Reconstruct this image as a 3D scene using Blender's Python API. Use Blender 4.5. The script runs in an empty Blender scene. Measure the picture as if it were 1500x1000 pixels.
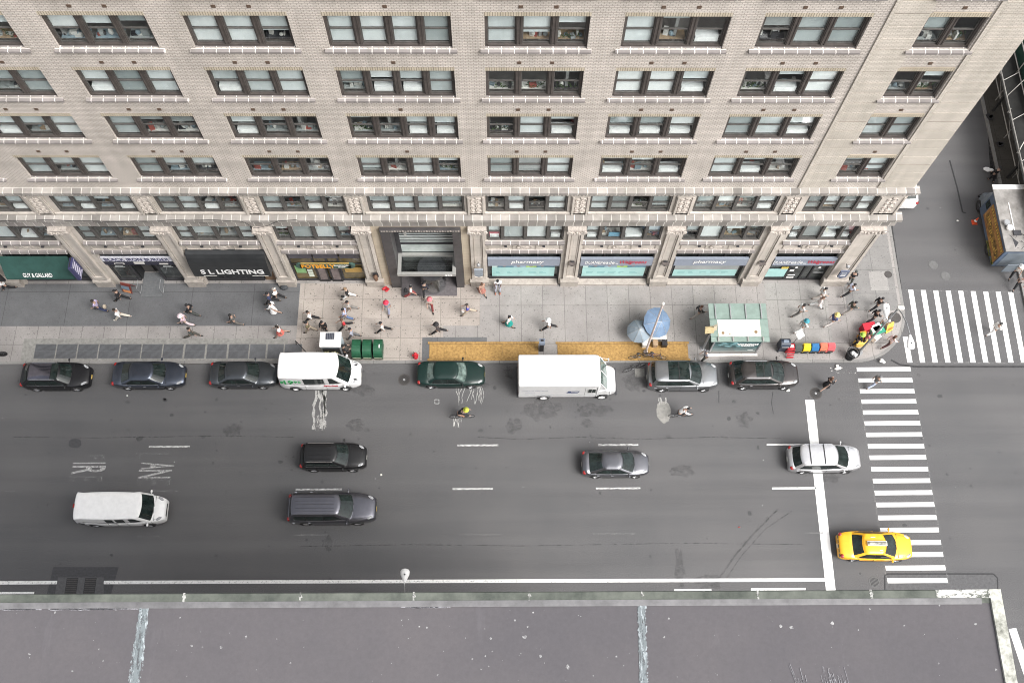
import bpy, math, random
from mathutils import Matrix, Vector
R = random.Random(7)
C = bpy.context.scene.collection
sc = bpy.context.scene
rad = math.radians
PI = math.pi
# ---------------------------------------------------------------- camera
H = 66.5; FPX = 1483.78
CM = (Matrix.Rotation(rad(-1.88674), 3, 'Z') @ Matrix.Rotation(rad(21.90778), 3, 'X') @ Matrix.Rotation(rad(1.63954), 3, 'Z'))
cd = bpy.data.cameras.new('camera'); cam = bpy.data.objects.new('camera', cd); C.objects.link(cam)
cam.matrix_world = Matrix.Translation((0, 0, H)) @ CM.to_4x4()
cd.sensor_width = 36; cd.lens = 36 * FPX / 1500; cd.clip_start = 0.1; cd.clip_end = 2000
sc.camera = cam
def G(px, py, z=0.0):
    """survey point: where the sight line of a measured spot of the photo meets height z"""
    d = CM @ Vector(((px - 750) / FPX, (500 - py) / FPX, -1)); t = (z - H) / d.z
    return Vector((d.x * t, d.y * t, z))
# ---------------------------------------------------------------- mesh builder
class MB:
    def __init__(s): s.v = []; s.f = []; s.m = []; s.c = 0
    def mat(s, i): s.c = i; return s
    def face(s, pts):
        n = len(s.v); s.v += [tuple(p) for p in pts]; s.f.append(tuple(range(n, n + len(pts)))); s.m.append(s.c); return s
    def raw(s, vs, fs):
        n = len(s.v); s.v += [tuple(p) for p in vs]
        for f in fs: s.f.append(tuple(n + i for i in f)); s.m.append(s.c)
        return s
    def box(s, x0, x1, y0, y1, z0, z1):
        v = [(x, y, z) for z in (z0, z1) for y in (y0, y1) for x in (x0, x1)]
        return s.raw(v, [(0, 2, 3, 1), (4, 5, 7, 6), (0, 1, 5, 4), (2, 6, 7, 3), (0, 4, 6, 2), (1, 3, 7, 5)])
    def obox(s, c, sz, rz=0, rx=0):
        M = Matrix.Translation(c) @ Matrix.Rotation(rz, 4, 'Z') @ Matrix.Rotation(rx, 4, 'X')
        a, b, d = sz[0] / 2, sz[1] / 2, sz[2] / 2
        v = [M @ Vector((x, y, z)) for z in (-d, d) for y in (-b, b) for x in (-a, a)]
        return s.raw(v, [(0, 2, 3, 1), (4, 5, 7, 6), (0, 1, 5, 4), (2, 6, 7, 3), (0, 4, 6, 2), (1, 3, 7, 5)])
    def tube(s, p0, p1, r0, r1=None, n=8, caps=True):
        r1 = r0 if r1 is None else r1
        p0 = Vector(p0); p1 = Vector(p1); d = (p1 - p0)
        if d.length < 1e-6: return s
        d.normalize(); u = d.orthogonal().normalized(); w = d.cross(u)
        v = []
        for p, r in ((p0, r0), (p1, r1)):
            for i in range(n):
                a = 2 * PI * i / n; v.append(p + u * (r * math.cos(a)) + w * (r * math.sin(a)))
        f = [(i, (i + 1) % n, n + (i + 1) % n, n + i) for i in range(n)]
        if caps: f += [tuple(range(n - 1, -1, -1)), tuple(range(n, 2 * n))]
        return s.raw(v, f)
    def path(s, pts, r, n=6):
        for a, b in zip(pts, pts[1:]): s.tube(a, b, r, r, n)
        return s
    def lathe(s, prof, c=(0, 0, 0), n=16, axis='z'):
        v = []; m = len(prof)
        for i in range(n):
            a = 2 * PI * i / n
            for r, h in prof:
                if axis == 'z': v.append((c[0] + r * math.cos(a), c[1] + r * math.sin(a), c[2] + h))
                elif axis == 'y': v.append((c[0] + r * math.cos(a), c[1] + h, c[2] + r * math.sin(a)))
                else: v.append((c[0] + h, c[1] + r * math.cos(a), c[2] + r * math.sin(a)))
        f = []
        for i in range(n):
            j = (i + 1) % n
            for k in range(m - 1):
                q = (i * m + k, j * m + k, j * m + k + 1, i * m + k + 1)
                f.append(q if axis != 'y' else q[::-1])
        return s.raw(v, f)
    def ell(s, c, r, n=10, m=6, M=None):
        v = [];
        for j in range(m + 1):
            t = PI * j / m
            for i in range(n):
                a = 2 * PI * i / n
                p = Vector((r[0] * math.sin(t) * math.cos(a), r[1] * math.sin(t) * math.sin(a), r[2] * math.cos(t)))
                if M: p = M @ p
                v.append(Vector(c) + p)
        f = []
        for j in range(m):
            for i in range(n):
                k = (i + 1) % n
                f.append((j * n + i, (j + 1) * n + i, (j + 1) * n + k, j * n + k))
        return s.raw(v, f)
    def prism(s, pts, z0, z1):
        n = len(pts)
        v = [(x, y, z0) for x, y in pts] + [(x, y, z1) for x, y in pts]
        f = [tuple(range(n - 1, -1, -1)), tuple(range(n, 2 * n))] + [(i, (i + 1) % n, n + (i + 1) % n, n + i) for i in range(n)]
        return s.raw(v, f)
    def extr(s, prof, x0, x1):
        """profile of (y, z) swept along x"""
        n = len(prof)
        v = [(x0, y, z) for y, z in prof] + [(x1, y, z) for y, z in prof]
        f = [tuple(range(n)), tuple(range(2 * n - 1, n - 1, -1))] + [(i, n + i, n + (i + 1) % n, (i + 1) % n) for i in range(n)]
        return s.raw(v, f)
    def grid(s, rows, closed=False):
        m = len(rows[0]); v = [p for r in rows for p in r]; f = []
        for j in range(len(rows) - 1):
            for i in range(m if closed else m - 1):
                k = (i + 1) % m
                f.append((j * m + i, j * m + k, (j + 1) * m + k, (j + 1) * m + i))
        return s.raw(v, f)
    def build(s, name, mat, parent=None, smooth=False, fix=True):
        me = bpy.data.meshes.new(name); me.from_pydata(s.v, [], s.f)
        for x in (mat if isinstance(mat, (list, tuple)) else [mat]): me.materials.append(x)
        if isinstance(mat, (list, tuple)): me.polygons.foreach_set('material_index', s.m)
        if fix:
            import bmesh
            bm = bmesh.new(); bm.from_mesh(me)
            if smooth: bmesh.ops.remove_doubles(bm, verts=bm.verts, dist=1e-5)
            bmesh.ops.recalc_face_normals(bm, faces=bm.faces); bm.to_mesh(me); bm.free()
        if smooth: me.polygons.foreach_set('use_smooth', [True] * len(me.polygons))
        me.update()
        o = bpy.data.objects.new(name, me); C.objects.link(o)
        if parent: o.parent = parent
        return o
def tag(o, label=None, cat=None, group=None, kind=None):
    if label: o['label'] = label
    if cat: o['category'] = cat
    if group: o['group'] = group
    if kind: o['kind'] = kind
    return o
def empty(name, label, cat, loc=(0, 0, 0), rz=0, group=None):
    o = bpy.data.objects.new(name, None); C.objects.link(o); o.empty_display_size = .2
    o.location = loc; o.rotation_euler = (0, 0, rz)
    return tag(o, label, cat, group)
def copy_tree(o, parent=None):
    c = o.copy(); C.objects.link(c)
    if parent: c.parent = parent
    for ch in list(o.children): copy_tree(ch, c)
    return c
PEND = []
def text(name, s, mat, parent, loc, rot, w=None, h=None, ext=.012, bold=0.0, shear=0.0):
    cu = bpy.data.curves.new(name, 'FONT'); cu.body = s; cu.size = 1; cu.extrude = 0; cu.offset = bold; cu.shear = shear
    cu.align_x = 'CENTER'; cu.resolution_u = 3; cu.materials.append(mat)
    o = bpy.data.objects.new(name, cu); C.objects.link(o)
    if parent: o.parent = parent
    o.location = loc; o.rotation_euler = rot
    PEND.append((o, 'text', w, h, ext)); return o
def finalize():
    bpy.context.view_layer.update(); dg = bpy.context.evaluated_depsgraph_get()
    done = []
    for it in PEND:
        o = it[0]; me = bpy.data.meshes.new_from_object(o.evaluated_get(dg)); done.append((it, me))
    for it, me in done:
        o = it[0]
        if it[1] == 'text':
            _, _, w, h, ext = it
            xs = [v.co.x for v in me.vertices]; ys = [v.co.y for v in me.vertices]
            sx = w / (max(xs) - min(xs)) if w else 1; sy = h / (max(ys) - min(ys)) if h else sx
            cx = (max(xs) + min(xs)) / 2; y0 = min(ys)
            for v in me.vertices: v.co.x = (v.co.x - cx) * sx; v.co.y = (v.co.y - y0) * sy
            vs = [tuple(v.co) for v in me.vertices]; fs = [tuple(p.vertices) for p in me.polygons]
            me.clear_geometry()
            n = len(vs); ec = {}
            for f in fs:
                for a, b in zip(f, f[1:] + f[:1]): ec[(a, b)] = 1
            side = [(b, a, a + n, b + n) for (a, b) in ec if (b, a) not in ec]
            me.from_pydata([(x, y, 0) for x, y, _ in vs] + [(x, y, ext) for x, y, _ in vs], [], [tuple(i + n for i in f) for f in fs] + side)
            n2 = bpy.data.objects.new(o.name, me); C.objects.link(n2)
            n2.parent = o.parent; n2.location = o.location; n2.rotation_euler = o.rotation_euler
            for k in o.keys(): n2[k] = o[k]
            nm = o.name; bpy.data.objects.remove(o); n2.name = nm; me.name = 'lettering'
        else:
            o.modifiers.clear(); o.data = me
            me.polygons.foreach_set('use_smooth', [True] * len(me.polygons))
# ---------------------------------------------------------------- materials
def newmat(name):
    m = bpy.data.materials.new(name); m.use_nodes = True; nt = m.node_tree
    return m, nt, nt.nodes['Principled BSDF']
def nd(nt, t, **k):
    n = nt.nodes.new(t)
    for a, b in k.items():
        if a in n.inputs.keys(): n.inputs[a].default_value = b
        else: setattr(n, a, b)
    return n
def lk(nt, a, ao, b, bi): nt.links.new(a.outputs[ao], b.inputs[bi])
def col(c): return (c[0], c[1], c[2], 1)
def ramp(nt, src, out, p0, p1, c0=(0, 0, 0), c1=(1, 1, 1)):
    r = nt.nodes.new('ShaderNodeValToRGB'); e = r.color_ramp.elements
    e[0].position = p0; e[1].position = p1; e[0].color = col(c0); e[1].color = col(c1)
    lk(nt, src, out, r, 'Fac'); return r
def mixc(nt, fac, a, b, blend='MIX'):
    """fac, a, b: float/colour or (node, output)"""
    m = nt.nodes.new('ShaderNodeMix'); m.data_type = 'RGBA'; m.blend_type = blend
    for v, i in ((fac, 0), (a, 6), (b, 7)):
        if isinstance(v, tuple) and hasattr(v[0], 'outputs'): nt.links.new(v[0].outputs[v[1]], m.inputs[i])
        elif i == 0: m.inputs[0].default_value = v
        else: m.inputs[i].default_value = col(v)
    return (m, 2)
def setc(nt, bs, src): nt.links.new(src[0].outputs[src[1]], bs.inputs['Base Color'])
def pm(name, c, rough=.6, metal=0, var=.15, scale=6, bump=0, coat=0, spec=.5, coords='Object', c2=None):
    m, nt, bs = newmat(name)
    bs.inputs['Roughness'].default_value = rough; bs.inputs['Metallic'].default_value = metal
    bs.inputs['Coat Weight'].default_value = coat; bs.inputs['Specular IOR Level'].default_value = spec
    bs.inputs['Coat Roughness'].default_value = .05
    if var:
        tc = nd(nt, 'ShaderNodeTexCoord'); n = nd(nt, 'ShaderNodeTexNoise', Scale=scale, Detail=5, Roughness=.65)
        lk(nt, tc, coords, n, 'Vector')
        r = ramp(nt, n, 'Fac', .3, .7, [x * (1 - var) for x in c], c2 or [min(1, x * (1 + var)) for x in c]); setc(nt, bs, (r, 0))
        if bump:
            b = nd(nt, 'ShaderNodeBump', Strength=bump, Distance=.02); lk(nt, n, 'Fac', b, 'Height'); lk(nt, b, 'Normal', bs, 'Normal')
    else: bs.inputs['Base Color'].default_value = col(c)
    return m
_pc = {}
def P(name, c, **k):
    key = (name, tuple(c))
    if key not in _pc: _pc[key] = pm(name, c, **k)
    return _pc[key]
def paint(c, metal=0.0):
    dk = sum(c) < .1
    return P('car_paint', c, rough=.32 if metal else .4, metal=metal, coat=.25 if dk else .6, var=.06, scale=3, spec=.35 if dk else .5)
M = {}
def glass_mat(name, tint, refl=1.0, rough=.02):
    m, nt, bs = newmat(name); nt.nodes.remove(bs)
    out = nt.nodes['Material Output']
    t = nd(nt, 'ShaderNodeBsdfTransparent', Color=col(tint)); g = nd(nt, 'ShaderNodeBsdfGlossy', Roughness=rough)
    lw = nd(nt, 'ShaderNodeLayerWeight', Blend=.5); pw = nd(nt, 'ShaderNodeMath', operation='POWER'); lk(nt, lw, 'Facing', pw, 0); pw.inputs[1].default_value = 5
    fr = nd(nt, 'ShaderNodeMath', operation='MULTIPLY_ADD'); lk(nt, pw, 0, fr, 0); fr.inputs[1].default_value = .9; fr.inputs[2].default_value = .05 * refl; mx = nd(nt, 'ShaderNodeMixShader')
    lk(nt, fr, 0, mx, 0); lk(nt, t, 0, mx, 1); lk(nt, g, 0, mx, 2); lk(nt, mx, 0, out, 'Surface'); return m
M['pane'] = glass_mat('window_glass', (.955, .975, .975), 1)
M['shelter_glass'] = glass_mat('shelter_glass', (.62, .78, .74), 1)
M['carglass'] = pm('car_glass', (.008, .014, .013), rough=.04, var=.5, scale=2.2, spec=.5, c2=(.022, .034, .032))
M['carglass_light'] = pm('car_glass_green', (.10, .15, .135), rough=.07, var=.7, scale=2.5, spec=.6, c2=(.2, .27, .245))
M['rubber'] = pm('tyre_rubber', (.022, .022, .023), rough=.85, var=.2)
M['rim'] = pm('alloy', (.42, .42, .43), rough=.3, metal=.8, var=.1)
M['hubcap'] = pm('hub_white', (.7, .7, .7), rough=.4, var=.1)
M['blacktrim'] = pm('black_trim', (.016, .016, .017), rough=.5, var=.2)
M['chrome'] = pm('chrome', (.7, .7, .72), rough=.18, metal=.9, var=.05)
M['lamp_clear'] = pm('lamp_lens', (.36, .37, .38), rough=.12, var=.6, scale=22, coat=.4)
M['lamp_red'] = pm('lamp_red', (.28, .015, .015), rough=.2, var=.2, scale=20, coat=.5)
M['plate_y'] = pm('licence_plate', (.62, .45, .12), rough=.5, var=.1)
M['plate_w'] = pm('licence_plate_pale', (.7, .7, .66), rough=.5, var=.1)
# asphalt: aggregate, broad stains, wheel-path bands, oil spots
def asphalt():
    m, nt, bs = newmat('asphalt'); bs.inputs['Roughness'].default_value = .9; bs.inputs['Specular IOR Level'].default_value = .25
    tc = nd(nt, 'ShaderNodeTexCoord')
    big = nd(nt, 'ShaderNodeTexNoise', Scale=.13, Detail=6, Roughness=.6); lk(nt, tc, 'Object', big, 'Vector')
    mp = nd(nt, 'ShaderNodeMapping'); mp.inputs['Scale'].default_value = (.025, .75, 1); lk(nt, tc, 'Object', mp, 'Vector')
    st = nd(nt, 'ShaderNodeTexNoise', Scale=1, Detail=4, Roughness=.55); lk(nt, mp, 'Vector', st, 'Vector')
    fine = nd(nt, 'ShaderNodeTexNoise', Scale=14, Detail=6, Roughness=.8); lk(nt, tc, 'Object', fine, 'Vector')
    a = mixc(nt, (ramp(nt, big, 'Fac', .3, .72), 0), (.100, .100, .103), (.128, .125, .126))
    b = mixc(nt, (ramp(nt, st, 'Fac', .36, .66), 0), (.9, .9, .905), (1.06, 1.06, 1.06))
    c = mixc(nt, 1, a, b, 'MULTIPLY')
    d = mixc(nt, .55, c, mixc(nt, 1, c, (ramp(nt, fine, 'Fac', .3, .75, (.4, .4, .4), (1.6, 1.6, 1.6)), 0), 'MULTIPLY'))
    vo = nd(nt, 'ShaderNodeTexVoronoi', Scale=.85); lk(nt, tc, 'Object', vo, 'Vector')
    rn = nd(nt, 'ShaderNodeTexNoise', Scale=3.0, Detail=3); lk(nt, tc, 'Object', rn, 'Vector')
    ad = nd(nt, 'ShaderNodeMath', operation='MULTIPLY_ADD'); lk(nt, rn, 'Fac', ad, 0); ad.inputs[1].default_value = .34; lk(nt, vo, 'Distance', ad, 2)
    sp = ramp(nt, ad, 0, .17, .25, (1, 1, 1), (0, 0, 0))
    gate = ramp(nt, vo, 'Color', .45, .6)
    mm = nd(nt, 'ShaderNodeMath', operation='MULTIPLY'); lk(nt, sp, 0, mm, 0); lk(nt, gate, 0, mm, 1)
    m2 = nd(nt, 'ShaderNodeMath', operation='MULTIPLY'); lk(nt, mm, 0, m2, 0); m2.inputs[1].default_value = .55
    e = mixc(nt, (m2, 0), d, (.042, .042, .044)); 
    v3 = nd(nt, 'ShaderNodeTexVoronoi', Scale=1.6); lk(nt, tc, 'Object', v3, 'Vector')
    s3 = ramp(nt, v3, 'Distance', .035, .05, (1, 1, 1), (0, 0, 0)); g3 = ramp(nt, v3, 'Color', .8, .82)
    m3 = nd(nt, 'ShaderNodeMath', operation='MULTIPLY'); lk(nt, s3, 0, m3, 0); lk(nt, g3, 0, m3, 1)
    setc(nt, bs, mixc(nt, (m3, 0), e, (.5, .5, .49)))
    bp = nd(nt, 'ShaderNodeBump', Strength=.25, Distance=.02); lk(nt, fine, 'Fac', bp, 'Height'); lk(nt, bp, 'Normal', bs, 'Normal')
    return m
M['asphalt'] = asphalt()
def concrete(name, c, tile=(1.55, 1.55), gum=.5, joint=.55, off=0.0):
    m, nt, bs = newmat(name); bs.inputs['Roughness'].default_value = .88; bs.inputs['Specular IOR Level'].default_value = .25
    tc = nd(nt, 'ShaderNodeTexCoord')
    n = nd(nt, 'ShaderNodeTexNoise', Scale=.55, Detail=7, Roughness=.68); lk(nt, tc, 'Object', n, 'Vector')
    a = ramp(nt, n, 'Fac', .3, .72, [x * .84 for x in c], [min(1, x * 1.14) for x in c])
    br = nd(nt, 'ShaderNodeTexBrick', Scale=1); br.offset = 0
    br.inputs['Brick Width'].default_value = tile[0]; br.inputs['Row Height'].default_value = tile[1]
    br.inputs['Mortar Size'].default_value = .022; br.inputs['Mortar Smooth'].default_value = .3
    br.inputs['Color1'].default_value = (1, 1, 1, 1); br.inputs['Color2'].default_value = (.9, .9, .91, 1); br.inputs['Mortar'].default_value = (joint, joint, joint, 1)
    mp = nd(nt, 'ShaderNodeMapping'); mp.inputs['Location'].default_value = (off, .05, 0); lk(nt, tc, 'Object', mp, 'Vector'); lk(nt, mp, 'Vector', br, 'Vector')
    b = mixc(nt, 1, (a, 0), (br, 'Color'), 'MULTIPLY')
    f = nd(nt, 'ShaderNodeTexNoise', Scale=11, Detail=6, Roughness=.8); lk(nt, tc, 'Object', f, 'Vector')
    b = mixc(nt, .5, b, mixc(nt, 1, b, (ramp(nt, f, 'Fac', .3, .75, (.7, .7, .7), (1.25, 1.25, 1.25)), 0), 'MULTIPLY'))
    for sc_, r0, gt in ((4.2, .15, .4), (2.3, .10, .5), (7, .14, .45)):
        vo = nd(nt, 'ShaderNodeTexVoronoi', Scale=sc_); lk(nt, tc, 'Object', vo, 'Vector')
        sp = ramp(nt, vo, 'Distance', r0, r0 + .06, (1, 1, 1), (0, 0, 0)); gate = ramp(nt, vo, 'Color', gt, gt + .05)
        mm = nd(nt, 'ShaderNodeMath', operation='MULTIPLY'); lk(nt, sp, 0, mm, 0); lk(nt, gate, 0, mm, 1)
        m2 = nd(nt, 'ShaderNodeMath', operation='MULTIPLY'); lk(nt, mm, 0, m2, 0); m2.inputs[1].default_value = gum
        b = mixc(nt, (m2, 0), b, [x * .33 for x in c])
    setc(nt, bs, b)
    return m
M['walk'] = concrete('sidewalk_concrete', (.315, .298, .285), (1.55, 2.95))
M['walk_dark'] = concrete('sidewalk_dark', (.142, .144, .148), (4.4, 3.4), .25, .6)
M['walk_pink'] = concrete('sidewalk_rosy', (.39, .35, .315), (1.4, 1.5), .8, .6)
M['walk_right'] = concrete('sidewalk_tan', (.325, .315, .30), (1.7, 2.3), .5, .6, .4)
M['walk_mid'] = concrete('sidewalk_mid', (.225, .22, .213), (1.7, 1.9), .45, .6)
M['walk_shed'] = concrete('sidewalk_shaded', (.075, .07, .062), (1.6, 1.6), .4, .7)  # shadow of shed and neighbour building put into the concrete colour
M['kerb'] = concrete('kerb_stone', (.25, .245, .235), (2.2, 5), .3, .5)
def worn(name, c, lo, hi, scale=5, stretch=(1, 1, 1)):
    m, nt, bs = newmat(name); bs.inputs['Roughness'].default_value = .75; bs.inputs['Base Color'].default_value = col(c)
    tc = nd(nt, 'ShaderNodeTexCoord'); mp = nd(nt, 'ShaderNodeMapping'); mp.inputs['Scale'].default_value = stretch
    n = nd(nt, 'ShaderNodeTexNoise', Scale=scale, Detail=8, Roughness=.78); lk(nt, tc, 'Object', mp, 'Vector'); lk(nt, mp, 'Vector', n, 'Vector')
    r = ramp(nt, n, 'Fac', lo, hi); lk(nt, r, 0, bs, 'Alpha')
    n2 = nd(nt, 'ShaderNodeTexNoise', Scale=1.4, Detail=6); lk(nt, tc, 'Object', n2, 'Vector')
    setc(nt, bs, (ramp(nt, n2, 'Fac', .3, .7, [x * .86 for x in c], c), 0)); return m
M['line'] = worn('road_paint', (.86, .86, .85), .26, .37, 6)
M['line_worn'] = worn('road_paint_worn', (.66, .66, .65), .38, .56, 7, (.5, 2.5, 1))
M['line_faint'] = worn('road_paint_faint', (.5, .5, .49), .5, .72, 7, (.4, 3, 1))
M['line_scar'] = worn('spill_white', (.52, .51, .49), .5, .58, 3.2, (2.6, .55, 1))
M['stain'] = worn('oil_stain', (.07, .07, .072), .40, .95, 2.6)
M['patch_dark'] = pm('asphalt_patch', (.058, .058, .062), .9, var=.25, scale=8, bump=.2)
M['patch_mid'] = pm('asphalt_repair', (.09, .09, .093), .9, var=.2, scale=6, bump=.2)
M['patch_pale'] = pm('concrete_repair', (.24, .235, .22), .9, var=.25, scale=5, bump=.2)
def brick(name, c1, c2, mort, bw, rh, ms, rot=True, var=.16, off=.5, xo=False):
    """courses run along x and climb z on upright walls"""
    m, nt, bs = newmat(name); bs.inputs['Roughness'].default_value = .85; bs.inputs['Specular IOR Level'].default_value = .3
    tc = nd(nt, 'ShaderNodeTexCoord'); sx = nd(nt, 'ShaderNodeSeparateXYZ'); cb = nd(nt, 'ShaderNodeCombineXYZ')
    lk(nt, tc, 'Object', sx, 0)
    ad = nd(nt, 'ShaderNodeMath', operation='ADD'); lk(nt, sx, 'X', ad, 0); lk(nt, sx, 'Y', ad, 1) if not xo else None
    lk(nt, ad, 0, cb, 'X'); lk(nt, sx, 'Z' if rot else 'Y', cb, 'Y')
    br = nd(nt, 'ShaderNodeTexBrick', Scale=1); br.offset = off
    br.inputs['Brick Width'].default_value = bw; br.inputs['Row Height'].default_value = rh
    br.inputs['Mortar Size'].default_value = ms; br.inputs['Mortar Smooth'].default_value = .2; br.inputs['Bias'].default_value = -.2
    br.inputs['Color1'].default_value = col(c1); br.inputs['Color2'].default_value = col(c2); br.inputs['Mortar'].default_value = col(mort)
    lk(nt, cb, 0, br, 'Vector')
    n = nd(nt, 'ShaderNodeTexNoise', Scale=.45, Detail=7, Roughness=.65); lk(nt, tc, 'Object', n, 'Vector')
    b = mixc(nt, 1, (br, 'Color'), (ramp(nt, n, 'Fac', .3, .7, (1 - var, 1 - var, 1 - var * 1.1), (1 + var * .6, 1 + var * .55, 1 + var * .5)), 0), 'MULTIPLY')
    mp = nd(nt, 'ShaderNodeMapping'); mp.inputs['Scale'].default_value = (2.2, 2.2, .22); lk(nt, tc, 'Object', mp, 'Vector')
    n2 = nd(nt, 'ShaderNodeTexNoise', Scale=1, Detail=5, Roughness=.6); lk(nt, mp, 'Vector', n2, 'Vector')
    b = mixc(nt, .5, b, mixc(nt, 1, b, (ramp(nt, n2, 'Fac', .35, .65, (.8, .8, .79), (1.08, 1.08, 1.08)), 0), 'MULTIPLY'))
    setc(nt, bs, b)
    bp = nd(nt, 'ShaderNodeBump', Strength=.22, Distance=.012); lk(nt, br, 'Fac', bp, 'Height'); bp.invert = True; lk(nt, bp, 'Normal', bs, 'Normal')
    return m
M['brick'] = brick('buff_brick', (.605, .556, .515), (.52, .477, .44), (.35, .318, .29), .25, .115, .022)
M['soldier'] = brick('soldier_brick', (.50, .445, .355), (.43, .375, .285), (.24, .21, .17), .12, .6, .02)
M['brick_smooth'] = brick('buff_brick_fine', (.56, .518, .465), (.505, .466, .415), (.36, .328, .285), .25, .1, .014)
M['stone'] = brick('limestone', (.52, .478, .438), (.48, .44, .402), (.36, .33, .30), 2.4, 1.2, .012, var=.2)
M['stone_tan'] = brick('tan_limestone', (.50, .43, .34), (.47, .40, .315), (.38, .32, .25), 9, .42, .012, var=.12)
M['ledge'] = brick('ledge_stone', (.41, .385, .365), (.20, .187, .18), (.66, .64, .61), .58, 40, .026, rot=False, var=.3, off=0, xo=True)
M['sill'] = brick('sill_stone', (.27, .248, .243), (.215, .197, .195), (.66, .63, .61), .62, 40, .026, rot=False, var=.2, off=0, xo=True)
M['carved'] = pm('carved_stone', (.45, .405, .365), .9, var=.3, scale=7, bump=.6)
M['base_stone'] = pm('pedestal_granite', (.37, .335, .30), .85, var=.22, scale=4, bump=.2)
M['frame'] = pm('window_frame_brown', (.066, .056, .051), .65, var=.3, scale=3)
M['frame2'] = pm('window_frame_grey', (.085, .08, .075), .65, var=.25, scale=3)
M['room'] = pm('room_wall', (.34, .34, .33), .9, var=.3, scale=.7)
M['roomfloor'] = pm('room_floor', (.19, .18, .17), .9, var=.3, scale=.7)
def blind_mat():
    m, nt, bs = newmat('roller_blind'); bs.inputs['Roughness'].default_value = .8
    oi = nd(nt, 'ShaderNodeObjectInfo'); r = nt.nodes.new('ShaderNodeValToRGB'); lk(nt, oi, 'Random', r, 'Fac'); e = r.color_ramp.elements
    e[0].color = (.36, .40, .40, 1); e[1].color = (.90, .91, .90, 1); q = e.new(.35); q.color = (.64, .675, .675, 1); q = e.new(.75); q.color = (.78, .815, .815, 1)
    tc = nd(nt, 'ShaderNodeTexCoord'); mp = nd(nt, 'ShaderNodeMapping'); mp.inputs['Scale'].default_value = (.8, 1, .35); n = nd(nt, 'ShaderNodeTexNoise', Scale=1.6, Detail=5); lk(nt, tc, 'Object', mp, 'Vector'); lk(nt, mp, 'Vector', n, 'Vector')
    setc(nt, bs, mixc(nt, 1, (r, 0), (ramp(nt, n, 'Fac', .3, .7, (.82, .83, .83), (1.06, 1.06, 1.06)), 0), 'MULTIPLY')); return m
M['blind'] = blind_mat()
M['blind_lit'] = pm('lit_blind', (.92, .93, .92), .8, var=.04)  # whiter copy of the blind, so its sashes look lit
M['blind_g'] = pm('grey_blind', (.33, .35, .345), .8, var=.2, scale=.6)
M['white'] = pm('white_plastic', (.80, .80, .79), .5, var=.06)
M['offwhite'] = pm('off_white', (.66, .64, .60), .6, var=.12)
M['steel'] = pm('galvanised_steel', (.40, .41, .42), .45, metal=.6, var=.15, scale=5)
M['silver'] = pm('silver_frame', (.36, .36, .345), .4, metal=.3, var=.1)
M['darkmetal'] = pm('dark_metal', (.05, .05, .055), .55, metal=.3, var=.3, scale=3)
M['black'] = pm('black_metal', (.018, .018, .02), .5, var=.3)
M['leaf'] = pm('leaf_green', (.06, .10, .03), .7, var=.4, scale=20)
M['papers'] = pm('paper', (.72, .70, .66), .8, var=.1)
M['cardboard'] = pm('cardboard', (.34, .24, .15), .85, var=.2)
M['shopglass'] = pm('shop_glass', (.028, .034, .036), .06, var=.6, scale=1.2, spec=.7, c2=(.075, .085, .085))
# ---------------------------------------------------------------- light
W = bpy.data.worlds.new('World'); sc.world = W; W.use_nodes = True
nt = W.node_tree; bg = nt.nodes['Background']; sky = nt.nodes.new('ShaderNodeTexSky'); sky.sky_type = 'NISHITA'; sky.sun_disc = False
SUN_EL, SUN_AZ = rad(51), rad(128)
sky.sun_elevation = SUN_EL; sky.sun_rotation = SUN_AZ; sky.dust_density = 6; sky.air_density = 1; sky.ozone_density = 1
hs = nt.nodes.new('ShaderNodeHueSaturation'); hs.inputs['Saturation'].default_value = .22
nt.links.new(sky.outputs[0], hs.inputs['Color']); nt.links.new(hs.outputs[0], bg.inputs['Color']); bg.inputs['Strength'].default_value = .15
sl = bpy.data.lights.new('sun', 'SUN'); sl.energy = 1.3; sl.angle = rad(32); sl.color = (1, .975, .94)
so = bpy.data.objects.new('sun', sl); C.objects.link(so)
d = Vector((math.sin(SUN_AZ) * math.cos(SUN_EL), math.cos(SUN_AZ) * math.cos(SUN_EL), math.sin(SUN_EL)))
so.rotation_euler = d.to_track_quat('Z', 'Y').to_euler(); so.location = (0, -20, 120)
sc.view_settings.view_transform = 'Standard'; sc.view_settings.look = 'None'; sc.view_settings.exposure = .84; sc.view_settings.gamma = 1
sc.cycles.pixel_filter_type = 'BLACKMAN_HARRIS'; sc.cycles.filter_width = 1.0; sc.cycles.max_bounces = 6; sc.cycles.transparent_max_bounces = 12
# ================================================================ GROUND
F = 31.15                      # plane of the big facade
KY = 25.05                     # face of the far kerb
def struct(o): o['kind'] = 'structure'; return o
def sheet(name, pts, z, mat):
    a = MB().face([(p[0], p[1], z) for p in pts]).build(name, mat)
    if a.data.polygons[0].normal.z < 0: a.data.flip_normals()
    return struct(a)
def rect(name, x0, x1, y0, y1, z, mat): return sheet(name, [(x0, y0), (x1, y0), (x1, y1), (x0, y1)], z, mat)
rect('ground', -400, 400, -300, 500, -.02, M['patch_mid'])
rect('road', -140, 140, -60, 160, 0, M['asphalt'])
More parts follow.
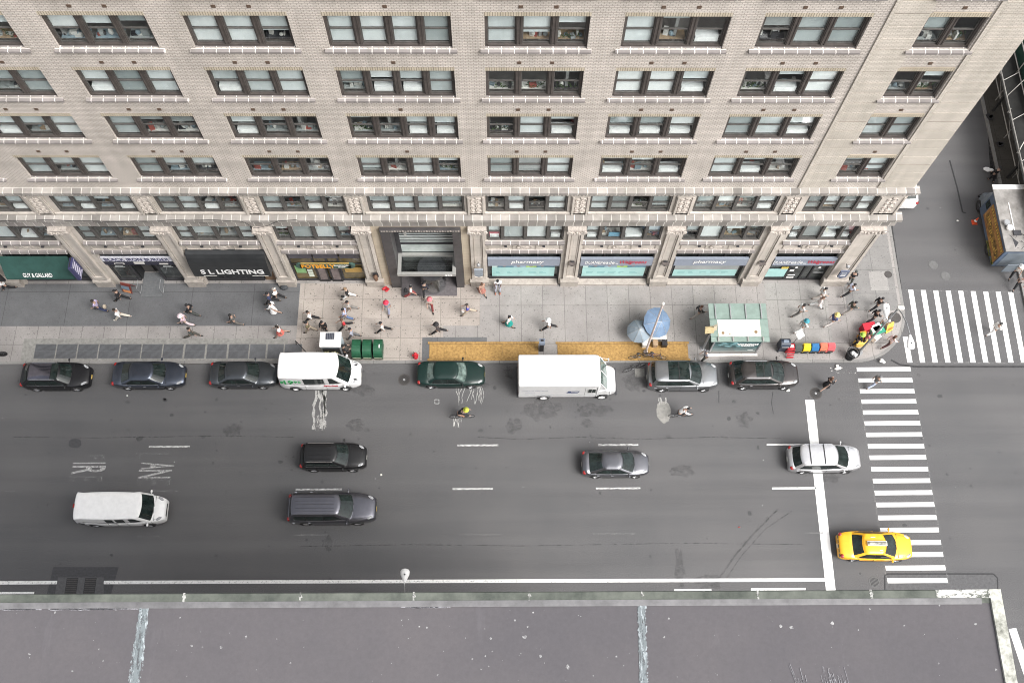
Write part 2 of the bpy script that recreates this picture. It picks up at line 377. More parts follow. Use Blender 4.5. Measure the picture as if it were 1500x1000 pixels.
# far sidewalk with its rounded corner, then the kerb stones round it
CX, CY_, CR = 25.0, 29.15, 4.1
arc = [(CX + CR * math.sin(a), CY_ - CR * math.cos(a)) for a in [PI / 2 * i / 14 for i in range(15)]]
def slab(name, pts, z0, z1, mat):
    m = MB().prism(pts, z0, z1); return struct(m.build(name, mat))
inner = [(CX + (CR - .2) * math.sin(a), CY_ - (CR - .2) * math.cos(a)) for a in [PI / 2 * i / 14 for i in range(15)]]
slab('sidewalk', [(-80, KY + .2)] + inner + [(CX + CR - .2, 110), (-80, 110)], -.01, .15, M['walk'])
k = MB()
outer = [(-80, KY)] + arc + [(CX + CR, 110)]; inn = [(-80, KY + .2)] + inner + [(CX + CR - .2, 110)]
k.grid([[(x, y, 0) for x, y in outer], [(x, y, .16) for x, y in outer], [(x, y, .16) for x, y in inn], [(x, y, .1) for x, y in inn]])
struct(k.build('kerb', M['kerb']))
Z1 = .154
def gpoly(name, px, mat, z=Z1): return sheet(name, [G(x, y, .15)[:2] for x, y in px], z, mat)
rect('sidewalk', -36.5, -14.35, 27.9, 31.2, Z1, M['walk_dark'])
rect('sidewalk', -14.33, -4.0, KY + .22, 27.86, Z1, M['walk_pink'])
rect('sidewalk', -14.33, -1.4, 27.88, 31.2, Z1, M['walk_pink'])
rect('sidewalk', 19.2, 23.6, 26.6, 31.2, Z1, M['walk_right'])
rect('sidewalk', -5.45, -.9, KY + .22, 27.0, Z1 + .004, M['walk_dark'])
rect('sidewalk', -33.4, -14.9, KY + .22, 26.95, Z1, M['patch_pale'])
sheet('sidewalk', [(24.95, 29.0), (28.7, 29.0), (28.7, 45), (24.95, 45)], Z1, M['walk_mid'])
rect('sidewalk', 26.9, 28.2, 30.6, 32.1, Z1 + .004, M['walk_right'])
# sidewalk across the side street and the near sidewalk
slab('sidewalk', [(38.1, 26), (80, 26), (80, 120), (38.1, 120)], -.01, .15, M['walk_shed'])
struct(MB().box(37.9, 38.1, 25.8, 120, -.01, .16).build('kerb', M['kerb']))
slab('sidewalk', [(-80, -40), (27.3, -40), (27.3, 6.2), (24.6, 8.9), (-80, 8.9)], -.01, .15, M['walk'])
struct(MB().prism([(-80, 8.9), (24.6, 8.9), (27.3, 6.2), (27.3, -40), (27.5, -40), (27.5, 6.3), (24.7, 9.1), (-80, 9.1)], -.01, .16).build('kerb', M['kerb']))
# ---------------------------------------------------------------- road markings
mk = MB(); ZM = .006
def bar(m, p, q, w, z=ZM):
    p = Vector(p).to_2d(); q = Vector(q).to_2d(); d = (q - p).normalized(); n = Vector((-d.y, d.x)) * w / 2
    m.face([(p + n).to_3d() + Vector((0, 0, z)), (p - n).to_3d() + Vector((0, 0, z)), (q - n).to_3d() + Vector((0, 0, z)), (q + n).to_3d() + Vector((0, 0, z))])
g = lambda x, y: G(x, y).to_2d()
# zebra across the avenue (bars run along x): far end 541, near end 851
ys = [541, 557, 573, 588, 604, 620, 636.5, 653.5, 670, 687, 704, 721.5, 739, 758, 776, 794.5, 812, 831.5, 850]
for y in ys:
    t = (y - 541) / 309
    bar(mk, g(1255 + 45 * t, y), g(1334 + 54 * t, y - .5), .31)
# zebra across the side street (bars run along y)
for i in range(9):
    x0 = 1334 + i * 18.3; x1 = 1351.5 + i * 18.5
    bar(mk, g(x0, 424.5 + i * .4), g(x1, 531), .36)
bar(mk, g(1326, 493), g(1333, 531), .36)
bar(mk, g(1186, 585.5), g(1217, 864), .62)      # stop line
struct(mk.build('road_marking', M['line']))
m2 = MB()
bar(m2, (-60, 10.06), g(84, 852.5), .22); bar(m2, g(152, 852.5), g(1209, 848.7), .22)
bar(m2, (-60, 9.42), g(50, 868.5), .2); bar(m2, g(988, 864), g(1042, 863.4), .14); bar(m2, g(1100, 862.6), g(1180, 862), .14)
bar(m2, g(1123, 651), g(1182, 651), .1); bar(m2, g(1131, 715), g(1196, 714.5), .14)
struct(m2.build('road_marking', worn('edge_line_paint', (.8, .8, .78), .33, .47, 8)))
m3 = MB()
for a, b, y in ((670, 730, 652), (876, 935, 651.5), (433, 501, 716.5), (663, 722, 715.8), (873, 938, 715), (218, 278, 654)): bar(m3, g(a, y), g(b, y - .3), .12)
struct(m3.build('road_marking', M['line_worn']))
m4 = MB()
for a, b, y in ((430, 480, 783), (668, 735, 782), (868, 930, 781), (-4, 22, 719), (205, 263, 718.6), (1180, 1206, 780), (128, 140, 785), (200, 235, 785)): bar(m4, g(a, y), g(b, y), .1)
for (a, y), (b, y2) in (((1326, 425), (1500, 428)), ((1326, 530.5), (1500, 531.5)), ((1254, 538), (1299, 852)), ((1334, 538), (1390, 858)), ((1455, 918), (1500, 920))): bar(m4, g(a, y), g(b, y2), .08)
struct(m4.build('road_marking', M['line_faint']))
m5 = MB(); bar(m5, g(1483, 920), g(1513, 1010), .5); struct(m5.build('road_marking', M['line']))
lt1 = worn('letter_paint_worn', (.56, .56, .55), .44, .54, 9, (.7, 2.2, 1)); lt2 = worn('letter_paint_faint', (.36, .36, .36), .52, .6, 9, (.7, 2.2, 1))
for s, x, w, y0, y1, mt in (('F', 150, 1.3, 666, 672, lt2), ('I', 132, 2.2, 677, 679, lt1), ('R', 131, 2.2, 682, 694, lt1), ('E', 127, 2.2, 697, 705, lt2), ('L', 224, 2.2, 663, 671, lt2), ('A', 232, 2.2, 677, 687, lt1), ('N', 228, 2.2, 688, 700, lt1), ('E', 226, 2.2, 701, 711, lt2)):
    a, b = G(x, y0), G(x, y1)
    struct(text('road_lettering', s, mt, None, ((a.x + b.x) / 2 - 1.15, (a.y + b.y) / 2, .007), (0, 0, -PI / 2), w=(a - b).length, h=w, ext=.002, bold=.01))
# ---------------------------------------------------------------- repairs, stains, scars
def blob(px, py, rx, ry, n=18, jag=.25, seed=0, z=.004, name='pavement_patch', mat=None):
    r = random.Random(seed); c = G(px, py); pts = []
    for i in range(n):
        a = 2 * PI * i / n; q = 1 + (r.random() - .5) * 2 * jag; pts.append((c.x + rx * q * math.cos(a), c.y + ry * q * math.sin(a)))
    return sheet(name, pts, z, mat)
gp = lambda name, px, mat, z=.003: sheet(name, [G(x, y)[:2] for x, y in px], z, mat)
gp('pavement_patch', [(78, 830), (174, 830), (162, 872), (68, 872)], M['patch_dark'])
gp('pavement_patch', [(85, 845), (152, 845), (152, 872), (80, 872)], M['patch_mid'], .008)
gp('pavement_patch', [(1296, 841), (1455, 840), (1462, 848), (1464, 880), (1296, 880)], M['patch_mid'], .002)
gp('pavement_patch', [(930, 540), (944, 540), (944, 552), (930, 552)], M['patch_pale'])
gp('pavement_patch', [(664, 612), (676, 612), (676, 626), (664, 625)], M['line_scar'])
blob(110, 649, .45, .35, seed=4, mat=M['patch_dark'], jag=.1)
for i, (x, y, a, b) in enumerate(((530, 570, .9, .45), (752, 545, .7, .5), (690, 560, 1.2, .5), (795, 600, 1.3, .7), (752, 624, .6, .5), (930, 560, .8, .6), (340, 630, .6, .4), (520, 622, .6, .4), (870, 600, 1.3, .5),
        (480, 795, .35, .5), (1090, 615, .6, .5), (1000, 690, .8, .4), (860, 620, .5, .3), (1215, 700, .8, .3), (210, 560, .9, .4), (1040, 850, 1.0, .5), (995, 830, .3, 1.2))):
    blob(x, y, a, b, 20, .3, 30 + i, .0045, 'road_stain', M['stain'])
spots = [MB() for _ in range(3)]; rs = random.Random(77)
for i in range(150):
    x = rs.uniform(10, 1480); y = 530 + abs(rs.gauss(0, 75)) + rs.uniform(8, 30) if i < 115 else rs.uniform(560, 840)
    if y > 845: continue
    c = G(x, y); q = abs(rs.gauss(.03, .055)) + .025; n = 9; a0 = rs.uniform(.5, 1.6)
    spots[i % 3].face([(c.x + q * a0 * rs.uniform(.7, 1.2) * math.cos(2 * PI * k_ / n), c.y + q * rs.uniform(.7, 1.2) * math.sin(2 * PI * k_ / n), .0032) for k_ in range(n)])
for s_, c_ in zip(spots, ((.06, .06, .062), (.075, .074, .075), (.052, .052, .054))): struct(s_.build('road_stain', pm('oil_spot', c_, .7, var=.3)))
def streaks(x0, x1, y0, y1, n, seed, w, z=.005):
    r = random.Random(seed); m = MB()
    for i in range(n):
        x = x0 + (x1 - x0) * r.random(); y = y0; L = (y1 - y0) * (.4 + .6 * r.random()); px = x
        while y < y0 + L:
            nx, ny = px + r.uniform(-2.2, 2.2), y + r.uniform(3, 6)
            bar(m, g(px, y), g(nx, ny), w * r.uniform(.6, 1.3), z); px, y = nx, ny
    struct(m.build('road_stain', worn('spilt_paint_%d' % seed, (.42, .415, .40), .3, .5, 9)))
blob(972, 603, .5, .8, 26, .07, 5, .004, 'pavement_patch', M['patch_pale']); streaks(965, 980, 582, 592, 5, 8, .06)
streaks(667, 706, 566, 594, 13, 3, .035)
streaks(462, 478, 572, 625, 5, 5, .16)
gp('road_stain', [(463, 608), (478, 606), (478, 630), (462, 630)], M['line_scar'], .0055)
def line(px, w, mat, name='road_crack', z=.0035):
    m = MB()
    for a, b in zip(px, px[1:]): bar(m, g(*a), g(*b), w, z)
    return struct(m.build(name, mat))
crack = pm('crack_tar', (.028, .028, .03), .8, var=.3)
line([(1053, 572), (1053, 590)], .05, crack); line([(1132, 574), (1130, 590), (1133, 606)], .04, crack)
line([(1140, 745), (1105, 780), (1075, 815), (1050, 852)], .12, worn('tyre_skid', (.065, .065, .067), .42, .75, 5)); line([(1160, 748), (1120, 775), (1085, 815), (1062, 850)], .09, worn('tyre_skid_thin', (.07, .07, .072), .45, .75, 5))
line([(1391, 235), (1402, 275), (1410, 311), (1415, 312)], .12, crack)
line([(1305, 527), (1318, 534), (1342, 537), (1500, 537)], .14, worn('tar_seam', (.035, .035, .037), .3, .5, 3))
line([(1296, 878), (1296, 842), (1300, 840), (1455, 840), (1461, 846), (1462, 880)], .09, crack)
line([(637, 585), (643, 585), (643, 591), (637, 591), (637, 585)], .04, M['line_worn'], 'road_marking')
line([(700, 640), (760, 643), (850, 640), (940, 643), (1040, 640), (1150, 642)], .05, worn('fine_seam', (.05, .05, .052), .45, .6, 4)); line([(440, 800), (600, 797), (760, 799), (1000, 795), (1180, 797)], .05, worn('fine_seam_b', (.06, .06, .062), .45, .62, 4)); line([(20, 640), (140, 641), (330, 638), (430, 640)], .05, worn('fine_seam_c', (.05, .05, .052), .45, .62, 4))
line([(1445, 150), (1452, 200), (1456, 262)], .5, worn('gutter_wet', (.02, .02, .021), .35, .55, 3), 'road_stain')
line([(1303, 330), (1310, 380), (1317, 424)], .45, worn('gutter_dirt', (.04, .04, .04), .36, .6, 3), 'road_stain')
line([(1217, 543), (1255, 542)], .5, worn('storm_litter', (.62, .62, .6), .58, .64, 5), 'road_stain')
# ---------------------------------------------------------------- iron in the ground
def disc(name, label, cat, px, py, r, z, mat, ring=True, group=None, sp=0):
    c = G(px, py, z); o = empty(name, label, cat, c, R.random() * 3, group)
    MB().lathe([(0, .012), (r * .86, .012), (r * .88, .004), (r * .95, .004), (r * .96, .014), (r, .012), (r, -.02)], n=24).build('cover', mat, o)
    if ring:
        m = MB()
        for i in range(-3, 4):
            h = math.sqrt(max(0, (r * .8) ** 2 - (i * r * .22) ** 2)); m.box(i * r * .22 - r * .05, i * r * .22 + r * .05, -h, h, .012, .02)
        m.build('tread', M['black'], o)
    if sp: MB().lathe([(0, .025), (r * .2, .025), (r * .2, .01)], n=10).build('vent_plug', M['steel'], o)
    return o
iron = pm('cast_iron', (.06, .055, .052), .7, var=.3, scale=9)
disc('manhole_cover', 'dark iron manhole cover in the road between the white passenger van and the green sedan', 'manhole', 592, 556, .42, 0, iron, sp=1)
disc('manhole_cover', 'dark iron manhole cover in the road just ahead of the brown crossover', 'manhole', 1195, 576, .42, 0, iron, sp=1)
disc('manhole_cover', 'large round iron cover in the sidewalk at the street corner beside the lamp post', 'manhole', 1311, 465, .42, .155, iron, False)
disc('manhole_cover', 'small round iron cover in the side-street sidewalk beyond the corner', 'manhole', 1301, 402, .28, .159, iron, False)
faint = pm('worn_iron', (.12, .12, .12), .8, var=.2)
disc('manhole_cover', 'worn grey manhole cover in the side street, nearer the corner kerb', 'manhole', 1367, 388, .36, 0, faint, False)
disc('manhole_cover', 'worn grey manhole cover in the side street, just behind the zebra crossing', 'manhole', 1385, 404, .36, 0, faint, False)
o = disc('manhole_cover', 'faint ringed manhole cover beside the near end of the zebra crossing', 'manhole', 1281, 852, .36, 0, faint, True)
for i, (a, b) in enumerate(((98, 111), (125, 138))):
    p, q = G(a, 846), G(b, 872)
    o = empty('drain_grate', ('left' if i == 0 else 'right') + ' of two dark grates in the patched asphalt by the near kerb', 'grate', ((p.x + q.x) / 2, (p.y + q.y) / 2, .008), 0, 'grates in the patched asphalt')
    w = (q.x - p.x) / 2; h = (p.y - q.y) / 2
    MB().box(-w, w, -h, h, -.02, .004).build('frame', M['black'], o)
    m = MB()
    for j in range(9): m.box(-w * .9, w * .9, -h * .95 + j * h * .22, -h * .95 + j * h * .22 + .05, .004, .02)
    m.build('bars', iron, o)
gx = [(52, 82), (84, 113), (115, 144), (146, 175), (177, 207), (209, 238), (240, 269), (272, 301), (304, 333), (336, 365), (367, 390), (393, 416), (418, 443)]
gm = pm('vent_grate_steel', (.12, .124, .132), .7, var=.2, scale=2)
OR = 'first second third fourth fifth sixth seventh eighth ninth tenth eleventh twelfth thirteenth'.split()
for i, (a, b) in enumerate(gx):
    p, q = G(a, 504, .155), G(b, 525, .155); x0 = G(a - 1, 514, .155).x; q.x = G(b - 1, 514, .155).x
    w = (q.x - x0) / 2; h = (p.y - q.y) / 2
    o = empty('vent_grate', OR[i] + ' steel vent grate from the left in the row along the kerb', 'vent grate', ((q.x + x0) / 2, (p.y + q.y) / 2, Z1), 0, 'vent grates along the kerb')
    MB().box(-w, w, -h, h, -.05, .008).build('bed', M['black'], o)
    m = MB(); n = 22
    for j in range(n): x = -w + (j + .5) * 2 * w / n; m.box(x - .022, x + .022, -h, h, .008, .02)
    for s in (-1, 0, 1): m.box(-w, w, s * (h - .02) - .02, s * (h - .02) + .02, .0205, .026)
    m.build('bars', gm, o)
# yellow plywood covers
ply = pm('yellow_plywood', (.34, .20, .06), .8, var=.35, scale=6, bump=.25, c2=(.47, .285, .095))
for (a, b), lab in (((627, 791), 'yellow painted plywood cover on the sidewalk beside the parked green sedan'), ((814, 1011), 'yellow painted plywood cover on the sidewalk with a bicycle standing on it')):
    p, q = G(a, 500, .16), G(b, 529, .16)
    o = empty('plywood_cover', lab, 'plywood cover', ((p.x + q.x) / 2, (p.y + q.y) / 2, .158), 0, 'yellow plywood covers')
    w = (q.x - p.x) / 2; h = (p.y - q.y) / 2 - .05
    m = MB(); n = 3
    for j in range(n): m.box(-w + .1 + j * (2 * w - .2) / n + .012, -w + .1 + (j + 1) * (2 * w - .2) / n, -h + .17, h - .17, 0, .03)
    m.build('panel', ply, o)
    m = MB(); m.box(-w, w, h - .15, h, 0, .045); m.box(-w, w, -h, -h + .15, 0, .045); m.build('edge_board', ply, o)
def litter(name, label, px, py, sz, mat, seed):
    r = random.Random(seed); c = G(px, py, .0 if py > 531 else .155); m = MB()
    for i in range(3): m.ell((r.uniform(-sz, sz) * .5, r.uniform(-sz, sz) * .5, sz * .25), (sz * r.uniform(.4, .7), sz * r.uniform(.25, .5), sz * .25), 7, 4)
    o = m.build(name, mat); o.location = c; tag(o, label, 'litter'); return o
litter('litter', 'small white scrap lying on the road behind the small black moving suv', 559, 695, .1, M['papers'], 1)
litter('litter', 'white paper scrap by the front wheel of the brown crossover', 1153, 573, .22, M['papers'], 2)
litter('litter', 'crumpled white bag in the gutter at the rounded corner', 1293, 528, .3, M['papers'], 3)
litter('litter', 'white bag lying in the gutter of the side street under the scaffold', 1448, 248, .42, M['white'], 4)
litter('litter', 'white scrap on the side street asphalt left of the orange cone', 1402, 324, .12, M['papers'], 5)
litter('litter', 'tiny red scrap on the open asphalt in front of the stop line', 1083, 772, .09, M['lamp_red'], 6)
litter('litter', 'white scrap on the road under the blue grey sedan', 187, 579, .1, M['papers'], 7)
litter('litter', 'heap of white litter beside the storm drain at the kerb', 1228, 539, .3, M['papers'], 8)
# ================================================================ THE BIG BUILDING
B = empty('office_building', 'buff brick loft building with rows of brown framed windows over stone shopfronts', 'building', (0, F, 0))
XL, XR = -48.0, 24.9
UP = {-2: (-40.4, -35.5), -1: (-33.9, -29.1), 0: (-27.4, -22.6), 1: (-21.0, -16.2), 2: (-14.53, -9.7), 3: (-8.11, -2.22), 4: (-0.67, 4.22), 5: (5.81, 10.72), 6: (12.25, 17.2), 7: (19.83, 22.62)}
LO = {-1: (-33.9, -29.0), 0: (-27.3, -22.4), 1: (-21.0, -15.9), 2: (-14.6, -9.5), 3: (-8.1, -2.15), 4: (-0.85, 4.22), 5: (5.55, 10.62), 6: (12.05, 17.2), 7: (18.93, 23.3)}
ROWS = [(33.0, 30.4), (28.96, 26.62), (24.93, 22.65), (21.01, 18.79), (16.98, 14.76)]
PIL = [-34.7, -28.2, -21.7, -15.2, -8.88, -1.43, 5.0, 11.4, 18.05, 24.1]
def wall_band(m, z0, z1, ops, dep, x0=XL, x1=XR, mi=0, ri=0):
    """one band of wall with openings ops=[(xa, xb, za, zb)] inside the band; reveals dep deep"""
    xs = x0
    for a, b, c, d in sorted(ops):
        m.mat(mi)
        m.face([(xs, 0, z0), (a, 0, z0), (a, 0, z1), (xs, 0, z1)])
        if c > z0: m.face([(a, 0, z0), (b, 0, z0), (b, 0, c), (a, 0, c)])
        if d < z1: m.face([(a, 0, d), (b, 0, d), (b, 0, z1), (a, 0, z1)])
        m.mat(ri)
        m.face([(a, 0, c), (a, dep, c), (a, dep, d), (a, 0, d)]); m.face([(b, 0, c), (b, 0, d), (b, dep, d), (b, dep, c)])
        m.face([(a, 0, d), (a, dep, d), (b, dep, d), (b, 0, d)]); m.face([(a, 0, c), (b, 0, c), (b, dep, c), (a, dep, c)]) if c > z0 + .001 else None
        xs = b
    m.mat(mi); m.face([(xs, 0, z0), (x1, 0, z0), (x1, 0, z1), (xs, 0, z1)])
bw = MB(); ZS = [36.0, 29.9, 25.9, 21.9, 17.9, 13.3]
for r, (zt, zb) in enumerate(ROWS):
    wall_band(bw, ZS[r + 1], ZS[r], [(a, b, zb, zt) for k_, (a, b) in UP.items() if k_ != 7], .42, x1=18.05)
    wall_band(bw, ZS[r + 1], ZS[r], [(a, b, zb, zt) for k_, (a, b) in UP.items() if k_ == 7], .42, x0=18.05)
    bw.mat(1)
    for a, b in UP.values(): bw.box(a - .02, b + .02, -.006, .1, zt + .0, zt + .26)
bw.mat(0); bw.face([(XR, 0, 0), (XR, 26, 0), (XR, 26, 36), (XR, 0, 36)]); bw.face([(XL, 0, 36), (XR, 0, 36), (XR, 26, 36), (XL, 26, 36)])
bw.build('brick_wall', [M['brick'], M['soldier']], B, fix=False)
# grooved corner pier: courses with open joints, narrow pilaster strip at its left edge
qq = (MB(), MB()); zq = 13.75
while zq < 35.9:
    z2 = min(zq + .86, 36)
    if 1:
        ops = [(max(zb - .44, zq), min(zt, z2)) for zt, zb in ROWS if zb - .44 < z2 and zt > zq]
        for q, (xa, xb) in zip(qq, ((18.12, 19.78), (22.98, 24.94))): q.box(xa, xb, -.05, .05, zq + .03, z2 - .03)
    zq += .86
for q in qq: q.build('corner_pier', M['brick_smooth'], B)
for xa, xb in ((17.92, 18.1), (22.72, 22.95)): MB().box(xa, xb, -.075, .02, 13.75, 36).build('pier_strip', M['brick_smooth'], B)
ld = MB()
for zt, zb in ROWS: ld.mat(0); [ld.box(xa, xb, -.02, .01, zt + .3, zt + .34) for xa, xb in ((19.9, 22.6),)]
ld.build('string_line', M['stone_tan'], B)
vm = pm('rusty_vent', (.10, .065, .045), .8, var=.4, scale=20); v0 = None
for zt, zb in ROWS:
    for kk, (a, b) in UP.items():
        n = {3: (.5,), 7: (.5,)}.get(kk, (.34, .67))
        for t in n:
            x = a + (b - a) * t
            if zt > 32: continue
            if v0 is None: v0 = MB().box(-.1, .1, -.03, .02, -.09, .09).build('wall_vent', vm, B); v_ = v0
            else: v_ = v0.copy(); C.objects.link(v_)
            v_.location = (x, 0, zt + .64)
st = MB(); wall_band(st, 10.0, 13.3, [(a, b, 10.72, 12.69) for a, b in LO.values()], .4)
wall_band(st, 6.45, 10.0, [(a, b, 6.9, 8.97) if kk != 3 else (-7.7, -2.52, 6.45, 8.89) for kk, (a, b) in LO.items()], .4)
xs = XL
for a, b in [(-7.9, -2.35) if kk == 3 else v_ for kk, v_ in LO.items()]:
    st.face([(xs, 0, 0), (a, 0, 0), (a, 0, 6.45), (xs, 0, 6.45)])
    for s in (a, b): st.face([(s, 0, 0), (s, 1.2, 0), (s, 1.2, 6.45), (s, 0, 6.45)])
    xs = b
st.face([(xs, 0, 0), (XR, 0, 0), (XR, 0, 6.45), (xs, 0, 6.45)])
for kk, (a, b) in LO.items():
    if kk != 3: st.face([(a, 0, 5.3), (b, 0, 5.3), (b, 0, 6.45), (a, 0, 6.45)]); st.face([(a, 0, 5.3), (b, 0, 5.3), (b, 1.2, 5.3), (a, 1.2, 5.3)])
st.build('stone_wall', M['stone'], B, fix=False)
# interior: floors, back wall
it = MB()
for z in (30.0, 26.2, 22.2, 18.25, 14.2, 10.45, 6.4, .02): it.box(XL, XR - .3, .95, 6, z - .35, z)
it.build('floor_slab', M['roomfloor'], B)
it = MB(); it.box(XL, XR - .3, 5.5, 5.7, 0, 36)
r_ = random.Random(3)
for z in (30.0, 26.2, 22.2, 18.25, 14.2, 10.45, 6.4):
    x = XL + 3
    while x < XR - 2: it.box(x, x + .15, .6, 5.5, z, z + 3.5); x += r_.choice((3.2, 4.9, 6.45))
it.build('room_partition', M['room'], B)
# belts
def band(prof, name, mat, x0=XL, x1=XR, ret=.4):
    m = MB(); m.extr(prof, x0, x1 + ret); return m.build(name, mat, B)
band([(.1, 13.70), (-.38, 13.65), (-.38, 13.47), (-.3, 13.43), (-.3, 13.3), (-.12, 13.12), (-.1, 12.86), (.1, 12.86)], 'upper_cornice', M['ledge'])
m = MB(); x = XL
while x < XR: m.box(x, x + .12, -.26, -.1, 13.14, 13.26); x += .24
m.build('dentil_row', M['stone'], B)
band([(.1, 10.52), (-.46, 10.45), (-.46, 10.22), (-.36, 10.16), (-.32, 9.92), (-.14, 9.66), (-.12, 9.08), (.1, 9.08)], 'lower_cornice', M['ledge'], ret=.5)
m = MB(); m.extr([(.05, 10.73), (-.1, 10.69), (-.1, 10.55), (.05, 10.55)], XL, XR); m.build('mezzanine_sill', M['stone'], B)
# lintel panels over the shops, with medallions
for kk, (a, b) in LO.items():
    if kk == 3: continue
    m = MB(); m.extr([(.1, 6.9), (-.2, 6.72), (-.2, 6.55), (-.06, 6.46), (.1, 6.46)], a - .1, b + .1)
    m.extr([(.1, 5.56), (-.14, 5.54), (-.18, 5.30), (.1, 5.30)], a - .05, b + .05)
    o = m.build('shop_lintel', M['sill'], B)
    m = MB(); cx = (a + b) / 2
    for xa, xb in ((a + .12, cx - .75), (cx + .75, b - .12)):
        for z in (5.68, 6.3): m.box(xa, xb, -.05, .01, z, z + .05)
        for x in (xa, xb - .05): m.box(x, x + .05, -.05, .01, 5.732, 6.298)
    rings = []
    for rr, yy in ((.5, .0), (.5, -.07), (.4, -.07), (.38, -.03), (.3, -.03), (.24, -.09), (0, -.11)):
        rings.append([(cx + rr * 1.05 * math.cos(t), yy, 6.0 + rr * .62 * math.sin(t)) for t in [2 * PI * i / 20 for i in range(20)]])
    m.grid(rings, True)
    m.build('panel_moulding', M['carved'], B)
    for t in (.25, .75): MB().box(a + (b - a) * t - .09, a + (b - a) * t + .09, -.2, .01, 6.25, 6.38).build('lamp_bracket', M['darkmetal'], B)
# pilasters
for i, x in enumerate(PIL):
    w = .74 if i == len(PIL) - 1 else .5
    m = MB(); m.box(x - w, x + w, -.1, .01, 1.15, 8.35)
    for s in (-1, 1):
        m.box(x + s * (w - .09) - .09, x + s * (w - .09) + .09, -.2, -.1, 1.3, 8.2)
        m.box(x + s * (w - .26) - .03, x + s * (w - .26) + .03, -.14, -.1, 1.75, 7.9)
    m.box(x - w + .18, x + w - .18, -.2, -.1, 7.95, 8.2); m.box(x - w + .18, x + w - .18, -.2, -.1, 1.3, 1.7)
    sh = m.build('pilaster', M['stone'], B)
    m = MB(); m.box(x - w - .12, x + w + .12, -.24, .01, -.0, .96); m.extr([(0, 1.2), (-.22, 1.16), (-.29, 1.04), (-.29, .96), (0, .96)], x - w - .16, x + w + .16)
    m.build('pedestal', M['base_stone'], sh)
    m = MB(); m.extr([(0, 9.04), (-.42, 9.0), (-.42, 8.88), (-.36, 8.84), (-.36, 8.4), (-.26, 8.3), (0, 8.3)], x - w - .1, x + w + .1)
    for j in range(7):
        t = -1 + 2 * j / 6; m.ell((x + t * (w - .02), -.38, 8.55 + .1 * (j % 2)), (.1, .09, .13), 8, 5)
    for s in (-1, 1): m.lathe([(.02, -.06), (.14, -.06), (.16, 0), (.14, .05), (.04, .06)], (x + s * (w + .02), -.42, 8.74), 10, 'y')
    m.build('capital', M['carved'], sh)
    # carved mezzanine panel above
    m = MB(); m.box(x - w - .06, x + w + .06, -.1, .01, 10.53, 12.79)
    for s in (-1, 1): m.box(x + s * (w - .05) - .06, x + s * (w - .05) + .06, -.17, -.1, 10.6, 12.7)
    mz = m.build('mezzanine_pier', M['stone'], B)
    m = MB()
    for j in range(4):
        z = 10.95 + j * .47
        for s in (-1, 1):
            m.lathe([(.0, 0), (.05, -.06), (.1, -.02), (.15, -.07), (.19, 0)], (x + s * .17, -.1, z + (.08 if s > 0 else 0)), 10, 'y')
        m.ell((x, -.12, z + .22), (.07, .06, .12), 7, 5)
    m.build('scroll_relief', M['carved'], mz)
# ---------------------------------------------------------------- windows
WR = random.Random(11)
clut = [M['papers'], M['cardboard'], M['leaf'], M['darkmetal'], M['offwhite'], M['blind_g'], P('desk_clutter', (.25, .32, .36)), P('desk_clutter_red', (.36, .09, .07))]
SP = {(4, 2): 'ddp', (5, 2): 'wwa', (6, 2): 'dcwa', (4, 1): 'bhp', (3, 1): 'bbbb', (3, 2): 'haab', (2, 1): 'bbh', (1, 1): 'hcc', (5, 1): 'bcc', (6, 1): 'kbb', (1, 2): 'abb', (2, 2): 'abb', (3, 3): 'pkaa',
      (4, 3): 'pbc', (1, 3): 'bkk', (5, 3): 'aaa', (2, 3): 'akk', (7, 1): 'hp', (7, 2): 'cp', (7, 3): 'bb', (6, 3): 'bba', (1, 4): 'bhh', (2, 4): 'kkk', (3, 4): 'hkbp', (4, 4): 'bgb', (5, 4): 'ccc', (6, 4): 'bcc', (0, 4): 'bhb'}
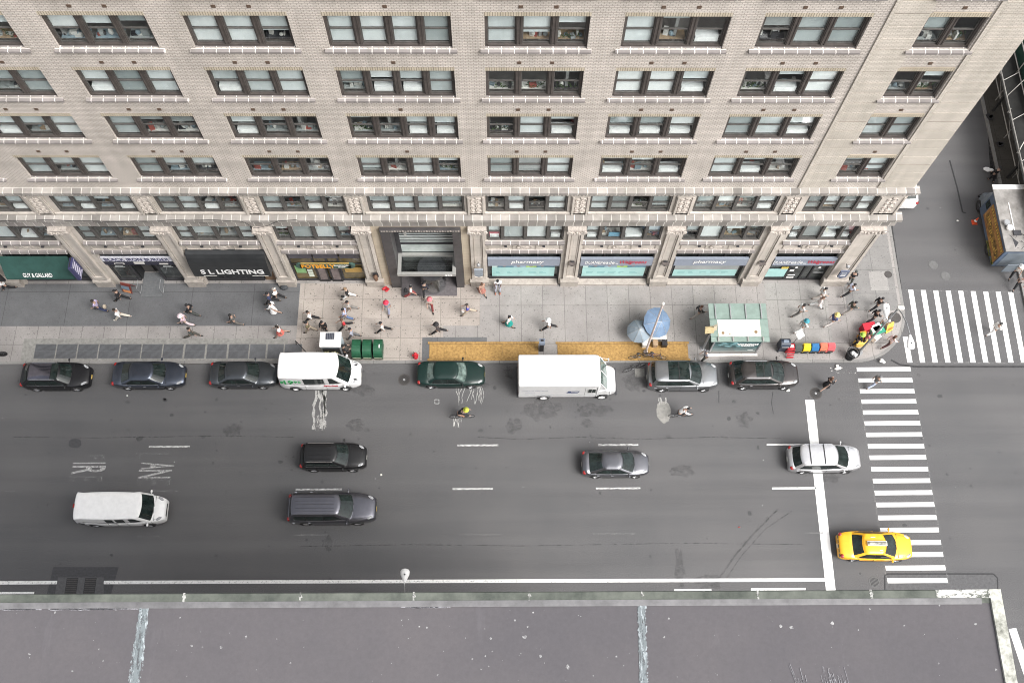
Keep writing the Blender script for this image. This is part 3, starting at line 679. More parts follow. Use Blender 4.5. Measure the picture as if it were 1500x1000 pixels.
def pane_fill(code, x0, x1, z0, z1, yb, bl, blw, blg, cl, acs, r):
    zm = (z0 + z1) / 2; w = x1 - x0; h = z1 - z0
    def blind(f, t):
        t.append(MB()); t = t[-1]
        t.box(x0 - .03, x1 + .03, yb + .1, yb + .112, z1 - h * f, z1 + .04)
        if f < .98: t.box(x0 - .03, x1 + .03, yb + .09, yb + .12, z1 - h * f - .03, z1 - h * f)
    if code == 'b': blind(1, bl)
    elif code == 'w': blind(1, blw)
    elif code == 'h': blind(r.uniform(.5, .8), bl)
    elif code == 'a': blind(r.uniform(.42, .52), bl)
    elif code == 'g': blind(r.uniform(.9, 1), blg)
    elif code == 'd': blind(.1, bl)
    elif code == 'k': blind(r.uniform(.1, .45), blg)
    elif code in 'cp': blind(r.uniform(.12, .4), bl)
    if code in 'aw' and code == 'a' or (code == 'c' and r.random() < .3):
        acs.box(x0 + .08, x1 - .08, yb + .03, yb + .5, z0 + .02, z0 + .42)
        for j in range(4): acs.box(x0 + .2, x1 - .2, yb + .015, yb + .03, z0 + .08 + j * .075, z0 + .11 + j * .075)
    if code in 'chkdgp':
        for j in range(r.randint(3, 6)):
            bw_ = r.uniform(.1, .38); bh = r.uniform(.08, .5); bx = r.uniform(x0, x1 - bw_)
            if r.random() < .5: cl.mat(r.choice((0, 0, 4, 1, 5, 3, 6, 7))).obox((bx + bw_ / 2, yb + r.uniform(.3, .55), z0 + bh / 2), (bw_, r.uniform(.1, .3), bh), r.uniform(-.4, .4))
            else: cl.mat(r.choice((0, 3, 4, 6, 5))).ell((bx + bw_ / 2, yb + .4, z0 + bh * .45), (bw_ * .4, .12, bh * .45), 7, 5)
        cl.mat(r.choice((1, 3, 5, 5, 6, 4))).box(x0 - .05, x1 + .05, yb + .22, yb + .75, z0 - .06, z0)
    if code in 'pd':
        for j in range(26):
            a = r.uniform(0, 2 * PI); px = r.uniform(x0 + .1, x1 - .1); pz = z0 + abs(r.gauss(.12, .2))
            cl.mat(2).face([(px, yb + .25, pz), (px + .16 * math.cos(a), yb + .2, pz + .12 * math.sin(a) + .1), (px + .2 * math.cos(a + .5), yb + .3, pz + .2 * math.sin(a) + .1)])
def window(x0, x1, z0, z1, n, key, narrow=False, split=True, frm='frame', sillm=True):
    r = random.Random(hash(key) % 9999 if not isinstance(key, tuple) else key[0] * 37 + key[1] * 101 + 900)
    y0 = .05 if narrow else .16; zl = .07 if narrow else .14; fr = MB()
    e, mu = (.12, .30) if not narrow else (.11, .17)
    fr.box(x0, x0 + e, y0, .4, z0, z1); fr.box(x1 - e, x1, y0, .4, z0, z1)
    fr.box(x0 + e, x1 - e, y0, .4, z1 - .1, z1); fr.box(x0 + e, x1 - e, y0 - .03, .4, z0, z0 + zl)
    W_ = x1 - x0 - 2 * e; sw = (W_ - mu * (n - 1)) / n
    if narrow and not split: ws = [sw * .78, sw * 1.22, sw * 1.22, sw * .78]
    else: ws = [sw] * n
    xs = x0 + e; bays = []
    for i in range(n):
        bays.append((xs, xs + ws[i])); xs += ws[i]
        if i < n - 1:
            fr.box(xs, xs + mu, y0 + .002, .4, z0 + zl, z1 - .1)
            if not narrow:
                for s in (.05, mu - .09): fr.box(xs + s, xs + s + .04, y0 - .03, y0 + .002, z0 + .14, z1 - .1)
            xs += mu
    o = fr.build('window', M[frm], B)
    sa = MB(); pn = MB(); bl = []; blw = []; blg = []; cl = MB(); ac = MB()
    code = SP.get(key) or ''.join(r.choice('bbbaahhcckkgp') for _ in range(n))
    for i, (a, b) in enumerate(bays):
        za, zb = z0 + zl, z1 - .1; zm = (za + zb) / 2
        for xx in (a, b - .055): sa.box(xx, xx + .055, y0 + .08, y0 + .14, za, zb)
        sa.box(a + .055, b - .055, y0 + .08, y0 + .14, za, za + .07); sa.box(a + .055, b - .055, y0 + .08, y0 + .14, zb - .05, zb)
        if split or i in (0, n - 1): sa.box(a + .055, b - .055, y0 + .06, y0 + .15, zm - .035, zm + .035)
        pn.box(a + .05, b - .05, y0 + .105, y0 + .113, za + .05, zb - .04)
        pane_fill(code[i % len(code)], a + .04, b - .04, za + .04, zb, y0 + .1, bl, blw, blg, cl, ac, r)
    sa.build('sash', M['frame2'], o); pn.build('pane', M['pane'], o)
    for L_, mt in ((bl, 'blind'), (blw, 'blind_lit'), (blg, 'blind_g')):
        for t in L_: t.build('blind', M[mt], o)
    if cl.f: cl.build('sill_clutter', clut, o)
    if ac.f: ac.build('air_conditioner', M['white'], o)
    if sillm:
        s = MB(); s.extr([(.15, z0 + .02), (-.17, z0 - .05), (-.17, z0 - .17), (0, z0 - .2), (.15, z0 - .2)], x0 - .22, x1 + .22); s.build('sill', M['sill'], o)
    return o
for ri, (zt, zb) in enumerate(ROWS):
    for kk, (a, b) in UP.items():
        window(a, b, zb, zt, {3: 4, 7: 2}.get(kk, 3), (kk, ri))
for kk, (a, b) in LO.items():
    window(a, b, 10.72, 12.69, 4, (kk, 5), True, True, 'frame2', False)
    if kk != 3: window(a, b, 6.9, 8.97, 4, (kk, 6), True, False, 'frame2', False)
# red poster and other window notices on the second floor
mm = MB(); mm.box(-.72, .2, .24, .25, 7.05, 7.75); mm.build('window_poster', P('rose_poster', (.55, .12, .16), rough=.6), B)
mm = MB(); mm.box(7.2, 8.2, .22, .23, 7.05, 7.6); mm.build('window_poster', P('blue_poster', (.18, .40, .55), rough=.6), B)
# ---------------------------------------------------------------- shopfronts (recessed .35)
gl = M['shopglass']
def shop(a, b, zt=5.3, y=.36, posts=(), rails=(), bulk=.35, fm='darkmetal', gmat=None, back=True):
    g_ = MB(); g_.box(a, b, y, y + .02, .16 + bulk, zt); o = g_.build('shop_window', gmat or gl, B)
    f = MB(); f.box(a, b, y - .08, y + .05, .16, .16 + bulk)
    for x in (a, b - .12) + tuple(posts): f.box(x, x + .12, y - .07, y - .001, .16 + bulk, zt)
    xs_ = sorted([a] + list(posts) + [b - .12])
    for z in rails:
        for xa, xb in zip(xs_, xs_[1:]): f.box(xa + .12, xb, y - .06, y - .001, z, z + .1)
    f.build('frame', M[fm], o); return o
def sheet_part(name, mat, x0, x1, z0, z1, y, par=None, t=.02):
    return MB().box(x0, x1, y - t, y, z0, z1).build(name, mat, par or B)
a, b = LO[-1]                      # green awning shop
shop(a, b, posts=(-32.2, -31.0), rails=(2.6, 4.6), bulk=.5)
sheet_part('menu_board', M['offwhite'], -30.6, -29.9, .9, 1.7, .26)
a, b = LO[0]                       # burger shop, deep door in the middle
DX0, DX1 = -25.75, -24.05
shop(a, DX0, rails=(2.3, 3.7), bulk=.3); shop(DX1, b, rails=(2.3, 3.7), bulk=.3)
sheet_part('transom', pm('dark_transom', (.05, .052, .06), .3, var=.3), DX0, DX1, 3.2, 5.3, .38)
m = MB(); m.box(DX0, DX0 + .12, .42, 1.15, .16, 3.2); m.box(DX1 - .12, DX1, .42, 1.15, .16, 3.2); m.box(DX0 + .12, DX1 - .12, 1.05, 1.15, .16, 3.2); m.build('doorway', M['black'], B)
m = MB(); m.box(DX0 + .2, DX0 + .9, .98, 1.04, .2, 2.9); m.build('door', M['frame2'], B)
m = MB(); m.box(DX0 + .1, DX1 - .1, -1.0, .9, .15, .2); m.build('entrance_ramp', pm('ramp_steel', (.13, .135, .14), .7, var=.2), B)
m = MB(); [m.tube((x, -.1, .2), (x, -.75, .2), .03).tube((x, -.75, .2), (x, -.75, 1.05), .025).tube((x, -.75, 1.05), (x, -.05, 1.05), .025) for x in (DX0 + .05, DX1 - .05)]; m.build('ramp_rail', M['steel'], B)
a, b = LO[1]                       # lighting shop, mostly under its awning
o = shop(a, -16.9, posts=(-19.7, -18.3), rails=(2.2,), bulk=.45)
for x0, x1, c_ in ((-20.6, -18.4, P('rosy_banner', (.42, .26, .25))), (-18.1, -17.05, P('blue_banner', (.2, .21, .33)))): sheet_part('banner', c_, x0, x1, .95, 1.5, .26, o)
sheet_part('door', pm('brown_door', (.22, .14, .085), .6, var=.25), -16.8, -15.95, .16, 2.6, .36)
a, b = LO[2]
o = shop(a, b, posts=(-13.0, -12.05, -11.25), rails=(2.75, 3.95), bulk=.2, gmat=pm('sandwich_shop_glass', (.07, .06, .03), .12, var=.7, scale=.8, spec=.6, c2=(.2, .15, .06)))
m = MB()
for x in (-12.92, -12.0):
    m.box(x, x + .09, .2, .3, .16, 2.75); m.box(x + .66, x + .75, .2, .3, .16, 2.75); m.box(x + .09, x + .66, .2, .3, .16, .36); m.box(x + .09, x + .66, .2, .3, 2.65, 2.75)
m.build('door', M['black'], o)
m = MB(); [m.box(x + .09, x + .66, .25, .26, .36, 2.65) for x in (-12.92, -12.0)]; m.build('door_glass', pm('door_pane', (.16, .13, .13), .15, var=.4, scale=2), o)
for j in range(3): MB().box(-13.55, -13.2, .24, .262, .9 + j * .42, 1.2 + j * .42).build('notice', P('pale_notice', (.62, .68, .58)), o)
sheet_part('poster', P('green_poster', (.22, .42, .18)), -14.35, -13.65, 1.5, 2.6, .268, o)
sheet_part('menu_glow', P('amber_board', (.4, .25, .07)), -10.9, -9.7, 1.6, 2.3, .268, o)
dk = pm('mauve_transom', (.085, .08, .095), .35, var=.2)
for x0, x1 in ((-14.48, -12.9), (-12.78, -11.1), (-10.98, -9.62)): sheet_part('transom', dk, x0, x1, 3.8, 5.2, .26, o)
# pharmacy windows
aqua = pm('aqua_poster', (.36, .62, .60), .35, var=.12, scale=1, coat=.4); aqua2 = pm('aqua_pale', (.55, .74, .71), .35, var=.08); teal = pm('teal_photo', (.08, .22, .30), .35, var=.5, scale=2)
lime = pm('lime_photo', (.35, .58, .12), .35, var=.3, scale=2); skyp = pm('sky_photo', (.30, .45, .55), .35, var=.4, scale=2); smal = P('poster_print', (.16, .36, .37))
for kk in (4, 5, 6):
    a, b = LO[kk]
    o = shop(a, b, posts=((a + b) / 2 - .9, (a + b) / 2 + .9), bulk=.72)
    m = MB(); m.extr([(.28, .45), (-.14, .34), (-.14, .15), (.28, .15)], a + .06, b - .06); m.build('stone_bulkhead', M['base_stone'], o)
    x0, x1 = a + .32, b - .32
    sheet_part('window_poster', aqua, x0, x1, .92, 2.3 if kk != 6 else 1.9, .28, o)
    if kk != 6:
        n = 5; cs = [aqua2, teal, skyp, lime, teal]; ws = [.09, .25, .2, .17, .29]; xx = x0
        for c_, w_ in zip(cs, ws): MB().box(xx + .01, xx + (x1 - x0) * w_ - .01, .262, .28, 2.32, 3.3).build('window_photo', c_, o); xx += (x1 - x0) * w_
    else: sheet_part('window_photo', M['blind_g'], x0, x1, 1.92, 3.3, .28, o)
    mp = MB(); rr = random.Random(kk)
    for j in range(5):
        x = x0 + .3 + j * (x1 - x0 - .6) / 5
        for q_ in range(2): w_ = rr.uniform(.15, .6); mp.box(x, x + w_, .254, .26, 1.42 + q_ * .14, 1.46 + q_ * .14)
    mp.build('poster_print', smal, o)
    if kk != 6:
        mp = MB(); [mp.ell((x0 + (x1 - x0) * t, .26, 2.6), (.14, .02, .2), 8, 6) for t in (.2, .42, .62, .8)]; mp.build('portrait', P('portrait', (.30, .22, .18)), o)
a, b = LO[7]
o = shop(a, b, posts=(20.5, 21.6, 22.2), rails=(2.9,), bulk=.25, fm='black')
sheet_part('window_poster', aqua, 19.1, 20.45, .75, 2.0, .28, o); sheet_part('window_poster', P('yellow_poster', (.62, .48, .1)), 19.95, 20.45, 2.02, 2.3, .28, o)
for x in (21.0, 22.65): MB().lathe([(0, -.02), (.11, -.02), (.11, 0)], (x, .272, 2.25), 12, 'y').build('door_sticker', M['white'], o)
for q_ in ((20.68, 21.2, .255, .268, .55, .71), (20.68, 21.2, .255, .268, .95, 1.11), (20.65, 20.95, .255, .268, 1.65, 1.9)): MB().box(*q_).build('door_sticker', M['white'], o)
m = MB(); m.box(22.35, 23.1, .2, .24, 1.5, 1.56); m.build('door_bar', M['steel'], o)
# ---------------------------------------------------------------- main entrance in the tan bay
m = MB()
for xa, xb in ((-8.3, -7.72), (-2.5, -1.95)): m.box(xa, xb, -.06, .01, .15, 9.03)
m.box(-7.72, -2.5, -.06, .01, 8.85, 9.03); m.build('entrance_surround', M['stone_tan'], B)
pz = 8.75
m = MB()
for xa, xb in ((-7.7, -7.05), (-3.05, -2.52)):
    m.box(xa, xb, -.3, .02, .15, pz); m.box(xa, xb, .02, 1.3, .15, pz)
m.box(-7.7, -2.52, -.36, 1.3, pz, pz + .14); m.box(-7.05, -3.05, -.3, -.1, pz - .14, pz); po = m.build('entrance_portal', pm('portal_bronze', (.075, .07, .072), .5, var=.25, scale=2, metal=.2), B)
m = MB()
for j in range(30): m.ell((-7.55 + j * .17, -.36, pz + .07), (.08, .03, .05 + .02 * (j % 3)), 6, 4)
m.build('portal_moulding', M['base_stone'], po)
m = MB(); m.box(-7.05, -3.05, .9, .92, 3.5, pz - .05); m.build('entrance_glazing', pm('entrance_glass_sheen', (.52, .60, .58), .12, var=.35, scale=.45, spec=.6, c2=(.72, .78, .76)), po)  # pale mottled colour stands in for white reflections on the glass
m = MB()
for z in (5.2, 5.62, 6.0, 6.3, 6.9): m.box(-7.05, -3.05, .86, .9, z, z + .07)
m.box(-7.05, -3.05, .84, .9, 4.7, 4.95); m.box(-7.05, -6.75, .8, .9, 3.5, pz - .1)
m.build('glazing_bar', M['darkmetal'], po)
m = MB(); m.box(-7.05, -3.05, .9, 1.0, .15, 3.4); m.build('lobby_back', pm('lobby_dark', (.03, .036, .034), .2, var=.7, scale=1.5, c2=(.09, .1, .095)), po)
m = MB(); x0, x1 = -7.02, -3.0
m.box(x0, x1, -.86, -.66, 3.2, 3.52); m.box(x0, x0 + .24, -.66, .84, 3.24, 3.5); m.box(x1 - .24, x1, -.66, .84, 3.24, 3.5); m.box(x0 + .24, x1 - .24, .62, .84, 3.24, 3.5)
cp = m.build('entrance_canopy', M['silver'], po)
MB().box(x0 + .24, x1 - .24, -.66, .62, 3.36, 3.38).build('canopy_glass', M['pane'], cp)
t = text('house_number', '333', M['white'], cp, (-3.5, -.87, 3.27), (PI / 2, 0, 0), w=.5, h=.2, bold=.02)
m = MB(); m.lathe([(.95, .16), (.95, 2.5), (.9, 2.5), (.9, .16)], (-4.75, .1, 0), 20)
m.build('revolving_drum', M['pane'], po)
m = MB()
for a_ in (.5, .5 + PI / 2): m.obox((-4.75, .1, 1.3), (1.75, .05, 2.2), a_)
m.build('revolving_door', M['black'], po)
m = MB(); m.lathe([(0, 2.5), (1.0, 2.5), (1.0, 2.62), (0, 2.62)], (-4.75, .1, 0), 20); m.build('door_canopy_ring', M['darkmetal'], po)
m = MB(); m.box(-7.05, -3.05, -.95, .9, .15, .175); m.build('entrance_mat', pm('entrance_floor', (.11, .10, .105), .7, var=.2), po)
# cable sagging along the lower cornice
m = MB(); pts = []
for i in range(60):
    t_ = i / 59; x = -40 + t_ * 23.8; pts.append((x, -.53 - .02 * math.sin(i), 10.55 + .28 * math.sin(t_ * 16) * .4))
pts += [(-15.9, -.53, 10.3), (-15.5, -.53, 9.6), (-15.3, -.5, 9.55), (-14.6, -.53, 9.9), (-13.8, -.53, 10.5), (-12.6, -.52, 10.68)]
m.path(pts, .016, 5); m.build('cable', M['black'], B)
# ---------------------------------------------------------------- wall lamps, signs and awnings (hung on the building)
for x, lab in ((5.0, 'bronze wedge lamp on the pilaster between the two left pharmacy windows'), (11.4, 'bronze wedge lamp on the pilaster between the two right pharmacy windows'), (18.05, 'bronze wedge lamp on the pilaster left of the corner drugstore door')):
    o = empty('wall_lamp', lab, 'wall lamp', (x, F - .2, 3.85), 0, 'wedge lamps on the pilasters')
    m = MB(); n = [(-.22, 0, .3), (.22, 0, .3), (.22, -.28, .3), (-.22, -.28, .3)]
    m.raw(n + [(0, -.02, -.45)], [(0, 1, 2, 3), (0, 4, 1), (1, 4, 2), (2, 4, 3), (3, 4, 0)]); m.build('lamp_shade', pm('lamp_bronze', (.10, .085, .08), .6, var=.3), o)
    MB().box(-.12, .12, -.06, 0, .302, .42).build('bracket', M['darkmetal'], o)
def banner(x, lab, c, z=2.4, side=1):
    o = empty('hanging_sign', lab, 'sign', (x, F - .2, z), 0, 'signs hung on the pilasters')
    MB().tube((0, 0, 1.75), (0, -.35, 1.75), .03).build('bracket', M['black'], o)
    m = MB(); m.box(-.3, .3, -.42, -.3, .5, 1.4); m.prism([(-.3, -.42), (.3, -.42), (.3, -.3), (-.3, -.3)], .49, .5)
    m.raw([(-.3, -.42, .49), (.3, -.42, .49), (.3, -.3, .49), (-.3, -.3, .49), (0, -.36, .15)], [(0, 1, 4), (1, 2, 4), (2, 3, 4), (3, 0, 4)])
    m.build('banner', pm('banner_grey', c, .6, var=.15), o)
    MB().ell((0, -.3, 1.95), (.14, .14, .16), 8, 5).build('finial', M['steel'], o); return o
banner(-1.43, 'grey pointed banner hanging on the pilaster right of the main entrance', (.25, .28, .32), 2.3)
o = banner(24.0, 'grey blue banner hanging on the pilaster at the building corner', (.12, .14, .20), 2.0)
m = MB(); [m.box(-.18, .18, -.428, -.42, .7 + j * .2, .75 + j * .2) for j in range(3)]; m.build('banner_print', M['white'], o)
o = empty('wall_ornament', 'brown metal lantern fixed low on the pilaster right of the sandwich shop', 'lantern', (-8.7, F - .2, 1.9), 0)
m = MB(); m.lathe([(.03, .5), (.16, .3), (.14, -.2), (.05, -.4), (0, -.42)], (0, -.18, 0), 8); m.build('lantern_body', pm('rust_brown', (.16, .09, .055), .7, var=.3), o)
MB().box(-.2, .2, -.05, 0, -.1, .5).build('back_plate', M['darkmetal'], o)
def sign_board(name, lab, x0, x1, z0, z1, y, mat, cat='sign', t=.18):
    o = empty(name, lab, cat, ((x0 + x1) / 2, F + y, z0)); w = (x1 - x0) / 2
    m = MB(); m.box(-w, w, -t, 0, 0, z1 - z0); m.box(-w - .01, w + .01, -t - .02, .0, z1 - z0, z1 - z0 + .05)
    m.build('board', mat, o); return o
gsign = pm('grey_sign', (.25, .28, .34), .5, var=.08)
red = P('red_letters', (.55, .03, .06), rough=.5)
for kk, words, lab in ((4, 'pharmacy', 'grey pharmacy fascia sign directly right of the main entrance'), (5, 'DR', 'grey drugstore fascia sign with white and red letters between the two pharmacy signs'),
                       (6, 'pharmacy', 'grey pharmacy fascia sign behind the bus shelter'), (7, 'DR', 'grey drugstore fascia sign with white and red letters above the corner doors')):
    a, b = LO[kk]; o = sign_board('fascia_sign', lab, a + .05, b - .05, 3.2, 4.2, .12, gsign)
    if words == 'pharmacy': text('lettering', words, M['white'], o, (.25 if kk == 4 else -.1, -.2, .3), (PI / 2, 0, 0), w=2.25, h=.6, bold=.01, shear=.12)
    else:
        text('lettering', 'DUANE', M['white'], o, (-1.35 - .3, -.2, .35), (PI / 2, 0, 0), w=1.05, h=.4, bold=.005, shear=.1)
        text('lettering', 'reade', M['white'], o, (-.62, -.2, .35), (PI / 2, 0, 0), w=.98, h=.42, bold=.005, shear=.12)
        text('lettering', 'by', M['white'], o, (.05, -.2, .28), (PI / 2, 0, 0), w=.2, h=.2)
        text('lettering', 'Walgreens', red, o, (1.15, -.2, .26), (PI / 2, 0, 0), w=1.85, h=.56, shear=.3, bold=.0)
# sandwich shop sign
o = empty('shop_sign', 'long rounded green and gold sign with orange lettering above the sandwich shop doors', 'sign', (-12.0, F - .05, 3.15))
m = MB(); w = 1.75; m.box(-w, w, -.16, 0, 0, .62)
for s in (-1, 1): m.lathe([(0, -.16), (.3, -.16), (.3, 0), (0, 0)], (s * w, 0, .31), 14, 'y')
m.build('board', P('sign_green', (.045, .09, .075), rough=.5), o)
m = MB(); m.box(-w + .1, w - .1, -.13, -.06, .622, .69); m.build('gilt_top', P('gilt', (.42, .27, .07), rough=.5), o)
text('lettering', 'POTBELLY', P('orange_letters', (.85, .36, .02), rough=.5), o, (-.5, -.165, .07), (PI / 2, 0, 0), w=2.3, h=.5, bold=.03)
text('lettering', 'SANDWICH', M['offwhite'], o, (1.12, -.165, .36), (PI / 2, 0, 0), w=1.05, h=.17, bold=.03)
text('lettering', 'SHOP', M['offwhite'], o, (1.12, -.165, .12), (PI / 2, 0, 0), w=.5, h=.17, bold=.03)
# burger shop sign
a, b = LO[0]
o = empty('shop_sign', 'white and navy fascia sign above the dark burger shop', 'sign', ((a + b) / 2, F + .2, 3.25)); w = (b - a) / 2 - .05
m = MB(); m.box(-w, w, -.12, 0, .42, 1.0); m.build('board', P('pale_lilac', (.66, .66, .72), rough=.5), o)
MB().box(-w, w, -.10, 0, -.15, .42).build('lower_board', P('navy_board', (.03, .03, .05), rough=.5), o)
text('lettering', 'BLACK IRON BURGER', P('navy_letters', (.03, .03, .11), rough=.5), o, (0, -.125, .5), (PI / 2, 0, 0), w=4.4, h=.44, bold=.012)
for q_ in ((-1.75, -1.05, -.12, -.1, -.06, .14), (-.35, .35, -.13, -.1, .02, .3), (1.35, 1.95, -.12, -.1, -.06, .1)): MB().box(*q_).build('logo_plate', M['offwhite'], o)
m = MB(); m.box(-1.68, -1.12, -.13, -.12, -.02, .1); m.build('logo_burger', P('navy_board', (.03, .03, .05), rough=.5), o)
m = MB(); tr = pm('dark_transom2', (.055, .055, .065), .35, var=.2)
for x0, x1 in ((a + .1, -24.97), (-24.83, b - .1)): sheet_part('transom', tr, x0, x1, 4.25, 5.3, .3)
mw = MB()
for xx in (-26.55, -23.2):
    for j, w_ in ((0, .75), (1, .55), (2, .7)): mw.box(xx - w_ / 2, xx + w_ / 2, .272, .285, 2.75 - j * .2, 2.84 - j * .2)
mw.build('window_lettering', P('window_print', (.38, .40, .40)), B)
# awnings
def awning(name, lab, x0, x1, prof, mat, words, lm, lw, lh, tx, tz, ty, rx, bold=.05):
    o = empty(name, lab, 'awning', ((x0 + x1) / 2, F, 0)); w = (x1 - x0) / 2
    m = MB(); n = len(prof)
    m.grid([[(-w, y, z) for y, z in prof], [(w, y, z) for y, z in prof]])
    for s in (-1, 1): m.face([(s * w, y, z) for y, z in prof] + [(s * w, 0, prof[-1][1])])
    m.face([(-w, prof[-1][0], prof[-1][1]), (w, prof[-1][0], prof[-1][1]), (w, 0, prof[-1][1]), (-w, 0, prof[-1][1])])
    c_ = m.build('canvas', mat, o)
    text('lettering', words, lm, c_, (tx, ty, tz), (rx, 0, 0), w=lw, h=lh, bold=bold)
    return o
gcan = pm('green_canvas', (.018, .066, .055), .75, var=.25, scale=.9, c2=(.028, .088, .075)); bcan = pm('black_canvas', (.021, .023, .025), .45, var=.3, scale=.8, c2=(.033, .035, .037))
sl_ = math.atan2(1.65, .85)
awning('shop_awning', 'dark green canvas awning with white lettering at the far left shop', -34.0, -29.3, [(0, 4.65), (-.85, 3.0), (-.87, 2.8)], gcan, 'GUY & GALLARD', M['white'], 2.0, .36, -.1, 3.08, -.835, sl_, .015)
pr = [(0, 5.66), (-.12, 5.64), (-.3, 5.5), (-.45, 5.22), (-.57, 4.85), (-.65, 4.4), (-.7, 3.9), (-.73, 3.4), (-.74, 3.0)]
o = awning('shop_awning', 'black bullnose awning with bold white lettering over the lighting shop', -21.05, -15.75, pr, bcan, 'S L LIGHTING', M['white'], 4.3, .62, .1, 3.4, -.75, PI / 2 - .03, .028)
m = MB(); m.box(-2.0, -1.1, -.752, -.745, 3.06, 3.14); m.box(1.35, 2.45, -.752, -.745, 3.06, 3.14); m.build('small_print', M['offwhite'], o)
# blade sign and hanging sign at the left
o = empty('blade_sign', 'narrow navy blade sign with pale letters on the pilaster right of the green awning', 'sign', (-28.75, F - .25, 3.4))
MB().box(-.12, .12, -.95, -.1, 0, 1.75).build('board', P('blade_navy', (.05, .05, .13), rough=.5), o)
m = MB()
for s_ in (-.125, .121): m.box(s_, s_ + .004, -.9, -.15, .06, .1); m.box(s_, s_ + .004, -.9, -.15, 1.65, 1.69)
for j in range(5): m.box(.121, .127, -.78, -.28, .2 + j * .29, .36 + j * .29)
m.build('lettering', P('blade_letters', (.6, .58, .7)), o)
m = MB(); m.tube((0, -.1, 1.85), (0, -.9, 1.85), .03).tube((0, -.6, 1.75), (0, -.6, 1.85), .02); m.build('bracket', M['black'], o)
o = empty('blade_sign', 'dark round lettered sign board at the far left edge beside the green awning', 'sign', (-34.9, F - .25, 2.2))
MB().box(-.5, .5, -.5, -.35, 0, 1.4).build('board', M['black'], o); m = MB(); m.lathe([(.18, 0), (.32, 0), (.32, -.02), (.18, -.02), (.18, 0)], (.1, -.5, .8), 16, 'y'); m.build('lettering', M['white'], o)
MB().box(-.1, .1, -.35, .1, .6, .75).build('bracket', M['black'], o)
# ================================================================ NEAR BUILDING ROOF (below the camera)
ZR = 50.5
N = empty('roof_terrace_building', 'near building whose dusty purple grey flat roof fills the bottom of the view', 'building', (0, 0, 0))
def GR(px, py): return G(px, py, ZR)
e0, e1 = GR(300, 868), GR(1440, 862.5)
def ye(x): return e0.y + (x - e0.x) * (e1.y - e0.y) / (e1.x - e0.x)
XE = GR(1464, 866).x; XW = -26
cop = pm('coping_stone', (.075, .088, .075), .9, var=.4, scale=2.5, bump=.3, c2=(.135, .145, .125))
def membrane():
    m, nt, bs = newmat('roof_membrane'); bs.inputs['Roughness'].default_value = .8; bs.inputs['Specular IOR Level'].default_value = .3
    tc = nd(nt, 'ShaderNodeTexCoord'); n = nd(nt, 'ShaderNodeTexNoise', Scale=.45, Detail=7, Roughness=.62); lk(nt, tc, 'Object', n, 'Vector')
    a = mixc(nt, (ramp(nt, n, 'Fac', .32, .7), 0), (.088, .083, .090), (.106, .098, .103))
    f = nd(nt, 'ShaderNodeTexNoise', Scale=16, Detail=7, Roughness=.8); lk(nt, tc, 'Object', f, 'Vector')
    b = mixc(nt, .5, a, mixc(nt, 1, a, (ramp(nt, f, 'Fac', .3, .75, (.8, .8, .8), (1.2, 1.2, 1.2)), 0), 'MULTIPLY'))
    mp = nd(nt, 'ShaderNodeMapping'); mp.inputs['Scale'].default_value = (1.6, .35, 1); lk(nt, tc, 'Object', mp, 'Vector')
    n3 = nd(nt, 'ShaderNodeTexNoise', Scale=1.1, Detail=7, Roughness=.7); lk(nt, mp, 'Vector', n3, 'Vector')
    b = mixc(nt, (ramp(nt, n3, 'Fac', .62, .8, (0, 0, 0), (.55, .55, .55)), 0), b, (.145, .138, .15))
    setc(nt, bs, b); return m
MB().box(XW, XE - .12, -9, ye(0) - .05, -.0, ZR - .04).build('tower_wall', M['brick_smooth'], N)
m = MB(); m.face([(XW, -9, ZR - .03), (XE - .16, -9, ZR - .03), (XE - .16, ye(XE) - .2, ZR - .03), (XW, ye(XW) - .2, ZR - .03)])
m.build('roof_membrane', membrane(), N)
m = MB()
m.grid([[(x, ye(x), ZR - .5), (x, ye(x), ZR - .02), (x, ye(x) - .015, ZR), (x, ye(x) - .13, ZR), (x, ye(x) - .15, ZR - .015), (x, ye(x) - .2, ZR - .02), (x, ye(x) - .22, ZR - .05)] for x in [XW + (XE - XW) * i / 60 for i in range(61)]])
cp_ = m.build('parapet_coping', cop, N)
m = MB(); m.grid([[(x, ye(x) - .132, ZR + .004), (x, ye(x) - .19, ZR - .008), (x, ye(x) - .225, ZR - .02)] for x in (XW, XE - .3)]); m.build('flashing_strip', pm('flashing', (.12, .118, .122), .6, var=.3, scale=4), N)
wp = worn('white_coping_paint', (.66, .66, .62), .3, .42, 2.2)
m = MB(); pr_ = GR(1490, 1000); dx = (pr_.x - XE) / (pr_.y - ye(XE))
m.box(XE - .16, XE + .02, -9, ye(XE) - .0, ZR - .4, ZR + .012); m.build('side_coping', pm('pale_coping', (.30, .305, .26), .85, var=.5, scale=7, bump=.4, c2=(.62, .62, .56)), N)
m = MB(); m.face([(XE - 1.0, ye(XE) - .13, ZR + .016), (XE - .16, ye(XE) - .13, ZR + .016), (XE - .16, ye(XE) - .005, ZR + .016), (XE - 1.0, ye(XE) - .005, ZR + .016)]); m.build('coping_paint', worn('corner_paint', (.66, .66, .62), .42, .52, 5, (.9, 1.6, 1)), N)
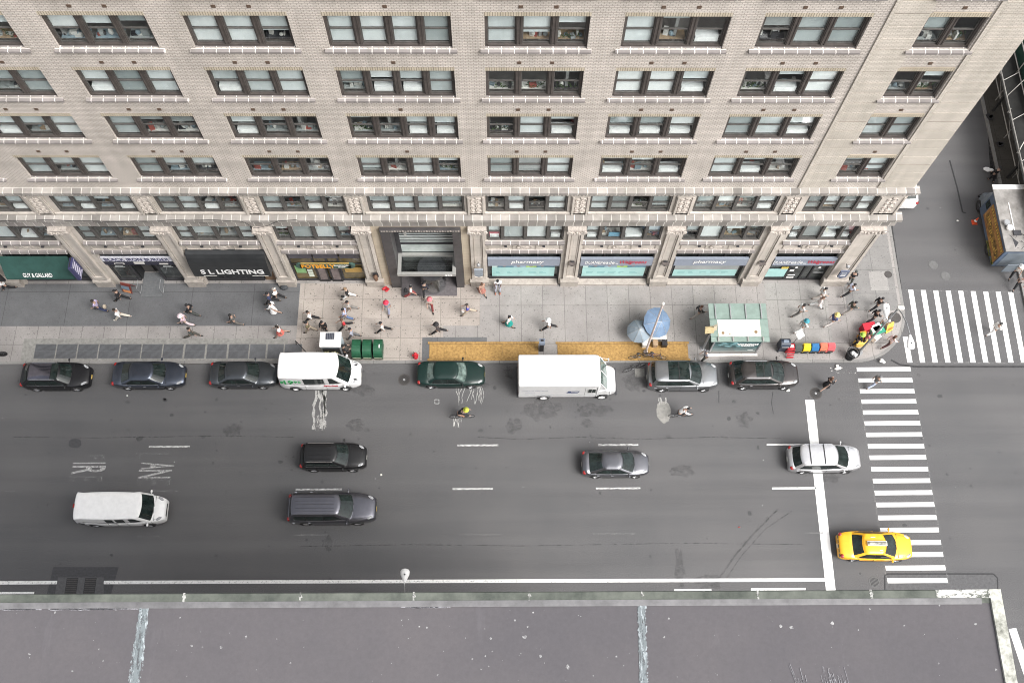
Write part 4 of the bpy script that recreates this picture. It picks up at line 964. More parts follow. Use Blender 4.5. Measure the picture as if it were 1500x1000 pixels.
# mortar joints of the coping and old sealant seams across the roof
jm = worn('joint_mortar', (.42, .42, .40), .44, .56, 9)
for px in (270, 440, 606, 775, 940, 1110, 1276):
    x = GR(px, 868).x; w = R.uniform(.008, .022); m = MB(); m.box(x - w, x + w, ye(x) - .135, ye(x) + .003, ZR - .1, ZR + .004)
    m.obox((x + .005, ye(x) - .06, ZR + .003), (.05, .05, .006), .4); m.build('coping_joint', jm, N)
def seam(px0, px1, w, seed, mat):
    r = random.Random(seed); a = GR(px0, 884); b = GR(px1, 1010); n = 40; m = MB(); L = []; Rr = []
    for i in range(n + 1):
        t = i / n; x = a.x + (b.x - a.x) * t; y = a.y + (b.y - a.y) * t; L.append((x - w * r.uniform(.7, 1.15) / 2, y, ZR - .022)); Rr.append((x + w * r.uniform(.7, 1.15) / 2, y, ZR - .022))
    m.grid([L, Rr]); return m.build('sealant_seam', mat, N)
sm = worn('old_sealant', (.17, .195, .205), .36, .5, 6, (3, .6, 1)); smw = worn('white_sealant', (.36, .40, .42), .48, .58, 7, (4, .7, 1))
seam(211, 194, .15, 1, sm); seam(940, 943, .12, 2, sm)
for a, b, s_ in ((206, 188, 3), (217, 201, 4), (943, 947, 5), (937, 941, 6)):
    r = random.Random(s_); p, q = GR(a, 886), GR(b, 1010); m = MB(); L = []; Rr = []
    for i in range(61):
        t = i / 60; x = p.x + (q.x - p.x) * t + r.uniform(-.008, .008); y = p.y + (q.y - p.y) * t; w = r.uniform(.01, .045); L.append((x - w, y, ZR - .018)); Rr.append((x + w, y, ZR - .018))
    m.grid([L, Rr]); m.build('sealant_edge', smw, N)
m = MB(); r = random.Random(9)
def splat(px, py, s):
    c = GR(px, py); n = 9
    m.face([(c.x + s * r.uniform(.5, 1.2) * math.cos(2 * PI * i / n), c.y + s * r.uniform(.5, 1.2) * math.sin(2 * PI * i / n), ZR - .024) for i in range(n)])
for px, py, s in ((588, 907, .03), (598, 906, .025), (614, 917, .03), (625, 918, .035), (719, 934, .04), (721, 953, .03), (711, 960, .03), (692, 964, .035), (705, 979, .03), (716, 975, .02), (710, 920, .02), (754, 907, .04), (773, 917, .035), (781, 896, .03),
                  (768, 932, .07), (792, 960, .05), (832, 976, .07), (903, 961, .04), (914, 974, .02), (869, 989, .025), (851, 902, .02), (1377, 886, .03), (1376, 971, .03), (1460, 980, .04), (1083, 930, .02), (1047, 930, .02), (405, 935, .02), (445, 947, .02), (425, 970, .03), (280, 945, .04), (323, 947, .05),
                  (360, 932, .04), (296, 947, .025), (105, 982, .03), (144, 950, .03), (150, 967, .03), (42, 957, .04), (524, 950, .02), (641, 988, .03), (1144, 916, .05), (1160, 918, .07), (1220, 912, .06), (1325, 915, .03), (1430, 913, .05), (1243, 973, .02), (80, 896, .04), (980, 905, .04), (973, 932, .04), (263, 904, .03)):
    splat(px, py, s * .5)
for i in range(150): splat(r.uniform(0, 1460), r.uniform(890, 1000), abs(r.gauss(.004, .004)))
m.build('roof_dropping', worn('roof_droppings', (.48, .48, .48), .35, .65, 22), N)['kind'] = 'stuff'
m = MB()
for px, py in ((1165, 985), (1180, 990), (1208, 978), (1218, 985), (1228, 990), (1238, 992)):
    c = GR(px, py)
    for q in range(5): m.obox((c.x + r.uniform(-.05, .05), c.y - r.uniform(0, .25), ZR - .021), (r.uniform(.004, .014), r.uniform(.1, .4), .003), r.uniform(.05, .3))
for i in range(26): c = GR(r.uniform(10, 210) if i < 20 else r.uniform(600, 650), 885.5 + r.uniform(-3, 4)); m.obox((c.x, min(c.y, ye(c.x) - .23), ZR - .02), (r.uniform(.1, .5), r.uniform(.006, .03), .004), r.uniform(-.05, .05))
m.build('old_paint_streak', worn('streak_white', (.30, .295, .315), .40, .6, 8), N)['kind'] = 'stuff'
# street lamp that reaches over the avenue from behind the parapet
def lamp_head(m, p, dirv, L=1.15, w=.26):
    d = Vector(dirv).normalized(); n = Vector((-d.y, d.x, 0)); rows = []
    for t, ww, hh in ((0, .06, .05), (.12, .1, .08), (.3, .17, .13), (.55, .25, .17), (.8, w, .17), (.94, .2, .13), (1, .06, .05)):
        c = Vector(p) + d * (L * t); rows.append([c + n * (ww * math.cos(a)) + Vector((0, 0, hh * math.sin(a) * (1 if math.sin(a) > 0 else .5))) for a in [2 * PI * i / 12 for i in range(12)]])
    m.grid(rows, True)
def street_lamp(lab, base, top, heads, hz, pm_=None):
    o = empty('street_lamp', lab, 'street lamp', base)
    pmat = pm_ or M['steel']; H_ = top
    m = MB(); m.lathe([(.2, 0), (.2, .35), (.14, .5), (.11, .6), (.085, H_), (0, H_ + .02)], n=10); m.build('pole', pmat, o)
    for hx, hy, L in heads:
        a = MB(); hv = Vector((hx, hy, 0)) ; dist = hv.length; u = hv.normalized(); pts = []
        for i in range(9): t = i / 8; pts.append(u * (dist * t) + Vector((0, 0, H_ - .2 + (hz - H_ + .2) * math.sin(t * PI / 2))))
        a.path(pts, .035, 6); ar = a.build('arm', pmat, o)
        hm = MB(); lamp_head(hm, u * dist + Vector((0, 0, hz)), u, L); hd = hm.build('lamp_head', M['white'], ar, True)
        e = MB(); e.lathe([(0, .1), (.035, .08), (.05, 0)], u * (dist + L * .55) + Vector((0, 0, hz + .16)), 8); e.build('photocell', M['darkmetal'], hd)
    return o
hz = 8.7; h0 = G(592.5, 853, hz); h1 = G(593.5, 833, hz)
street_lamp('white headed street lamp reaching over the edge line from behind the near roof', (h0.x, 8.1, .15), 8.3, [(h1.x - h0.x, h0.y - 8.1, (h1 - h0).length)], hz)
# ================================================================ VEHICLES
def lerp(a, b, t): return a + (b - a) * t
def sm(t): t = max(0, min(1, t)); return t * t * (3 - 2 * t)
def car(name, label, cat, loc, rz, L, Wd, Ht, pc, metal=0.0, hood=.95, belt=.98, deck=1.0, nose=.72, gr=(-1.75, -1.2), gf=(.35, 1.05), wr=.34, wb=None, roofw=.72, glw=.91,
        side=((-1.1, -.3), (-.22, .5)), rails=False, sun=None, glass='carglass', bumper=None, rimm='rim', group=None, roofc=None, nx=64, ribs=0, rbow=.12, fbow=.2, stripe=None, tail='wide', lowtrim=True, plate='plate_w', roofbars=None, rearw=(.2, .9), sidegl=None, sunm=None, sun2=None):
    o = empty(name, label, cat, loc, rz, group)
    wb = wb or L * .585; xf = wb / 2 + L * .0 + .02; xr = -wb / 2 + .0; hw = Wd / 2; ra = wr + .06; zr = .24
    pa = paint(pc, metal)
    def wx(x):
        t = abs(x) / (L / 2); n = 5.2 if x < 0 else 3.9
        return hw * (1 - min(t, 1) ** n * (.30 if x > 0 else .2))
    def ztop(x):
        if x > gf[1]:
            t = (x - gf[1]) / (L / 2 - gf[1]); z = lerp(hood, nose, t ** 1.6)
        elif x > gr[0]: z = lerp(deck, belt, sm((x - gr[0]) / .5)); z = lerp(z, hood, sm((x - gf[0]) / max(.05, gf[1] - gf[0])))
        else: t = (gr[0] - x) / max(.05, L / 2 + gr[0]); z = deck - .05 * t
        return z
    def sec(x):
        t = abs(x) / (L / 2); e = max(.0, 1 - t ** 22) ** .5; zm = .52
        zt = ztop(x); zt = zm + (zt - zm) * (.55 + .45 * e); zb = zr; w = wx(x) * (.86 + .14 * e)
        zb = zb + .1 * (1 - e)
        za = zb
        for c in (xf, xr):
            if abs(x - c) < ra: za = max(za, wr + math.sqrt(ra * ra - (x - c) ** 2))
        za = min(za, zt - .2)
        z2 = max(zb + (zt - zb) * .42, za + .03)
        return [(w * .78, za), (w * .97, za + .005), (w * .985, za + .03 if za > zb + .01 else zb + .12), (w, z2), (w * .99, lerp(z2, zt, .55)), (w * .965, zt - .055), (w * .915, zt - .01), (w * .6, zt + .025), (w * .25, zt + .04)]
    xs = [-L / 2 + L * i / nx for i in range(nx + 1)]
    xs = sorted(xs + [-L / 2 + .012, -L / 2 + .035, L / 2 - .012, L / 2 - .035])
    rows = []
    for x in xs:
        s_ = sec(x); rows.append([(x, y, z) for y, z in s_] + [(x, -y, z) for y, z in reversed(s_)])
    m = MB(); m.grid(rows); m.face(rows[0]); m.face(rows[-1][::-1])
    # greenhouse shell
    NL = 7; K = 10
    def xr_(v): return lerp(gr[0], gr[1], v ** .9)
    def xf_(v): return lerp(gf[1], gf[0], v ** .92)
    zb_ = belt - .03
    def wv(v): return hw * lerp(glw, roofw, v ** 1.25)
    def zz(v, x=0): return lerp(zb_, Ht, v ** .93)
    def Fr(v, s): return Vector((xf_(v) - fbow * s * s - .06 * max(0, abs(s) - .8) * 5, wv(v) * s * .985, zz(v)))
    def Rr_(v, s): return Vector((xr_(v) + rbow * s * s + .05 * max(0, abs(s) - .8) * 5, wv(v) * s * .985, zz(v)))
    def Sd(v, x, sg): return Vector((x, sg * wv(v) * (1 - .05 * (abs(x - (gr[1] + gf[0]) / 2) / 1.6) ** 2), zz(v)))
    def ring(v):
        a = xr_(v) + rbow + .06; b = xf_(v) - fbow - .06; p = []
        p += [Fr(v, s) for s in [-1 + 2 * i / K for i in range(K + 1)]]
        p += [Sd(v, lerp(b, a, (i + 1) / (K + 1)), 1) for i in range(K)]
        p += [Rr_(v, s) for s in [1 - 2 * i / K for i in range(K + 1)]]
        p += [Sd(v, lerp(a, b, (i + 1) / (K + 1)), -1) for i in range(K)]
        return p
    gs = [ring(i / NL) for i in range(NL + 1)]
    top = gs[-1]; cx = (gr[1] + gf[0]) / 2
    for f_, dz in ((.965, .03), (.88, .055), (.6, .08), (.25, .09)): gs.append([Vector((lerp(cx, p.x, f_), p.y * f_, Ht + dz)) for p in top])
    m.grid(gs, True); m.face(gs[-1])
    body = m.build('body', pa, o, True)
    def roof_z(x, y):
        t = max(abs(y) / (wv(1)), abs(x - cx) / (abs(gf[0] - cx) + .01)); return Ht + (.09 if t < .25 else lerp(.09, .08, (t - .25) / .35) if t < .6 else lerp(.08, .055, (t - .6) / .28) if t < .88 else lerp(.055, .0, (t - .88) / .12))
    def patch(name, fn, us, vs, mat, off, par=o):
        g_ = MB(); g_.grid([[fn(v, u) + Vector(off) for u in us] for v in vs]); return g_.build(name, mat, par, True, fix=True)
    gm_ = M[glass]; S_ = [-.86 + 1.72 * i / 8 for i in range(9)]; V = [.1, .3, .5, .7, .9]
    ws = patch('windshield', Fr, S_, [.06, .25, .5, .75, .94], gm_, (.012, 0, .012))
    patch('rear_window', Rr_, [-.82 + 1.64 * i / 8 for i in range(9)], [lerp(rearw[0], rearw[1], i / 4) for i in range(5)], gm_, (-.012, 0, .01))
    for sg in (-1, 1):
        def fb(v, t, sg=sg): return Sd(v, lerp(max(side[0][0] - .04, xr_(v) + rbow + .08), max(min(side[-1][1] + .05, xf_(v) - fbow - .05), .0), t), sg)
        if cat != 'van' and label.find(' van ') < 0: patch('pillar_trim', fb, [i / 8 for i in range(9)], [lerp(.1, .9, i / 4) for i in range(5)], M['blacktrim'], (0, sg * .006, .001), body)
        for xa, xb in side:
            lo, hi = .14, .86
            def f2(v, t, xa=xa, xb=xb, sg=sg): a = max(xa, xr_(v) + rbow + .14); b = min(xb, xf_(v) - fbow - .1); return Sd(v, lerp(a, max(b, a + .02), t), sg)
            patch('side_window', f2, [i / 5 for i in range(6)], [lerp(lo, hi, i / 4) for i in range(5)], M[sidegl or ('carglass' if glass != 'carglass' else glass)], (0, sg * .012, .002))
        # waist chrome, seams, mirror, handles
        tr = MB(); tr.path([Sd(.07, lerp(xr_(.07) + rbow + .2, xf_(.07) - fbow - .2, i / 6), sg) + Vector((0, sg * .012, 0)) for i in range(7)], .014, 5); tr.build('window_trim', M['chrome'] if stripe != 'none' else M['blacktrim'], body)
        mi = MB(); p = Sd(.16, gf[0] + (gf[1] - gf[0]) * .5, sg); mi.ell((p.x, sg * (hw + .1), belt + .08), (.07, .11, .085), 9, 6); mi.tube((p.x, sg * hw * .9, belt + .02), (p.x, sg * (hw + .05), belt + .05), .025); mi.build('mirror', pa if pc[0] > .05 else M['blacktrim'], o)
        se = MB()
        for xd in [side[0][0] - .0] + [b + .04 for _, b in side[:2]] + [gf[1] - .12]:
            if xr + ra * .2 < xd < xf - ra * .9 or xd == gf[1] - .12:
                q_ = sec(xd)[2:6]; se.path([(xd, sg * (y + .004), z) for y, z in q_], .008, 4)
        se.build('door_seam', M['blacktrim'], body)
        hd = MB(); [hd.obox((xd, sg * (hw * .992), belt - .17), (.16, .03, .03)) for xd in (side[0][0] + .12, side[1][0] + .08)]; hd.build('door_handle', M['chrome'] if metal else pa, body)
    # lamps, grille, plates
    for sg in (-1, 1):
        h_ = MB(); h_.ell((L / 2 - .36, sg * wx(L / 2 - .36) * .8, ztop(L / 2 - .36) - .035), (.24, .10, .075), 10, 6, Matrix.Rotation(-sg * .5, 3, 'Z')); h_.build('headlight', M['lamp_clear'], o)
        tl = MB(); tl.ell((-L / 2 + .16, sg * wx(-L / 2 + .2) * .84, deck - .15), (.14, .16, .12), 9, 6); tl.build('tail_light', M['lamp_red'], o)
    gr_ = MB(); zc = nose * .5 + .2; gr_.box(L / 2 - .1, L / 2 + .008, -hw * .42, hw * .42, zc - .1, zc + .08); gr_.build('grille', M['blacktrim'], o)
    for x_, n_ in ((L / 2 + .002, 'front_plate'), (-L / 2 - .022, 'rear_plate')): MB().box(x_, x_ + .02, -.15, .15, .46, .60).build(n_, M[plate], o)
    for sx, sg in ((-1, -1), (1, -1), (-1, 1), (1, 1)):
        x_ = xf if sx > 0 else xr; y0 = sg * (hw - .02); y1 = sg * (hw - .24)
        a, b = min(y0, y1), max(y0, y1); t_ = MB()
        t_.lathe([(wr * .55, 0), (wr * .93, 0), (wr, .03), (wr, b - a - .03), (wr * .93, b - a), (wr * .55, b - a)], (x_, a, wr), 22, 'y'); w_ = t_.build('wheel', M['rubber'], o, True)
        r_ = MB(); yo = sg * (hw - .035); r_.lathe([(0, -sg * 0), (wr * .2, 0), (wr * .24, -sg * .03), (wr * .5, -sg * .035), (wr * .56, sg * .005), (wr * .64, sg * .01), (wr * .66, -sg * .08), (wr * .3, -sg * .12), (0, -sg * .12)], (x_, yo, wr), 20, 'y')
        r_.build('rim', M[rimm], w_)
    # bonnet shut lines
    bl = MB()
    for sg in (-1, 1): bl.path([(x, sg * wx(x) * lerp(.83, .68, (x - gf[1]) / (L / 2 - gf[1])), ztop(x) + .006) for x in [lerp(gf[1] + .02, L / 2 - .22, i / 6) for i in range(7)]], .008, 4)
    bl.path([(gf[1] + .03, hw * s, ztop(gf[1] + .03) + .02) for s in (-.82, -.5, 0, .5, .82)], .012, 4)
    for s in (-.35, .12): bl.tube(Fr(.03, s) + Vector((.02, 0, .02)), Fr(.08, s + .42) + Vector((.025, 0, .03)), .011)
    bl.build('shut_line', M['blacktrim'], body)
    if rails:
        for sg in (-1, 1):
            r_ = MB(); y = sg * wv(1) * .93; xa, xb = gr[1] + .15, gf[0] - .25
            r_.path([(xa, y, Ht - .0), (xa + .12, y, Ht + .1), (xb - .12, y, Ht + .1), (xb, y, Ht - .0)], .02, 6); r_.build('roof_rail', M['chrome'] if rails == 'c' else M['blacktrim'], o)
    if roofbars:
        for x_ in roofbars: MB().obox((x_, 0, Ht + .12), (.05, wv(1) * 1.86, .03)).build('roof_bar', M['blacktrim'], o)
    if sun:
        xa, xb, f_ = sun; n = 8
        g_ = MB(); g_.grid([[(x, y, roof_z(x, y) + .012) for y in [wv(1) * f_ * (-1 + 2 * j / n) for j in range(n + 1)]] for x in [lerp(xa, xb, i / n) for i in range(n + 1)]])
        g_.build('sunroof', sunm or M['carglass'], o, True)
        if sun2:
            g_ = MB(); g_.grid([[(x, y, roof_z(x, y) + .012) for y in [wv(1) * f_ * (-1 + 2 * j / n) for j in range(n + 1)]] for x in [lerp(sun2[0], sun2[1], i / n) for i in range(n + 1)]]); g_.build('sunroof', M['carglass'], o, True)
        r_ = MB(); r_.obox((lerp(xa, xb, .5), 0, roof_z(xa, 0) + .016), (.05, wv(1) * f_ * 2, .01)); r_.build('sunroof_bar', M['blacktrim'], body)
    if ribs:
        for i in range(ribs):
            r_ = MB(); y = wv(1) * .62 * (-1 + 2 * i / (ribs - 1)); r_.path([(x, y, roof_z(x, y) + .002) for x in [lerp(gr[1] + .3, gf[0] - .35, k_ / 5) for k_ in range(6)]], .018, 5); r_.build('roof_rib', pa, body)
    if lowtrim:
        for sg in (-1, 1): MB().box(xr + ra + .05, xf - ra - .05, sg * hw * .955 - .03, sg * hw * .955 + .03, zr - .05, zr + .06).build('sill_trim', M['blacktrim'], body)
    r_ = MB(); r_.box(-L / 2 + .25, L / 2 - .25, -hw * .76, hw * .76, .18, .45); r_.build('underbody', M['blacktrim'], body)
    return o
def at(x0, x1, y, Wd): return (G((x0 + x1) / 2, y - 12, .6).x, G((x0 + x1) / 2, y).y + Wd / 2, 0)
def row(x0, x1, y, Wd): return at(x0, x1, y, Wd)
PK = 'vehicles parked along the far kerb'; MV = 'vehicles moving along the avenue'
SUV = dict(hood=1.03, belt=1.08, deck=1.1, nose=.86, wr=.37)
car('parked_car', 'black suv with a large shiny roof, first of the kerbside cars from the left', 'car', row(32, 132, 574, 1.84), .0, 4.66, 1.84, 1.6, (.008, .008, .010), gr=(-2.16, -1.62), gf=(.55, 1.22), side=((-1.8, -1.1), (-1.06, -.12), (-.08, .9)), rails='c', sun=(-1.5, -.02, .88), sun2=(.02, .46), sunm=pm('roof_mirror_glass', (.15, .15, .185), .08, metal=.9, var=.25, scale=.8), group=PK, plate='plate_y', **SUV)
SED = dict(hood=.9, belt=.93, deck=1.0, nose=.7, wr=.34, rearw=(.1, .9))
car('parked_car', 'blue grey sedan parked between the leftmost black suv and the slate grey sedan', 'car', row(164, 271, 572, 1.86), 0, 4.95, 1.86, 1.40, (.062, .073, .098), .8, gr=(-1.95, -1.1), gf=(.46, 1.25), side=((-1.3, -.3), (-.26, .8)), sun=None, group=PK, plate='plate_y', **SED)
car('parked_car', 'dark slate grey sedan parked directly behind the white passenger van', 'car', row(307, 405, 571, 1.82), 0, 4.6, 1.82, 1.40, (.075, .083, .093), .8, gr=(-1.78, -1.1), gf=(.4, 1.2), side=((-1.25, -.35), (-.31, .75)), group=PK, plate='plate_y', **{**SED, 'rearw': (.1, .92)})
van = car('parked_van', 'white passenger van with green price lettering on its side parked at the kerb', 'van', row(411, 528, 573, 2.05), 0, 5.55, 2.05, 2.42, (.80, .80, .80), hood=1.15, belt=1.22, deck=1.22, nose=.95, gr=(-2.72, -2.62), gf=(1.42, 2.2), wr=.35, wb=3.4, roofw=.93, glw=.97, side=((-.95, .45), (.75, 1.75)), rbow=.06, fbow=.18, group=PK, stripe='none', plate='plate_w', rearw=(.25, .8), rimm='hubcap', lowtrim=False)
gl_ = P('green_letters', (.03, .30, .09), rough=.5); rl_ = P('red_van_letters', (.5, .04, .06), rough=.5)
for s_, x_, z_, w_, h_ in (('$', -2.42, 1.56, .2, .3), ('19', -1.95, 1.44, .62, .52), ('95', -1.36, 1.6, .48, .34)): text('lettering', s_, gl_, van, (x_, -1.0 + (z_ - 1.3) * .09, z_), (PI / 2 - .1, 0, 0), w=w_, h=h_, bold=.02, ext=.03)
m = MB(); rr = random.Random(2)
for i in range(7): m.box(.35 + i * .14, .35 + i * .14 + .1, -1.032, -1.012, 1.0, 1.0 + rr.uniform(.12, .2))
m.build('red_lettering', rl_, van)
for y in (-.55, .5): MB().obox((2.42, y, 1.135), (.26, .1, .03)).build('bonnet_vent', M['blacktrim'], van)
car('parked_car', 'dark green sedan parked between the fire hydrant and the white mail truck', 'car', row(611, 710, 570, 1.8), 0, 4.66, 1.8, 1.38, (.006, .022, .019), 0, gr=(-1.75, -1.15), gf=(.52, 1.12), side=((-1.2, -.2), (-.16, .75)), glass='carglass_light', group=PK, plate='plate_y', **SED)
car('parked_car', 'silver grey boxy suv with a black glass roof parked beside the vendor umbrellas', 'car', row(949, 1052, 575, 1.98), 0, 4.9, 1.98, 1.72, (.30, .31, .32), .9, gr=(-2.28, -2.05), gf=(.4, 1.28), side=((-2.1, -1.3), (-1.26, -.3), (-.26, .95)), sun=(-1.15, .3, .86), rbow=.08, roofw=.78, group=PK, plate='plate_w', **{**SUV, 'hood': 1.1, 'belt': 1.15, 'deck': 1.15})
car('parked_car', 'dark brown crossover parked first behind the street corner, beside the bus shelter', 'car', row(1068, 1170, 572, 1.9), 0, 4.8, 1.9, 1.6, (.085, .078, .076), .85, gr=(-2.22, -1.68), gf=(.42, 1.38), side=((-1.8, -1.1), (-1.06, -.1), (-.06, 1.0)), sun=(-.75, .3, .8), rails='c', group=PK, plate='plate_w', **SUV)
car('car', 'small black suv driving in the lane nearest the parked row', 'car', at(440, 536, 692, 1.82), 0, 4.4, 1.82, 1.66, (.009, .009, .010), gr=(-2.0, -1.8), gf=(.36, 1.12), side=((-1.85, -1.1), (-1.06, -.15), (-.11, .8)), rails='c', ribs=4, rbow=.08, group=MV, roofw=.76, **SUV)
car('car', 'long black suv with a ribbed roof driving in the middle lane', 'car', at(420, 552, 770, 2.03), 0, 5.75, 2.03, 1.84, (.125, .125, .145), .85, gr=(-2.72, -2.5), gf=(.66, 1.5), side=((-2.5, -1.5), (-1.45, -.4), (-.35, 1.15)), rails=True, ribs=5, rbow=.08, group=MV, roofw=.74, hood=1.12, belt=1.17, deck=1.15, nose=.95, wr=.4, plate='plate_y')
car('car', 'dark silver hatchback with a sloping rear window ahead of the small black suv', 'car', at(852, 951, 701, 1.76), 0, 4.5, 1.76, 1.42, (.16, .162, .178), .9, gr=(-2.0, -.95), gf=(.42, 1.3), side=((-1.3, -.4), (-.32, .7)), group=MV, roofw=.7, **{**SED, 'deck': 1.02, 'rearw': (.12, .96)})
car('car', 'silver station wagon with two roof bars crossing the white stop line', 'car', at(1152, 1263, 694, 1.8), 0, 4.85, 1.84, 1.64, (.62, .62, .63), .75, gr=(-2.25, -1.8), gf=(.65, 1.6), side=((-2.0, -1.05), (-1.01, .0), (.04, 1.25)), rails='c', roofbars=(-1.2, -.25), roofw=.8, group=MV, rearw=(.1, .92), hood=.96, belt=.98, deck=1.02, nose=.78, wr=.35)
tx = car('taxi', 'yellow taxi with an advertising light box on its roof passing over the crosswalk', 'taxi', at(1229, 1336, 823, 1.86), -.02, 4.8, 1.86, 1.38, (.82, .42, .012), 0, gr=(-1.72, -.98), gf=(.46, 1.34), side=((-1.2, -.25), (-.21, .85)), group=None, stripe='none', **{**SED, 'deck': .98, 'rearw': (.12, .92)})
m = MB(); m.obox((-.15, 0, 1.56), (1.25, .3, .12)); m.obox((-.35, .42, 1.475), (.3, .05, .02)); m.obox((.1, -.42, 1.475), (.2, .05, .02)); tb = m.build('roof_light_box', M['offwhite'], tx)
m = MB(); m.raw([(-.74, -.12, 1.622), (.44, -.12, 1.622), (.44, .12, 1.622), (-.74, .12, 1.622), (-.7, 0, 1.74), (.4, 0, 1.74)], [(0, 1, 5, 4), (2, 3, 4, 5), (1, 2, 5), (3, 0, 4)]); m.build('advert_panel', pm('advert_print', (.22, .25, .24), .4, var=.7, scale=4, c2=(.6, .58, .5)), tb)
m = MB(); [m.box(-2.41, -2.398, -.75 + i * .3, -.55 + i * .3, .72, .86) for i in range(5)]; m.build('tail_lettering', M['blacktrim'], tx)
ev = car('van', 'plain white cargo van driving in the middle lane at the left', 'van', at(113, 245, 772, 2.0), 0, 5.7, 2.0, 2.0, (.82, .82, .81), hood=1.12, belt=1.16, deck=1.16, nose=.98, gr=(-2.77, -2.67), gf=(1.6, 2.2), wr=.36, wb=3.5, roofw=.9, glw=.96, side=((-.7, -.2), (-.05, .5), (.8, 1.8)), rbow=.05, fbow=.14, group=MV, stripe='none', rearw=(.3, .8), lowtrim=False)
m = MB(); m.box(-2.74, -2.64, -.12, .12, 2.0, 2.04); m.build('brake_light', M['lamp_red'], ev); m = MB(); m.lathe([(0, 0), (.11, 0), (.11, .02), (0, .02)], (-2.35, -.985, .95), 10, 'y'); m.build('fuel_cap', M['blacktrim'], ev)
pw = G(1328, 303, .4); car('parked_car', 'white hatchback half hidden behind the big building in the side street', 'car', (pw.x - .1, pw.y + 2.1, 0), PI / 2, 4.4, 1.8, 1.5, (.8, .8, .8), gr=(-1.95, -1.3), gf=(.3, 1.0), side=((-1.1, -.3), (-.22, .6)), rearw=(.1, .9), hood=.96, belt=.98, deck=1.05, nose=.75, wr=.34)
# ---- mail truck
def wheel(o, x, y, r, w, sg, rm, name='wheel'):
    t = MB(); t.lathe([(r * .5, 0), (r * .93, 0), (r, .04), (r, w - .04), (r * .93, w), (r * .5, w)], (x, y - w / 2, r), 22, 'y'); k_ = t.build(name, M['rubber'], o, True)
    h = MB(); yo = y + sg * (w / 2 + .0); h.lathe([(0, sg * .03), (r * .18, sg * .03), (r * .3, -sg * .02), (r * .52, sg * .01), (r * .6, sg * .012), (r * .6, -sg * .1)], (x, yo, r), 18, 'y'); h.build('rim', rm, k_); return k_
p = at(759, 884, 585, 2.25); T = empty('mail_truck', 'large white boxy mail delivery truck with a blue emblem parked at the kerb', 'truck', (G(759, 573, .6).x, p[1], 0), 0, PK)
wp_ = paint((.62, .62, .62)); hw = 1.14; m = MB()
secp = lambda w, z0, z1: [(w, z0), (w, z1 - .16), (w - .04, z1 - .06), (w - .14, z1), (-w + .14, z1), (-w + .04, z1 - .06), (-w, z1 - .16), (-w, z0)]
rows = []
for x, w, z1 in ((0, hw - .04, 2.86), (.05, hw, 2.9), (5.1, hw, 2.9), (5.38, hw - .03, 2.86), (5.5, hw - .1, 2.74)): rows.append([(x, y, z) for y, z in secp(w, .62, z1)])
m.grid(rows); m.face(rows[0]); m.face(rows[-1][::-1]); bd = m.build('cargo_body', wp_, T)
m = MB(); rows = []
for x, w, z1 in ((5.5, 1.02, 1.42), (5.95, 1.0, 1.4), (6.35, .93, 1.3), (6.6, .84, 1.15), (6.68, .78, .98)): rows.append([(x, y, z) for y, z in [(w, .5), (w, z1 - .2), (w - .12, z1 - .03), (w * .4, z1 + .02), (-w * .4, z1 + .02), (-w + .12, z1 - .03), (-w, z1 - .2), (-w, .5)]])
m.grid(rows); m.face(rows[-1][::-1]); m.build('hood', wp_, T)
m = MB(); m.grid([[(6.04, -.93, 1.42), (6.06, 0, 1.44), (6.04, .93, 1.42)], [(5.52, -.95, 2.72), (5.54, 0, 2.74), (5.52, .95, 2.72)]]); m.build('windshield', M['carglass_light'], T, fix=False)
m = MB(); m.tube((6.07, 0, 1.45), (5.55, 0, 2.74), .03); [m.tube((6.04, s_ * .95, 1.4), (5.52, s_ * .97, 2.74), .04) for s_ in (-1, 1)]; [m.face([(6.04, s_ * .95, 1.4), (5.52, s_ * .97, 2.72), (5.5, s_ * .97, 1.4)]) for s_ in (-1, 1)]; m.build('windshield_bar', wp_, T)
for sg in (-1, 1):
    m = MB(); m.box(4.72, 5.2, sg * hw - .006, sg * hw + .006, 1.5, 2.15); wn = m.build('side_window', M['carglass'], T)
    m = MB(); [m.box(xa, xb, sg * hw - .012, sg * hw + .012, za, zb) for xa, xb, za, zb in ((4.66, 5.26, 2.15, 2.2), (4.66, 5.26, 1.45, 1.5), (4.66, 4.72, 1.5, 2.15), (5.2, 5.26, 1.5, 2.15), (4.94, 4.98, 1.5, 2.15))]; m.build('frame', M['silver'], wn)
    m = MB(); m.box(4.5, 4.52, sg * hw - .006, sg * hw + .006, .65, 2.5); m.box(5.3, 5.32, sg * hw - .006, sg * hw + .006, .65, 2.5); m.build('door_seam', M['blacktrim'], T)
    m = MB(); m.path([(5.5, sg * hw, 2.1), (6.2, sg * 1.15, 1.9), (6.2, sg * 1.15, 1.4)], .018); m.path([(5.5, sg * hw, 1.2), (6.2, sg * 1.15, 1.4)], .018); m.ell((6.2, sg * 1.2, 1.65), (.05, .12, .2), 8, 6); m.build('mirror', M['white'], T)
    m = MB(); m.box(0, 5.5, sg * hw - .02, sg * hw + .02, 1.02, 1.07); m.build('rub_rail', M['steel'], T)
    for x_ in (1.75, 5.75): wheel(T, x_, sg * (1.03 if x_ < 3 else .99), .41, .26, sg, M['hubcap'])
    m = MB(); m.grid([[(1.75 + r_ * math.cos(a), sg * (hw + .015), .45 + r_ * math.sin(a)) for r_ in (.46, .58)] for a in [PI * i / 14 for i in range(15)]]); m.build('wheel_arch', M['steel'], T, fix=False)
    m = MB(); m.ell((6.62, sg * .6, .95), (.06, .13, .1), 9, 6); m.build('headlight', M['lamp_clear'], T)
    m = MB(); m.box(-.03, .0, sg * .9 - .08, sg * .9 + .08, .9, 1.2); m.build('tail_light', M['lamp_red'], T)
